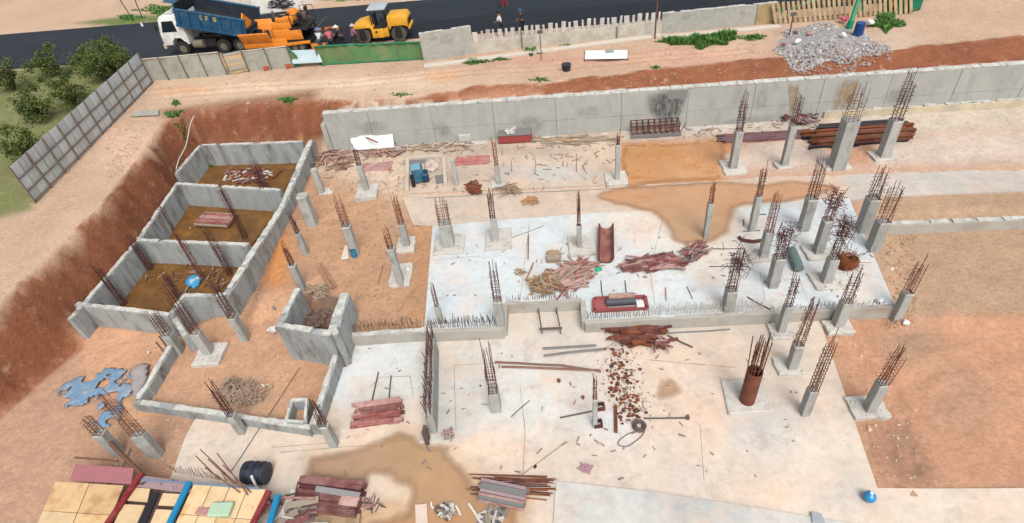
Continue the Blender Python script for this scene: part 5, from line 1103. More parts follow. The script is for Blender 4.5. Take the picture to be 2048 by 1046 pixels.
def cloth_heap(name, label, cat, poly, z, hmax, m, seed=3, res=.12, holes=None):
    q = smooth_poly(w2(poly, z), 3); x0, x1 = min(p[0] for p in q), max(p[0] for p in q); y0, y1 = min(p[1] for p in q), max(p[1] for p in q)
    xs = np.arange(x0-.1, x1+.2, res); ys = np.arange(y0-.1, y1+.2, res); A_, B_ = np.meshgrid(xs, ys); a_ = A_.ravel(); b_ = B_.ravel()
    d = sdist(a_+.1*fbm(a_*3, b_*3, seed, 2), b_, q); ins = d < .02
    if holes is not None: ins &= (fbm(a_*2.2, b_*2.2, seed+20, 4) > holes)
    hz2 = z+.015+hmax*np.clip(-d/.5, 0, 1)**.5*(.55+.9*np.abs(fbm(a_*1.6, b_*1.6, seed+3, 3))+.5*fbm(a_*5, b_*5, seed+8, 2))
    ix = {}; vs = []; fs = []
    for k in np.where(ins)[0]: ix[k] = len(vs); vs.append((a_[k], b_[k], max(z+.01, hz2[k])))
    W_ = len(xs)
    for k in ix:
        if k+1 in ix and k+W_ in ix and k+W_+1 in ix and (k % W_) != W_-1: fs.append((ix[k], ix[k+1], ix[k+W_+1], ix[k+W_]))
    mb = MB().add(vs, fs); o = mb.build(name, m, smooth='all'); sm_ = o.modifiers.new('thick', 'SOLIDIFY'); sm_.thickness = .012; return tag(o, label, cat, None, 'thing')
ZK = .7                                                      # rough working level behind the slabs
# ---- along the foot of the retaining wall
t_ = thing('white_tarp', 'white plastic sheet leaning on boards by the retaining wall', 'tarp', tuple(P(748, 290, ZK)))
q0, q1 = P(706, 292, .85), P(790, 288, .85); vs = []; K_ = 9
for j in range(4):
    for k in range(K_): f = k/(K_-1); p = q0.lerp(q1, f); vs.append((p.x, p.y-.5+.16*j+random.uniform(-.03, .03), .85+.24*j+random.uniform(-.05, .05)-.12*(j == 3 and k in (0, 1))))
o = MB().add(vs, [(j*K_+k, j*K_+k+1, (j+1)*K_+k+1, (j+1)*K_+k) for j in range(3) for k in range(K_-1)]).build('sheet', WHT, t_); o.modifiers.new('thick', 'SOLIDIFY').thickness = .03
stack('board_stack', 'stack of dark red boards under the white plastic sheet', 'board stack', (712, 291), (798, 287), ZK-.1, .7, 5, 4, [MAROON, REDW], .09)
rod('red pole lying on the white plastic sheet', (732, 276), (756, 286), 1.5, .05, REDW, 'red_pole', 'pole')
stack('pink_shutter', 'pale pink shuttering panel lying left of the blue machine', 'panel', (724, 337), (784, 334), ZK-.08, 1.0, 1, 3, [PINKW], .12, 0, 'board', .01)
stack('red_shutter', 'flat red shuttering panel lying in the middle by the wall', 'panel', (911, 326), (979, 322), ZK-.08, 1.0, 1, 3, [mat('red_panel_face', (180, 104, 98), .8, var=.2, scale=3, c2=(196, 144, 134), bump=.15)], .16, 0, 'board', .01)
t_ = thing('red_skip', 'grey topped block with a red front against the retaining wall', 'skip', tuple(P(1030, 285, ZK)))
a, b = P(998, 288, ZK), P(1064, 284, ZK); d = (b-a).normalized(); n = Vector((-d.y, d.x, 0)); q = [a, b, b+n*1.2, a+n*1.2]
MB().hexa([v for v in q]+[v+Vector((0, 0, .55)) for v in q]).build('front', mat('skip_red', (160, 72, 70), .6, bump=.05, var=.1), t_, bev=.02)
MB().hexa([v-n*.04+Vector((0, 0, .551)) for v in q]+[v-n*.04+Vector((0, 0, .64)) for v in q]).build('lid', GRYM, t_, bev=.02)
mb = MB()
for k in range(14): mb.rock(P(1022+random.uniform(-10, 10), 262+random.uniform(-5, 5), ZK+.7)+Vector((0, 0, .02)), random.uniform(.08, .2))
tag(mb.build('rubble_on_lid', PADC, t_), kind='stuff')
c = P(931, 284, ZK); obj(MB().box(c+Vector((0, .3, .25)), (.85, .55, .5), -.05), 'pale_block', mat('pale_block', (196, 196, 188), .9, bump=.2), 'small pale concrete block standing at the wall left of the red skip', 'block', bev=.03)
# blue machine in a pale board frame
t_ = thing('blue_machine', 'blue machine wrapped in a tarp inside a pale board pen', 'machine', tuple(P(836, 372, ZK)))
c = P(838, 368, ZK); BLM = mat('machine_blue', (62, 116, 140), .5, var=.2, scale=4, c2=(40, 84, 110), bump=.1)
MB().box(c+Vector((0, .35, .55)), (.75, .8, .9), .15).build('body', BLM, t_, bev=.08, seg=2); MB().box(c+Vector((.45, .3, .35)), (.4, .7, .55), .15).build('engine', mat('deep_blue', (26, 66, 96), .5, bump=.05), t_, bev=.05); MB().cyl(c+Vector((-.3, -.2, 0)), c+Vector((-.3, -.2, .8)), .12, 10).build('filter', BLK, t_, smooth=True); MB().box(c+Vector((-.05, .35, 1.03)), (.6, .65, .08), .15).build('lid', mat('pale_blue', (120, 166, 184), .5, bump=.05), t_, bev=.02)
for k, (p0, p1, lab) in enumerate((((815, 385), (816, 322), 'left'), ((816, 320), (888, 316), 'back'), ((888, 318), (892, 372), 'right'))):
    plank_ = MB().bar(P(*p0, ZK)+Vector((0, 0, .1)), P(*p1, ZK)+Vector((0, 0, .1)), .22, .2); obj(plank_, 'pen_board', mat('pale_board', (204, 192, 176), .9, var=.15, bump=.2), lab+' board of the pen round the blue machine', 'board', 'boards of the machine pen')
panel('grey_mat', 'dark grey mat right of the blue machine', 'mat', [(870, 352), (888, 350), (890, 366), (872, 368)], ZK, .05, GRYM)
cloth_heap('cement_bags', 'crumpled white cement bags beside the blue machine', 'bags', [(852, 322), (872, 320), (880, 334), (868, 346), (850, 342)], ZK, .3, mat('bag_white', (216, 208, 196), .8, var=.15, scale=4, c2=(190, 150, 140), bump=.3), 6)
panel('grey_sheet', 'grey sheet at the back of the machine pen', 'sheet', [(814, 330), (850, 327), (852, 318), (816, 321)], ZK, .06, GRYM)
scatter('timber_heap', 'heap of broken timber at the left end of the retaining wall', 'timber heap', 672, 325, 34, 20, ZK-.1, 46, (.4, 1.5), (.12, .06), [WOOD, WOODG, MAROON, PINKW], hmax=.35)
scatter('timber_heap', 'dark broken boards between the white tarp and the pink panel', 'timber heap', 765, 308, 40, 8, ZK-.1, 30, (.5, 1.6), (.14, .05), [MAROON, WOODG, WOOD, PINKW], hmax=.3, ang=0, spread=.5)
scatter('timber_heap', 'strewn timber offcuts along the wall between tarp and red skip', 'timber heap', 870, 298, 80, 8, ZK-.1, 46, (.4, 1.8), (.1, .05), [WOODG, WOOD, MAROON, PADC], hmax=.2, ang=0, spread=.5)
scatter('timber_heap', 'grey planks strewn along the wall right of the red skip', 'timber heap', 1145, 284, 80, 8, ZK-.1, 34, (.8, 2.6), (.12, .05), [WOODG, WOODG, WOOD], hmax=.15, ang=-.1, spread=.18)
scatter('rust_heap', 'small orange-brown rust heap below the red panel', 'scrap heap', 948, 376, 15, 12, ZK-.05, 50, (.15, .5), (.14, .04), [RUSTO, RUSTO, RUST], 'scrap_piece', .25)
scatter('timber_heap', 'splayed pale sticks right of the thin rusty column', 'timber heap', 1018, 382, 16, 10, ZK, 18, (.5, 1.1), (.06, .05), [WOODG, WOOD], hmax=.35)
scatter('timber_heap', 'small curl of tan offcuts on the beige back slab', 'timber heap', 1060, 402, 18, 7, ZK, 20, (.2, .5), (.07, .04), [WOOD, mat('ochre_wood', (196, 142, 92), .9, bump=.2)], hmax=.1)
for k, (x0, y0, y1) in enumerate(((1024, 322, 346), (1072, 318, 348), (1126, 322, 336), (1153, 308, 346))):
    p = P(x0, y1, ZK-.1); obj(MB().cyl(p, p+Vector((.02, .02, hgt(p, y0))), .03, 6), 'marker_stake', WOODG, ('first', 'second', 'third', 'fourth')[k]+' thin stake from the left on the back platform', 'stake', 'thin stakes on the back platform')
# rusty cage row by the wall
t_ = thing('rusty_trestles', 'row of rusty steel cages lying against the foot of the wall', 'steel cages', tuple(P(1262, 274, ZK))); a, b = P(1264, 272, ZK), P(1358, 266, ZK); d = (b-a).normalized(); n = Vector((-d.y, d.x, 0))
for k in range(9):
    p = a.lerp(b, k/8); mb = MB()
    for s_ in (0, 1): mb.cyl(p+n*s_*.8, p+n*s_*.8+Vector((0, 0, .7)), .035, 5)
    for z in (.1, .4, .7): mb.cyl(p+Vector((0, 0, z)), p+n*.8+Vector((0, 0, z)), .03, 5)
    mb.cyl(p, p+d*.4+Vector((0, 0, .7)), .025, 5); mb.build('frame', RUST, t_)
for z in (.15, .45, .68):
    for s_ in (0, .8): MB().cyl(a+n*s_+Vector((0, 0, z)), b+n*s_+Vector((0, 0, z)), .03, 5).build('long_bar', RUSTD, t_)
plank(t_, P(1262, 277, ZK)+Vector((0, 0, .1)), P(1362, 271, ZK)+Vector((0, 0, .1)), .12, .2, GRYM, 'sleeper')
# steel at the right
def beams(name, label, cat, p0, p1, z, n, w, h, mats, ext=.4, layers_=2, part='beam'):
    a, b = P(*p0, z), P(*p1, z); t_ = thing(name, label, cat, tuple(a)); d = (b-a).normalized(); nn_ = Vector((-d.y, d.x, 0))
    for j in range(layers_):
        for k in range(n):
            o = nn_*(k*w*1.25)+Vector((0, 0, h*(j+.5)+.03*random.random())); e0, e1 = random.uniform(-ext, ext), random.uniform(-ext, ext); q0, q1 = a+o+d*e0+nn_*random.uniform(-.1, .1), b+o+d*e1+nn_*random.uniform(-.1, .1)
            mb = MB(); mb.bar(q0+Vector((0, 0, h*.45)), q1+Vector((0, 0, h*.45)), w, h*.14); mb.bar(q0-Vector((0, 0, h*.4)), q1-Vector((0, 0, h*.4)), w, h*.14); mb.bar(q0, q1, w*.22, h*.78); mb.build(part, random.choice(mats), t_)
    return t_
BRB = mat('brown_beam', (128, 78, 54), .8, var=.25, scale=3, c2=(96, 58, 44), bump=.15, rnd=.25); DKB = mat('dark_beam', (70, 62, 66), .7, var=.2, scale=3, bump=.1, rnd=.2)
beams('steel_beam_stack', 'long stack of brown steel beams at the right in front of the tan ledge', 'steel beams', (1630, 298), (1828, 284), ZK-.1, 5, .24, .26, [BRB, BRB, RUSTO, DKB], .5)
beams('steel_beam_stack', 'dark steel beams lying on the brown stack nearest the ledge', 'steel beams', (1636, 262), (1815, 250), ZK+.1, 2, .22, .25, [DKB], .3, 1)
t_ = thing('pipe_bundle', 'bundle of long purple-brown pipes left of the brown beam stack', 'pipes', tuple(P(1440, 288, ZK)))
PPB = mat('purple_pipe', (118, 92, 98), .6, var=.2, scale=4, c2=(96, 66, 66), bump=.08, rnd=.2)
a, b = P(1442, 289, ZK-.1), P(1622, 278, ZK-.1); d = (b-a).normalized(); n = Vector((-d.y, d.x, 0))
for k in range(12):
    o = n*(.15*(k % 6)+.02*random.random())+Vector((0, 0, .08+.13*(k//6))); MB().cyl(a+o+d*random.uniform(-.3, .5), b+o+d*random.uniform(-.6, .3), .065, 8).build('pipe', random.choice([PPB, PPB, MAROON]), t_, smooth=True)
scatter('scrap_heap', 'purple-brown scrap heap at the wall foot right of the slim column', 'scrap heap', 1612, 240, 24, 9, ZK+.1, 60, (.2, .7), (.12, .06), [MAROON, PINKW, GRYM, PPB], 'scrap_piece', .4)
scatter('scrap_heap', 'rusty scrap at the wall foot behind the slim column', 'scrap heap', 1570, 235, 10, 6, ZK+.1, 24, (.2, .5), (.1, .05), [MAROON, RUST], 'scrap_piece', .3)
# ---- things on the upper slab
t_ = thing('steel_trough', 'open half-round rusty steel trough lying on the white slab', 'trough', tuple(P(1213, 490, ZU)))
a, b = P(1212, 526, ZU), P(1212, 458, ZU); nn = 14; rr = .34; d = (b-a).normalized(); n = Vector((d.y, -d.x, 0)); mb = MB(); vs = []
for r_ in (rr, rr-.03):
    for p in (a, b):
        for k in range(nn+1):
            th = math.pi*k/nn; vs.append(p-n*r_*math.cos(th)+Vector((0, 0, rr-.0-r_*math.sin(th)+.01)))
K = nn+1; fs = []
for k in range(nn): fs += [(k, k+1, K+k+1, K+k), (3*K+k, 3*K+k+1, 2*K+k+1, 2*K+k), (k, 2*K+k, 2*K+k+1, k+1), (K+k, K+k+1, 3*K+k+1, 3*K+k)]
fs += [(0, K, 3*K, 2*K), (K-1, 3*K-1, 4*K-1, 2*K-1)]
mb.add(vs, fs); mb.build('shell', mat('trough_rust', (138, 84, 76), .75, var=.2, scale=4, c2=(170, 120, 110), bump=.1), t_, smooth=True)
for f in (0.0, .5, 1.0):
    p = a.lerp(b, f); MB().tube([p-n*(rr+.03)*math.cos(math.pi*k/10)+Vector((0, 0, rr-(rr+.03)*math.sin(math.pi*k/10)+.03)) for k in range(11)], .035, 5).build('flange', RUSTD, t_)
for s_ in (-1, 1): MB().bar(a+n*s_*(rr+.02)+Vector((0, 0, rr)), b+n*s_*(rr+.02)+Vector((0, 0, rr)), .09, .05).build('rim', RUSTD, t_)
scatter('timber_heap', 'pile of dark red timbers on the white slab right of the trough', 'timber pile', 1305, 530, 40, 12, ZU, 60, (1.0, 2.2), (.12, .07), [MAROON, MAROON, REDW, PINKW], hmax=.35, ang=.05, spread=.22)
scatter('timber_heap', 'small dark timber pile at the puddle edge', 'timber pile', 1388, 508, 20, 13, ZU, 30, (.5, 1.5), (.1, .07), [MAROON, GRYM, PINKW, REDW], hmax=.4, ang=.6, spread=.35)
scatter('timber_heap', 'pale log-ends heaped at the slab notch', 'timber pile', 1092, 572, 26, 18, ZU, 46, (.5, 1.3), (.1, .09), [WOOD, WOODG, WOOD, mat('brown_wood', (150, 112, 80), .9, bump=.2)], hmax=.45)
scatter('timber_heap', 'pink and red boards beside the pale log-ends', 'timber pile', 1140, 560, 30, 24, ZU, 40, (.6, 1.7), (.14, .05), [PINKW, PINKW, REDW, WOODG], hmax=.3, ang=.5, spread=.5)
scatter('timber_heap', 'tan and red sticks behind the pink boards', 'timber pile', 1160, 535, 28, 9, ZU, 26, (.6, 1.5), (.09, .05), [WOOD, REDW, PINKW], hmax=.25, ang=.25, spread=.5)
panel('pink_sheet', 'pink board lying on the slab edge near the notch', 'board', [(1118, 562), (1140, 556), (1150, 570), (1128, 574)], ZU+.3, .04, PINKW)
stack('timber_pallet', 'square stack of short tan timbers left of the thin column pad', 'pallet', (1095, 518), (1121, 517), ZU, .75, 3, 5, [WOOD, WOODG], .09, .06)
c = P(1197, 541, ZU); obj(MB().box(c+Vector((0, 0, .08)), (.34, .2, .14), .2), 'green_box', mat('bright_green', (40, 176, 130), .6, bump=.05), 'small bright green box on the white slab below the trough', 'box', bev=.03)
t_ = thing('red_formwork_frame', 'red steel frame holding a black roller and pink board at the slab edge', 'frame', tuple(P(1240, 612, ZU)))
q = [P(1188, 624, ZU), P(1294, 618, ZU), P(1290, 596, ZU), P(1188, 600, ZU)]
for k in range(4): plank(t_, q[k]+Vector((0, 0, .08)), q[(k+1) % 4]+Vector((0, 0, .08)), .16, .14, mat('frame_red', (152, 78, 78), .6, bump=.05), 'frame_bar')
MB().prism([tuple(p)[:2] for p in pp([(1190, 622), (1216, 621), (1214, 602), (1190, 602)], ZU)], ZU+.04, ZU+.13).build('red_plate', mat('plate_red', (168, 92, 90), .6, bump=.05), t_)
MB().cyl(P(1212, 612, ZU)+Vector((0, 0, .24)), P(1270, 608, ZU)+Vector((0, 0, .24)), .2, 14).build('roller', mat('roller_grey', (74, 74, 80), .6, bump=.05), t_, smooth=True)
plank(t_, P(1217, 607, ZU)+Vector((0, 0, .47)), P(1268, 604, ZU)+Vector((0, 0, .47)), .3, .06, PINKW, 'top_board'); plank(t_, P(1219, 607, ZU)+Vector((0, 0, .51)), P(1236, 606, ZU)+Vector((0, 0, .51)), .24, .02, WOOD, 'wood_piece')
panel('white_form', 'white sheet in the right end of the red frame', 'sheet', [(1274, 615), (1289, 614), (1287, 602), (1273, 603)], ZU+.16, .03, WHT)
for x in (1205, 1254): rod(('left' if x < 1230 else 'right')+' thin rail leading up from the red frame', (x, 598), (x-4, 562), ZU, .025, STEELD)
rod('straight brown rod on the white slab left of the pallet', (1057, 519), (1057, 470), ZU, .03, MAROON); rod('pink stick lying below the straight brown rod', (1052, 560), (1067, 527), ZU, .05, PINKW, 'pink_stick', 'stick')
scatter('offcuts', 'few tan offcuts beside the pink stick', 'offcuts', 1040, 545, 10, 8, ZU, 9, (.2, .5), (.05, .04), [WOOD], hmax=.06)
rod('thin wire lying across the white slab left of the thin column', (1003, 484), (1088, 452), ZU, .012, STEELD, 'wire', 'wire'); rod('thin brown rod standing out near the front edge of the white slab', (1332, 602), (1331, 576), ZU, .03, PINKW); rod('short brown rod near the red cage column', (1385, 598), (1374, 574), ZU, .02, RUST)
# at the right of the upper slab
pts = [P(1477, 477, ZU), P(1484, 483, ZU), P(1505, 486, ZU), P(1521, 484, ZU)]; obj(MB().tube([p+Vector((0, 0, .1)) for p in pts], .09, 8), 'bent_pipe', RUSTD, 'short bent rusty pipe on the slab beside the puddle', 'pipe', smooth=True)
p = P(1583, 518, ZU); q = p+Vector((.0, .1, .2)); GRNP = mat('grey_green', (112, 132, 126), .6, var=.15, bump=.05); a = P(1596, 545, ZU)+Vector((0, 0, .25)); b = P(1580, 508, ZU)+Vector((0, 0, .3)); obj(MB().cyl(a, b, .22, 14), 'green_pipe', GRNP, 'grey-green plastic pipe piece lying between two bushy columns', 'pipe', smooth=True)
t_ = thing('wire_roll', 'round nest of rusty wire on the slab beside the pad', 'wire roll', tuple(P(1690, 530, ZU))); c = P(1691, 530, ZU); mb = MB()
for k in range(50):
    r_ = random.uniform(.25, .55); tz = random.uniform(.05, .45); q = [c+Vector((r_*math.cos(u+k), r_*math.sin(u+k)*.9, tz+.1*math.sin(u*2+k))) for u in np.linspace(0, 4.5, 12)]; mb.tube(q, .014, 4)
tag(mb.build('coils', RUSTO, t_), kind='stuff'); mb = MB()
for k in range(30):
    a_ = random.uniform(0, 6.28); mb.cyl(c+Vector((.3*math.cos(a_), .3*math.sin(a_), .2)), c+Vector((random.uniform(.6, 1.1)*math.cos(a_), random.uniform(.6, 1.1)*math.sin(a_), random.uniform(.1, .7))), .012, 4)
tag(mb.build('loose_ends', RUST, t_), kind='stuff'); MB().cyl(c+Vector((0, 0, .02)), c+Vector((0, 0, .25)), .4, 14).build('core', RUSTO, t_)
rod('rusty rod lying on the white slab left of the corner pad', (1494, 595), (1540, 620), ZU, .03, STEELD); rod('steel rod crossing behind the red cage column', (1415, 498), (1490, 498), ZU, .022, STEELD); rod('lower steel rod behind the red cage column', (1418, 534), (1498, 534), ZU, .022, STEELD)
for a_, b_, lab in (((1487, 440), (1487, 452), 'short'), ((1486, 463), (1520, 462), 'long lower'), ((1500, 429), (1532, 429), 'long upper')): rod(lab+' dark rod by the thin column at the puddle rim', a_, b_, ZU, .03, STEELD)
for px, py, z, r_, lab in ((1757, 604, ZU, .2, 'bright white stone on the front right corner of the white slab'), (1811, 648, .1, .17, 'white stone at the foot of the far right column'), (1783, 540, .3, .12, 'pale stone in the brown soil at the right'), (803, 566, .62, .16, 'bright white stone on the pad beside the soil field'), (816, 540, .62, .1, 'smaller white stone on the pad beside the soil field'), (298, 706, .02, .1, 'white stone on the orange soil left of the yard wall'), (1672, 338, .7, .0, '')):
    if r_: obj(MB().rock(P(px, py, z)+Vector((0, 0, r_*.5)), r_, .8), 'white_stone', WHT, lab, 'stone', 'white stones')
# ---- soil field
c = P(710, 512, .5); t_ = thing('blue_drum', 'small blue drum at the foot of the column in the soil field', 'drum', tuple(c)); MB().cyl(c, c+Vector((0, 0, .5)), .2, 14).build('body', mat('drum_blue', (62, 128, 158), .5, bump=.05), t_, smooth=True); MB().cyl(c+Vector((0, 0, .5)), c+Vector((0, 0, .52)), .16, 14).build('lid', mat('drum_dark', (44, 74, 92), .5, bump=.05), t_)
panel('white_paper', 'triangular white board lying left of the small blue drum', 'board', [(682, 520), (698, 518), (696, 492), (690, 490)], .56, .03, mat('paper_white', (226, 210, 196), .8, bump=.1))
for p0, p1, lab in (((642, 528), (672, 575), 'long brown plank lying above the lift pit'), ((636, 536), (664, 578), 'second brown plank above the lift pit')): obj(MB().bar(P(*p0, .55)+Vector((0, 0, .05)), P(*p1, .55)+Vector((0, 0, .08)), .14, .07), 'brown_plank', mat('brown_plank', (164, 126, 98), .9, bump=.2), lab, 'plank')
rod('pale bent stick in the soil field near the slab', (794, 622), (828, 577), .55, .04, WOOD, 'stick', 'stick'); rod('short pale stick in the middle of the soil field', (755, 568), (766, 532), .55, .04, WOOD, 'stick', 'stick')
scatter('timber_heap', 'pale offcuts and debris in the soil above the lift pit', 'offcuts', 632, 582, 22, 16, .5, 26, (.2, .7), (.09, .05), [WOOD, WOODG], hmax=.12)
scatter('scrap_heap', 'brown debris with a grey slab at the foot of the long basin wall', 'scrap heap', 540, 592, 18, 26, .1, 50, (.2, .7), (.12, .06), [WOODG, mat('mud_brown', (130, 96, 72), .95, bump=.3), GRYM], 'scrap_piece', .25)
scatter('scrap_heap', 'pale debris by the left edge of the lift pit', 'scrap heap', 546, 660, 8, 5, .02, 9, (.15, .35), (.12, .08), [WHT, PADC], 'scrap_piece', .08)
# ---- basin
t_ = thing('red_pallet', 'red pallet lying in the mud of the middle basin cell', 'pallet', tuple(P(428, 452, -.2))); a, b = P(396, 446, -.15), P(462, 450, -.15); d = (b-a).normalized(); n = Vector((-d.y, d.x, 0))
for k in range(9):
    o = n*(k/8*.95-.2)+Vector((0, 0, .22)); plank(t_, a+o, b+o, .085, .05, random.choice([REDW, PINKW]), 'slat')
for f in (0.02, .5, .98): p = a.lerp(b, f)+Vector((0, 0, .1)); plank(t_, p-n*.25, p+n*.8, .14, .16, MAROON, 'bearer')
for o in (-.32, .87): plank(t_, a+n*o+Vector((0, 0, .14)), b+n*o+Vector((0, 0, .14)), .1, .12, WOODG, 'edge_board')
cloth_heap('blue_sheet', 'crumpled blue and white plastic sheet in the nearest basin cell', 'tarp', [(368, 572), (378, 554), (402, 550), (406, 562), (390, 578)], -.2, .35, mat('bag_blue', (70, 158, 206), .6, var=.15, scale=3, c2=(214, 220, 222), bump=.4, thr=(.55, .62)), 9)
scatter('timber_heap', 'sticks and scrap in the mud of the nearest basin cell', 'offcuts', 350, 560, 60, 36, -.2, 16, (.2, .9), (.07, .05), [WOODG, MAROON, mat('wet_wood', (128, 100, 70), .8, bump=.2)], hmax=.08)
scatter('timber_heap', 'scrap by the right wall of the nearest basin cell', 'offcuts', 432, 560, 20, 24, -.2, 18, (.2, .6), (.08, .06), [MATS['wet_wood'], WOODG, MAROON], hmax=.15)
scatter('timber_heap', 'red-brown scrap and pale sacks in the farthest basin cell', 'scrap heap', 500, 352, 55, 14, -.2, 50, (.3, 1.1), (.2, .07), [MAROON, MAROON, RUSTD, PADC, WOODG, RUSTO], 'scrap_piece', .1)
rod('white rope hanging down the corner of the red bank', (386, 256), (348, 346), 1.4, .03, PADC, 'rope', 'rope') if False else None
a = P(388, 232, 3.5); b = P(352, 342, 1.35); obj(MB().tube([a.lerp(b, f)+Vector((.12, -.12, .1+.12*math.sin(f*9))) for f in np.linspace(0, 1, 14)], .035, 5), 'rope', PADC, 'pale rope hanging down the corner of the red bank', 'rope')
# ---- yard at lower left
mb = MB()
for k in range(700):
    r_ = random.random()**.7; th = random.uniform(0, 6.28); q = P(483+48*r_*math.cos(th), 786+28*r_*math.sin(th), .02); mb.rock(q+Vector((0, 0, .02+.14*(1-r_)*random.random())), random.uniform(.02, .07), .6)
tag(obj(mb, 'gravel_heap', mat('gravel_grey', (166, 142, 124), .95, var=.35, scale=5, bump=.3), 'low grey gravel heap in the orange soil yard', 'gravel'), kind='stuff')
scatter('offcuts', 'pale sticks on the grey gravel heap', 'offcuts', 462, 765, 12, 16, .15, 8, (.2, .6), (.06, .05), [WOOD, WOODG], hmax=.06)
scatter('offcuts', 'white offcuts right of the gravel heap', 'offcuts', 532, 775, 14, 5, .05, 6, (.1, .3), (.08, .05), [PADC, WOOD], hmax=.04)
for k, (x0, y0, x1, y1) in enumerate(((312, 684, 330, 706), (318, 672, 334, 694))): p = P(x1, y1, .5); e = P(x0, y0, 1.1); obj(MB().cyl(p, e, .035, 6), 'steel_pin', STEELD, ('lower', 'upper')[k]+' steel pin slanting from the end of the yard wall', 'pin', 'steel pins at the yard wall')
cloth_heap('blue_netting', 'blue and grey plastic netting heaped beside the low yard wall at the left', 'netting', [(110, 770), (180, 750), (215, 735), (262, 740), (284, 752), (262, 790), (242, 800), (250, 822), (222, 852), (160, 850)], 0, .12, TARP, 12, .07, -.03)
cloth_heap('plastic_film', 'clear grey plastic film spilling off the low yard wall', 'netting', [(262, 738), (300, 728), (290, 775), (272, 800), (262, 785)], .05, .3, mat('film_grey', (176, 160, 150), .5, var=.15, c2=(150, 160, 170), bump=.4), 14)
# ---- lower slab
stack('timber_stack', 'stack of pink timbers on the white floor of the small bay', 'timber stack', (714, 834), (800, 822), 0, 1.15, 3, 7, [PINKW, PINKW, MAROON, REDW], .09, .05, 'plank', .25)
plank_ = panel('pink_offcut', 'small pink board beside the pink timber stack', 'board', [(776, 850), (800, 847), (800, 834), (778, 836)], .005, .05, PINKW)
rod('left steel rod leaning on the pink timber stack', (744, 802), (757, 745), .02, .03, STEELD); rod('right steel rod leaning on the pink timber stack', (778, 798), (783, 752), .02, .03, STEELD)
scatter('timber_heap', 'small pink bundle on the shear wall footing', 'offcuts', 898, 871, 8, 7, .08, 14, (.2, .5), (.06, .05), [PINKW, GRYM], hmax=.2)
for p0, p1, lab in (((1086, 699), (1192, 692), 'upper grey pipe lying in the slab notch'), ((1088, 713), (1208, 700), 'lower grey pipe lying in the slab notch')): rod(lab, p0, p1, .0, .06, GRYM, 'grey_pipe', 'pipe')
for p0, p1, lab in (((990, 726), (1130, 733), 'upper brown bar right of the caged column'), ((1003, 735), (1200, 742), 'lower brown bar running to the rust flakes'), ((1120, 733), (1202, 744), 'short brown bar by the rust flakes')): rod(lab, p0, p1, .0, .055, mat('brown_bar', (140, 104, 90), .85, bump=.1), 'brown_bar', 'bar')
t_ = thing('steel_bench', 'low steel bench frame standing in the slab notch', 'frame', tuple(P(1100, 665, 0))); a, b = P(1084, 668, 0), P(1121, 667, 0); n = Vector((0, 1, 0))
for p in (a, b):
    MB().cyl(p, p+Vector((0, 0, .35)), .03, 6).build('leg', STEELD, t_); MB().cyl(p+Vector((0, 0, .33)), p+n*1.3+Vector((0, 0, .33)), .03, 6).build('side_rail', STEELD, t_); MB().cyl(p+n*1.3, p+n*1.3+Vector((0, 0, .35)), .03, 6).build('leg', STEELD, t_)
MB().bar(a-Vector((.1, 0, -.36)), b+Vector((.1, 0, .36)), .1, .06).build('front_rail', mat('dull_brown', (110, 92, 84), .8, bump=.1), t_)
# rust flakes and sheets
t_ = thing('rust_sheets', 'heap of rusty sheets and red bars against the front of the white slab', 'scrap heap', tuple(P(1290, 675, 0)))
for k in range(46):
    q = P(random.gauss(1285, 24), random.uniform(662, 692), 0); a_ = random.gauss(0, .25); l = random.uniform(.5, 1.8); d = Vector((math.cos(a_), math.sin(a_), random.uniform(-.05, .05)))*l/2; q.z = .06+random.uniform(0, .3); plank(t_, q-d, q+d, random.uniform(.08, .3), .03, random.choice([RUSTO, RUST, RUSTD, RUST]), 'sheet_piece')
for k in range(26):
    q = P(random.gauss(1320, 9), random.gauss(690, 10), 0); a_ = random.uniform(0, 3.14); l = random.uniform(.3, .8); d = Vector((math.cos(a_), math.sin(a_), random.uniform(-.1, .1)))*l/2; q.z = .08+random.uniform(0, .25); plank(t_, q-d, q+d, .07, .04, random.choice([MAROON, PINKW, RUSTD]), 'bar_piece')
t_ = thing('rust_flakes', 'long trail of brown rusty scrap pieces on the front slab', 'scrap', tuple(P(1255, 780, 0)))
for k in range(200):
    f = random.random(); cx = 1230+f*34+random.gauss(0, 14); cy = 700+f*140+random.gauss(0, 6); q = P(cx, cy, 0); mb = MB(); s_ = random.uniform(.025, .09) if random.random() < .85 else random.uniform(.08, .15); n5 = random.randint(4, 6); z0 = .01+random.random()*.03; a0 = random.uniform(0, 6); pts = [(q.x+s_*random.uniform(.6, 1.4)*math.cos(a0+2*math.pi*i_/n5), q.y+s_*random.uniform(.6, 1.3)*math.sin(a0+2*math.pi*i_/n5)) for i_ in range(n5)]
    mb.prism(pts, z0*.4, z0*.4+random.uniform(.008, .03)); mb.build('scrap_piece', random.choice([RUSTO, RUSTO, RUST, RUSTD]), t_)
mb = MB()
for k in range(260):
    f = random.random(); q = P(1225+f*45+random.gauss(0, 24), 690+f*155+random.gauss(0, 8), 0); mb.rock(q+Vector((0, 0, .015)), random.uniform(.02, .06))
tag(mb.build('crumbs', mat('grey_crumbs', (168, 158, 148), .95, var=.4, scale=9), t_), kind='stuff')
c = P(1232, 868, 0); obj(MB().bar(P(1232, 866, 0)+Vector((0, 0, .05)), P(1231, 812, 0)+Vector((0, 0, .05)), .13, .09), 'rusty_bar', RUSTO, 'upright brown bar at the lower end of the rust trail', 'bar')
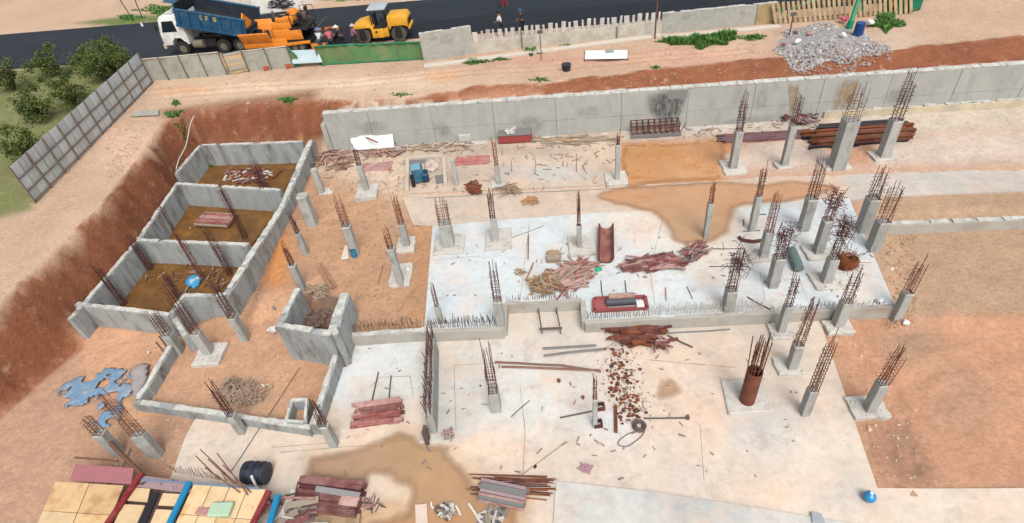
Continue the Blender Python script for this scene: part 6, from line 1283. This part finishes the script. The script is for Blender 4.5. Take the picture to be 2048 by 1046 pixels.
for px, py, lab in ((1196, 850, 'open rusty square tube beside the thin column'), (1201, 816, 'small rusty square tube behind the thin column')):
    c = P(px, py, 0); mb = MB()
    for sx, sy, w_, d_ in ((0, -.13, .34, .05), (0, .13, .34, .05), (-.15, 0, .05, .2), (.15, 0, .05, .2)): mb.box(c+Vector((sx, sy, .1)), (w_, d_, .2))
    obj(mb, 'square_tube', RUSTD, lab, 'tube')
rod('dark ribbed bar lying left of the thin column', (1120, 836), (1184, 824), 0, .035, STEELD, 'ribbed_bar', 'bar'); a = P(1288, 838, 0); b = P(1375, 837, 0); obj(MB().tube([a+Vector((0, 0, .04)), b+Vector((0, 0, .04)), P(1376, 831, 0)+Vector((0, 0, .04))], .035, 6).cyl(b, b+Vector((0, 0, .1)), .08, 8), 'hooked_bar', STEELD, 'bar with a hooked end right of the rust trail', 'bar')
c = P(1262, 872, 0); q = [(1290, 852), (1280, 862), (1262, 866), (1245, 876), (1236, 886), (1242, 893), (1256, 893), (1270, 884), (1284, 872), (1290, 860)]; t_ = thing('wire_coil', 'dark tangled wire coil with a long loop on the front slab', 'wire', tuple(c)); pts = [P(x, y, 0)+Vector((0, 0, .03)) for x, y in smooth_poly(q, 4)]; MB().tube(pts+[pts[0]], .018, 5).build('loop', STEELD, t_)
cc = P(1278, 854, 0); mb = MB()
for k in range(26):
    r_ = random.uniform(.1, .3); mb.tube([cc+Vector((r_*math.cos(u+k*2), r_*math.sin(u+k*2), .03+.12*random.random())) for u in np.linspace(0, 4, 9)], .014, 4)
tag(mb.build('tangle', STEELD, t_), kind='stuff')
rod('thin rod lying on the pale floor right of the caged column', (1022, 834), (1060, 802), 0, .02, STEELD); rod('rod slanting down from the slab front to the right', (1335, 672), (1385, 696), 0, .04, STEELD); rod('long rod lying along the front of the white slab', (1330, 668), (1460, 660), 0, .035, GRYM, 'grey_rod'); rod('long thin rod running from the big puddle to the upper right', (1020, 968), (1132, 884), 0, .018, WOODG); rod('thin long cable across the soil yard towards the camera', (462, 945), (600, 735), .02, .015, STEELD, 'cable', 'cable')
for px, py, r_, m, lab in ((1070, 934, .08, BLK, 'small black lump on the front slab'), (1118, 762, .13, RUSTO, 'brown clod on the pale floor'), (1166, 796, .12, RUSTO, 'brown clod left of the thin column'), (691, 733, .09, RUSTO, 'brown clod in the white bay'), (961, 772, .05, BLK, 'tiny black lump left of the caged column')): obj(MB().rock(P(px, py, 0)+Vector((0, 0, r_*.4)), r_), 'clod', m, lab, 'clod')
scatter('offcuts', 'small purple offcuts on the front slab near the black lump', 'offcuts', 1171, 938, 11, 6, 0, 8, (.25, .5), (.07, .05), [mat('purple_off', (176, 140, 148), .9, bump=.1)], hmax=.08)
c = P(1736, 999, 0); t_ = thing('blue_ball', 'bright blue round float on the front slab at lower right', 'float', tuple(c)); mb = MB(); nn = 16; vs = []
for j in range(9):
    th = math.pi*j/8; vs += [(c.x+.21*math.sin(th)*math.cos(2*math.pi*k/nn), c.y+.21*math.sin(th)*math.sin(2*math.pi*k/nn), c.z+.2-.2*math.cos(th)) for k in range(nn)]
mb.add(vs, [(j*nn+k, j*nn+(k+1) % nn, (j+1)*nn+(k+1) % nn, (j+1)*nn+k) for j in range(8) for k in range(nn)]); mb.build('body', mat('float_blue', (24, 140, 196), .3, var=.05, bump=0, spec=.6), t_, smooth='all'); MB().cyl(c+Vector((0, 0, .38)), c+Vector((0, 0, .46)), .06, 10).build('neck', mat('float_white', (210, 226, 232), .4, bump=0), t_)
panel('grey_plate', 'grey pointed plate at the bottom edge of the front slab', 'plate', [(1624, 1046), (1652, 1050), (1642, 1028), (1622, 1024)], .09, .04, mat('plate_grey', (164, 170, 176), .7, bump=.05))
# ---- bottom: tank, formwork deck, timber
t_ = thing('black_tank', 'black plastic drum lying on its side above the plywood deck', 'tank', tuple(P(516, 966, 0))); a, b = P(497, 966, 0)+Vector((0, .2, .45)), P(540, 968, 0)+Vector((0, .2, .45)); MB().cyl(a, b, .42, 18).build('body', BLKP, t_, smooth=True)
for f in (.2, .5, .8): p = a.lerp(b, f); d = (b-a).normalized(); MB().cyl(p-d*.04, p+d*.04, .445, 18).build('hoop', BLKP, t_, smooth=True)
p = P(520, 978, 0); obj(MB().cyl(p+Vector((0, -.15, 0)), p+Vector((.12, -.1, 1.1)), .05, 8), 'white_pole', WHT, 'short white pole leaning on the black drum', 'pole')
ZD = 1.0
deck = thing('formwork_deck', 'plywood formwork deck on red and blue beams at the lower left', 'formwork', tuple(P(380, 1000, ZD)))
def dp(quad, m, z=ZD, th=.05, name='plywood_panel'):
    q = [P(x, y, z) for x, y in quad]; o = MB().hexa([v-Vector((0, 0, th)) for v in q]+q).build(name, m, deck, bev=.006); bmw = bmesh.new(); bmw.from_mesh(o.data); bmesh.ops.recalc_face_normals(bmw, faces=bmw.faces[:]); bmw.to_mesh(o.data); bmw.free()
def grid(tl, tr_, br, bl, nu, nv, mats, gap=.012, skip=()):
    for i_ in range(nu):
        for j in range(nv):
            if (i_, j) in skip: continue
            def pt(u, v): return tuple((tl[k]*(1-u)+tr_[k]*u)*(1-v)+(bl[k]*(1-u)+br[k]*u)*v for k in (0, 1))
            u0, u1, v0, v1 = i_/nu+gap, (i_+1)/nu-gap, j/nv+gap, (j+1)/nv-gap; dp([pt(u0, v0), pt(u1, v0), pt(u1, v1), pt(u0, v1)], random.choice(mats), ZD+random.uniform(-.004, .012))
dp([(150, 928), (268, 936), (262, 968), (140, 960)], mat('mauve_board', (172, 112, 116), .8, var=.15, bump=.1)); dp([(276, 950), (372, 962), (362, 984), (268, 972)], mat('mauve_grey', (166, 140, 142), .8, var=.3, scale=7, c2=(60, 54, 58), bump=.1, thr=(.55, .6)))
grid((110, 962), (248, 970), (200, 1090), (60, 1080), 2, 2, [PLY, PLYS], .006); dp([(258, 974), (300, 977), (294, 1004), (248, 1000)], PLY); dp([(326, 986), (366, 988), (356, 1012), (316, 1010)], PLY); dp([(246, 1008), (290, 1010), (272, 1050), (228, 1046)], PLY); dp([(312, 1018), (350, 1020), (336, 1054), (298, 1052)], PLY); dp([(222, 1054), (268, 1058), (240, 1110), (190, 1104)], PLY)
grid((388, 966), (532, 978), (486, 1100), (330, 1090), 4, 2, [PLY, PLYS, mat('plywood_pale', (236, 204, 160), .8, var=.1, scale=2, c2=(224, 170, 110), bump=.1, thr=(.55, .65))], .005)
dp([(396, 1013), (420, 1014), (412, 1030), (388, 1028)], PINKW, ZD+.02)
dp([(300, 984), (318, 985), (286, 1060), (266, 1058)], BLK, ZD-.05, .06, 'gap_shade')  # shade of the gap between the panels, put in as a black sheet
for p0, p1, m in (((284, 946), (196, 1075), REDP), ((379, 964), (326, 1075), BLUP), ((538, 982), (490, 1080), REDP), ((556, 990), (530, 1080), BLUP)):
    a, b = P(*p0, ZD+.08), P(*p1, ZD+.08); MB().bar(a, b, .2, .14).build('beam', m, deck, bev=.01)
MB().bar(P(270, 958, ZD), P(520, 978, ZD), .07, .07).build('edge_rail', mat('steel_blue_grey', (120, 140, 164), .6, bump=.05), deck)
for px, py in ((210, 960), (280, 962), (378, 970), (450, 980), (532, 988), (240, 1040), (350, 1040), (500, 1046)):
    p = P(px, py, ZD); MB().cyl(Vector((p.x, p.y, 0)), Vector((p.x, p.y, ZD-.03)), .05, 8).build('prop', STEELD, deck)
MB().prism(w2([(250, 985), (530, 990), (480, 1080), (180, 1075)], ZD-.2), ZD-.2, ZD-.12).build('joist_bed', mat('joist_dark', (84, 62, 60), .9, bump=.2), deck)
c = P(444, 1022, ZD+.02); obj(MB().box(c+Vector((0, 0, .1)), (.8, .5, .18), -.1), 'mint_box', mat('mint_green', (178, 206, 176), .7, var=.08, bump=.05), 'pale mint green box on the plywood deck', 'box', bev=.03)
for k, (p0, p1) in enumerate((((400, 898), (480, 975)), ((416, 918), (470, 968)), ((434, 906), (496, 990)), ((446, 930), (502, 985)), ((410, 935), (480, 985)), ((392, 912), (440, 960)))):
    obj(MB().cyl(P(*p0, 1.35), P(*p1, ZD+.05), .022, 5), 'long_bar', TIEM, ('first', 'second', 'third', 'fourth', 'fifth', 'sixth')[k]+' long brown bar from the left leaning over the edge of the plywood deck', 'bar', 'bars leaning over the deck edge')
mb = MB()
for k in range(26): p = P(352+k*5.2+random.uniform(-2, 2), 945+k*.9, ZD-.1); mb.cyl(p, p+Vector((random.gauss(0, .05), random.gauss(0, .08), random.uniform(.25, .7))), .013, 4)
tag(mb.build('starter_bars', TIEM, deck), kind='stuff')
for k, (p0, p1, r_) in enumerate((((206, 872), (290, 955), .09), ((238, 950), (262, 898), .04), ((150, 915), (236, 922), .04))): obj(MB().cyl(P(*p0, .9), P(*p1, .9), r_, 8), 'brown_pole', mat('pole_brown', (116, 82, 68), .85, bump=.1), ('thick brown pole running down to the mauve board', 'thin brown prop crossing the thick brown pole', 'thin level pole left of the thick brown pole')[k], 'pole')
t_ = thing('scaffold_parts', 'clutter of grey and red scaffold parts right of the plywood deck', 'scaffold', tuple(P(580, 1015, .4)))
for k in range(40):
    q = P(random.uniform(545, 625), random.uniform(992, 1060), .4); a_ = random.choice([0, 0, 1.3, .4])+random.gauss(0, .2); l = random.uniform(.4, 1.6); d = Vector((math.cos(a_), math.sin(a_), 0))*l/2; q.z = random.uniform(.1, .8); plank(t_, q-d, q+d, random.choice([.05, .08, .25]), .04, random.choice([GRYM, MAROON, PADC, WOODG, STEELD, PINKW]), 'scaffold_piece')
stack('timber_stack', 'large stack of dark maroon timbers with a grey top at the bottom', 'timber stack', (602, 995), (722, 1008), 0, 1.3, 5, 7, [MAROON, MAROON, mat('maroon_dark', (86, 44, 46), .85, bump=.2)], .11, .02, 'plank', .15)
panel('grey_cover', 'grey board lying on the back of the maroon timber stack', 'board', [(633, 972), (722, 986), (718, 998), (630, 984)], .58, .05, PLYG); panel('pink_cover', 'pink board lying on the right end of the maroon timber stack', 'board', [(684, 992), (720, 996), (714, 1014), (676, 1010)], .585, .05, PINKW)
panel('tan_rough_board', 'rough tan board under the maroon timber stack at the bottom edge', 'board', [(640, 1024), (722, 1030), (716, 1075), (628, 1070)], .12, .1, WOOD)
stack('timber_crate', 'crate of pale purple timbers at the right rim of the puddle', 'timber stack', (962, 984), (1050, 1002), 0, .8, 3, 6, [mat('lilac_wood', (178, 152, 158), .85, var=.2, bump=.2, rnd=.2), PINKW, GRYM], .1, .02, 'plank', .1)
plank_ = rod('red tube along the back of the purple timber crate', (962, 966), (1050, 990), .05, .06, MAROON, 'red_tube', 'tube')
t_ = thing('rebar_bundle', 'long loose bundle of brown bars lying behind the purple timber crate', 'rebar', tuple(P(1020, 965, 0)))
for k in range(22):
    y0 = random.uniform(958, 1000); bar_obj(t_, P(random.uniform(930, 990), y0-8+random.uniform(-4, 4), .03+.02*(k % 4)), P(1108+random.uniform(-15, 6), y0+random.uniform(-10, 6), .03+.02*(k % 4)), .022, random.choice('rdo'), 'bar')
panel('white_board', 'upright white board lying at the bottom of the puddle', 'board', [(832, 1052), (856, 1052), (854, 1008), (830, 1010)], .02, .04, mat('board_white', (222, 200, 184), .8, bump=.1))
scatter('scrap_heap', 'grey scrap heap in the mud right of the white board', 'scrap heap', 892, 1024, 16, 12, 0, 26, (.2, .5), (.16, .08), [GRYM, STEELD, PADC, WOODG], 'scrap_piece', .12)
scatter('scrap_heap', 'dark scrap and white bag at the bottom of the muddy corner', 'scrap heap', 985, 1036, 24, 14, 0, 26, (.2, .6), (.14, .08), [GRYM, STEELD, PADC, WOODG], 'scrap_piece', .1)
for k, (p0, p1) in enumerate((((862, 1006), (866, 1018)), ((912, 1012), (922, 1030)), ((938, 1008), (962, 1046)))): rod(('shortest', 'middle', 'longest')[k]+' pale stick lying in the mud at the bottom', p0, p1, .0, .04, WHT, 'pale_stick', 'stick', 0, 'pale sticks in the mud')
scatter('offcuts', 'pinkish scraps on the dry patch beside the maroon timbers', 'offcuts', 745, 1010, 18, 12, 0, 12, (.2, .5), (.06, .04), [PINKW, STEELD], hmax=.06)

# ================================================================== RUBBLE, GRAVEL, PLANTS
RBM = [mat('rubble_grey', (158, 155, 154), .95, var=.3, scale=4, bump=.3), mat('rubble_pale', (188, 184, 180), .95, var=.25, scale=4, bump=.3), mat('rubble_pink', (170, 150, 142), .95, var=.3, scale=4, bump=.3)]
heap = thing('rubble_heap', 'wide heap of grey demolition rubble spilling down the bank', 'rubble', tuple(G(1660, 90)))
for mi in range(3):
    mb = MB()
    for k in range(2200 if mi < 2 else 800):
        r_ = math.sqrt(random.random()); th = random.uniform(0, 6.28); lob = 1+.18*math.sin(3*th+1)+.12*math.sin(7*th); px_ = 1652+102*lob*r_*math.cos(th)+(0 if mi < 2 else 10); py_ = 90+38*lob*r_*math.sin(th)+(0 if mi < 2 else 10); q = G(px_, py_); 
        q.z = gz(q.x, q.y)+.32*(1-r_)*random.random()+.02; mb.rock(q, random.uniform(.03, .10) if random.random() < .94 else random.uniform(.1, .2))
    tag(mb.build('rubble', RBM[mi], heap), kind='stuff')
prof = []
mb = MB(); nr, na = 6, 28; vs = [(G(1650, 88).x, G(1650, 88).y, ZR+.34)]; fs = []
for j in range(1, nr+1):
    for k in range(na):
        a_ = 2*math.pi*k/na; f = j/nr; q = G(1650+96*f*math.cos(a_), 86+34*f*math.sin(a_)); vs.append((q.x, q.y, ZR+.3*(1-f)**.8+random.uniform(-.05, .06)*(f < .95)-.03))
fs = [(0, 1+k, 1+(k+1) % na) for k in range(na)]+[(1+(j-1)*na+k, 1+j*na+k, 1+j*na+(k+1) % na, 1+(j-1)*na+(k+1) % na) for j in range(1, nr) for k in range(na)]
mb.add(vs, [f[::-1] for f in fs]); o = mb.build('heap_core', RBM[0], heap, smooth='all'); bmw = bmesh.new(); bmw.from_mesh(o.data); bmesh.ops.recalc_face_normals(bmw, faces=bmw.faces[:]); bmw.to_mesh(o.data); bmw.free()
for px, py, r_, m, lab, nm in ((1592, 70, .3, PINKW, 'pink bag near the left of the rubble heap', 'bag'), (1617, 76, .28, PINKW, 'second pink bag on the front of the rubble heap', 'bag'), (1686, 46, .34, mat('pink_bag', (224, 120, 140), .7, bump=.2), 'bright pink bag beside the foot of the green pole', 'bag'), (1594, 92, .35, WHT, 'white bag at the lower left of the rubble heap', 'bag'), (1683, 80, .35, WHT, 'white bag in the middle of the rubble heap', 'bag'), (1738, 54, .4, WHT, 'large white bag at the right of the rubble heap', 'bag'), (1565, 98, .2, REDW, 'red lump at the left foot of the rubble heap', 'lump')):
    obj(MB().rock(G(px, py)+Vector((0, 0, .32)), r_*.85, .7), nm, m, lab, 'bag' if nm == 'bag' else 'lump')
c = G(1714, 74)+Vector((0, 0, .2)); t_ = thing('blue_barrel', 'dark blue barrel standing on the rubble heap', 'barrel', tuple(c)); MB().cyl(c, c+Vector((0, 0, .75)), .3, 16).build('body', mat('barrel_blue', (28, 74, 136), .45, bump=.05), t_, smooth=True); MB().cyl(c+Vector((0, 0, .35)), c+Vector((0, 0, .4)), .315, 16).build('hoop', mat('barrel_blue2', (24, 60, 112), .45, bump=.05), t_, smooth=True)
# loose stones on soil
rng = random.Random(5)
def stones(name, polys, n, rr_, m, zf):
    mb = MB()
    for k in range(n):
        px0, px1, py0, py1 = rng.choice(polys); x, y = rng.uniform(px0, px1), rng.uniform(py0, py1); q = P(x, y, zf); q.z = gz(q.x, q.y); ok_ = abs(gz(q.x+.4, q.y)-q.z)+abs(gz(q.x, q.y+.4)-q.z) < .2
        if not ok_: continue
        mb.rock(q+Vector((0, 0, .01)), rng.uniform(*rr_)*(1 if rng.random() < .9 else 2))
    o = mb.build(name, m); o['kind'] = 'stuff'; o['label'] = name.replace('_', ' ')+' strewn over the site'; return o
stones('loose_soil_clods', [(560, 850, 340, 655), (560, 850, 340, 655), (640, 1240, 285, 385), (1770, 1838, 460, 640)], 1500, (.02, .07), mat('clod_tan', (186, 146, 116), .95, var=.3, scale=5, bump=.3), .53)
stones('loose_pale_stones', [(300, 650, 640, 850), (1660, 1838, 660, 960), (220, 380, 800, 950), (640, 1240, 285, 380)], 700, (.015, .05), mat('stone_pale', (206, 186, 166), .95, var=.3, scale=5, bump=.3), .1)
stones('berm_stones', [(300, 1560, 90, 210), (215, 320, 240, 400)], 1500, (.02, .07), mat('stone_berm', (190, 160, 136), .95, var=.35, scale=5, bump=.3), ZR)
mb = MB()
for k in range(520):
    x0, x1, y0, y1, z_ = rng.choice(((640, 1240, 272, 385, .7), (640, 1240, 272, 330, .7), (870, 1780, 470, 600, ZU), (1250, 1640, 240, 275, .68), (690, 1640, 690, 960, 0), (560, 840, 350, 650, .52)))
    q = P(rng.uniform(x0, x1), rng.uniform(y0, y1), z_)
    if z_ == .52: q.z = gz(q.x, q.y)
    a_ = rng.uniform(0, 3.14); l = rng.uniform(.05, .3)*(1 if z_ in (.7, .68) else .45); d = Vector((math.cos(a_), math.sin(a_), rng.uniform(-.05, .05)))*l; q.z += .03; mb.cm = rng.randint(0, 3); mb.bar(q-d, q+d, rng.uniform(.02, .06), .025)
o = mb.build('small_litter', [WOODG, WOOD, PINKW, GRYM]); o['kind'] = 'stuff'; o['label'] = 'small sticks and litter strewn over the slabs and soil'
# grass and bushes
LEAFA = mat('leaf_green', (92, 138, 62), .7, var=.35, scale=3, c2=(70, 112, 46), bump=0, rnd=.1); LEAFB = mat('leaf_olive', (104, 116, 52), .7, var=.35, scale=2, c2=(72, 92, 44), bump=0, k=.9); BARK = mat('bark', (92, 76, 60), .9, bump=.3)
def tuft(name, label, cx, cy, rx, ry, n, h, m, z=None):
    mb = MB()
    for k in range(n):
        r_ = math.sqrt(random.random()); th = random.uniform(0, 6.28); rx2 = rx*(.75+.35*math.sin(3*th+cx)+.2*math.sin(7*th+cy)); q = P(cx+rx2*r_*math.cos(th), cy+ry*r_*math.sin(th)*(.8+.3*math.sin(5*th)), ZR if z is None else z); q.z = gz(q.x, q.y)-.02; a_ = random.uniform(0, 6.28); w_ = random.uniform(.03, .07); hh_ = h*random.uniform(.4, 1.1)*(1.1-r_*.6); d = Vector((math.cos(a_), math.sin(a_), 0)); s2 = Vector((-d.y, d.x, 0))*w_; tip = q+d*hh_*random.uniform(.2, .9)+Vector((0, 0, hh_)); md = q+d*hh_*.25+Vector((0, 0, hh_*.6))
        mb.add([q-s2, q+s2, md+s2*.8, tip, md-s2*.8], [(0, 1, 2, 4), (4, 2, 3)])
    o = mb.build(name, m); return tag(o, label, 'grass', None, 'stuff')
for k, (cx, cy, rx, ry, n, h) in enumerate(((1400, 84, 60, 14, 2200, .55), (1450, 76, 30, 10, 900, .6), (1345, 82, 34, 8, 800, .35), (945, 124, 40, 6, 600, .3), (1062, 104, 22, 8, 500, .35), (1000, 118, 20, 4, 200, .25), (1135, 94, 18, 4, 250, .25), (355, 232, 28, 12, 500, .3), (352, 206, 10, 6, 180, .3), (575, 200, 22, 5, 260, .25), (1772, 44, 34, 22, 1500, .5), (1500, 76, 40, 6, 400, .3), (1080, 160, 26, 6, 160, .2), (1310, 136, 12, 3, 90, .2), (800, 190, 24, 5, 120, .2), (330, 22, 60, 14, 1200, .4), (260, 36, 30, 6, 400, .4), (680, -2, 60, 6, 300, .3), (430, 8, 40, 8, 300, .3))): tuft('grass_patch', 'patch of short green grass on the bare ground', cx, cy, rx, ry, n, h, LEAFA)
def bush(label, px, py, h, rad, m, n=2600, group='bushes beyond the hoarding'):
    b = G(px, py); t_ = thing('bush', label, 'bush', tuple(b), 0, group); mb = MB(); tips = []
    for k in range(9):
        a_ = random.uniform(0, 6.28); e = b+Vector((math.cos(a_)*rad*random.uniform(.2, .7), math.sin(a_)*rad*random.uniform(.2, .7), h*random.uniform(.5, .9))); mid = b.lerp(e, .5)+Vector((random.gauss(0, .1), random.gauss(0, .1), .1)); mb.tube([b-Vector((0, 0, .1)), mid, e], [.06, .04, .015], 5); tips.append(e); tips.append(mid)
    mb.build('stems', BARK, t_); lf = MB(); cl = [(random.choice(tips)+Vector((random.gauss(0, rad*.25), random.gauss(0, rad*.25), random.gauss(0, h*.12))), random.uniform(.25, .55)) for _ in range(26)]
    for k in range(n):
        c, r_ = random.choice(cl); q = c+Vector((random.gauss(0, r_*.5), random.gauss(0, r_*.5), random.gauss(0, r_*.4))); u = Vector((random.gauss(0, 1), random.gauss(0, 1), random.gauss(0, .6))).normalized(); v = u.cross(Vector((random.gauss(0, 1), random.gauss(0, 1), random.gauss(0, 1)))).normalized(); s_ = random.uniform(.05, .12)
        lf.add([q-u*s_, q+v*s_*.5, q+u*s_, q-v*s_*.5], [(0, 1, 2, 3)])
    tag(lf.build('crown', m, t_), kind='stuff'); return t_
for k, (px, py, h, r_, lab) in enumerate(((262, 150, 1.8, .9, 'olive bush closest to the hoarding corner'), (238, 140, 2.0, 1.1, 'olive bush second from the hoarding corner'), (214, 160, 2.2, 1.2, 'olive bush third from the hoarding corner'), (222, 118, 1.6, 1.0, 'olive bush nearest the road edge'), (180, 150, 2.2, 1.4, 'olive bush fourth from the hoarding corner'), (150, 210, 2.4, 1.5, 'large olive bush behind the middle of the hoarding'), (90, 240, 2.2, 1.5, 'large olive bush left of the hoarding'), (60, 330, 2.4, 1.6, 'large olive bush at the lower left of the hoarding'), (110, 150, 2.0, 1.4, 'olive bush set back by the road'), (30, 180, 2.2, 1.5, 'olive bush farthest left by the road'))): bush(lab, px, py, h, r_, LEAFB)
for k, (px, py, h, lab) in enumerate(((285, 36, 2.3, 'left thin leaning post on the far verge'), (262, 34, 2.0, 'right thin leaning post on the far verge') )):
    p = G(px, py); obj(MB().cyl(p, p+Vector((-.25 if k else .15, 0, h)), .05, 6), 'verge_post', mat('post_grey', (90, 92, 90), .8, bump=.1), lab, 'post', 'posts on the far verge')
p = G(285, 52); obj(MB().cyl(p, p+Vector((0, 0, .35)), .12, 8, .05), 'white_cone', WHT, 'small white marker on the far edge of the road', 'marker')
# a slab of pale paving and a parked motorbike-like load behind the truck
p4 = [G(512, 30), G(606, 18), G(600, -14), G(500, 0)]
pav = MB().prism([tuple(v)[:2] for v in p4], ZR-.05, ZR+.09).build('paved_path', PADC); pav['kind'] = 'structure'
scatter('scrap_heap', 'dark scrap heap on the pale paving behind the paver', 'scrap heap', 560, 12, 24, 8, ZR+.1, 40, (.3, .9), (.2, .1), [BLK, GRYM, DKB], 'scrap_piece', .6)
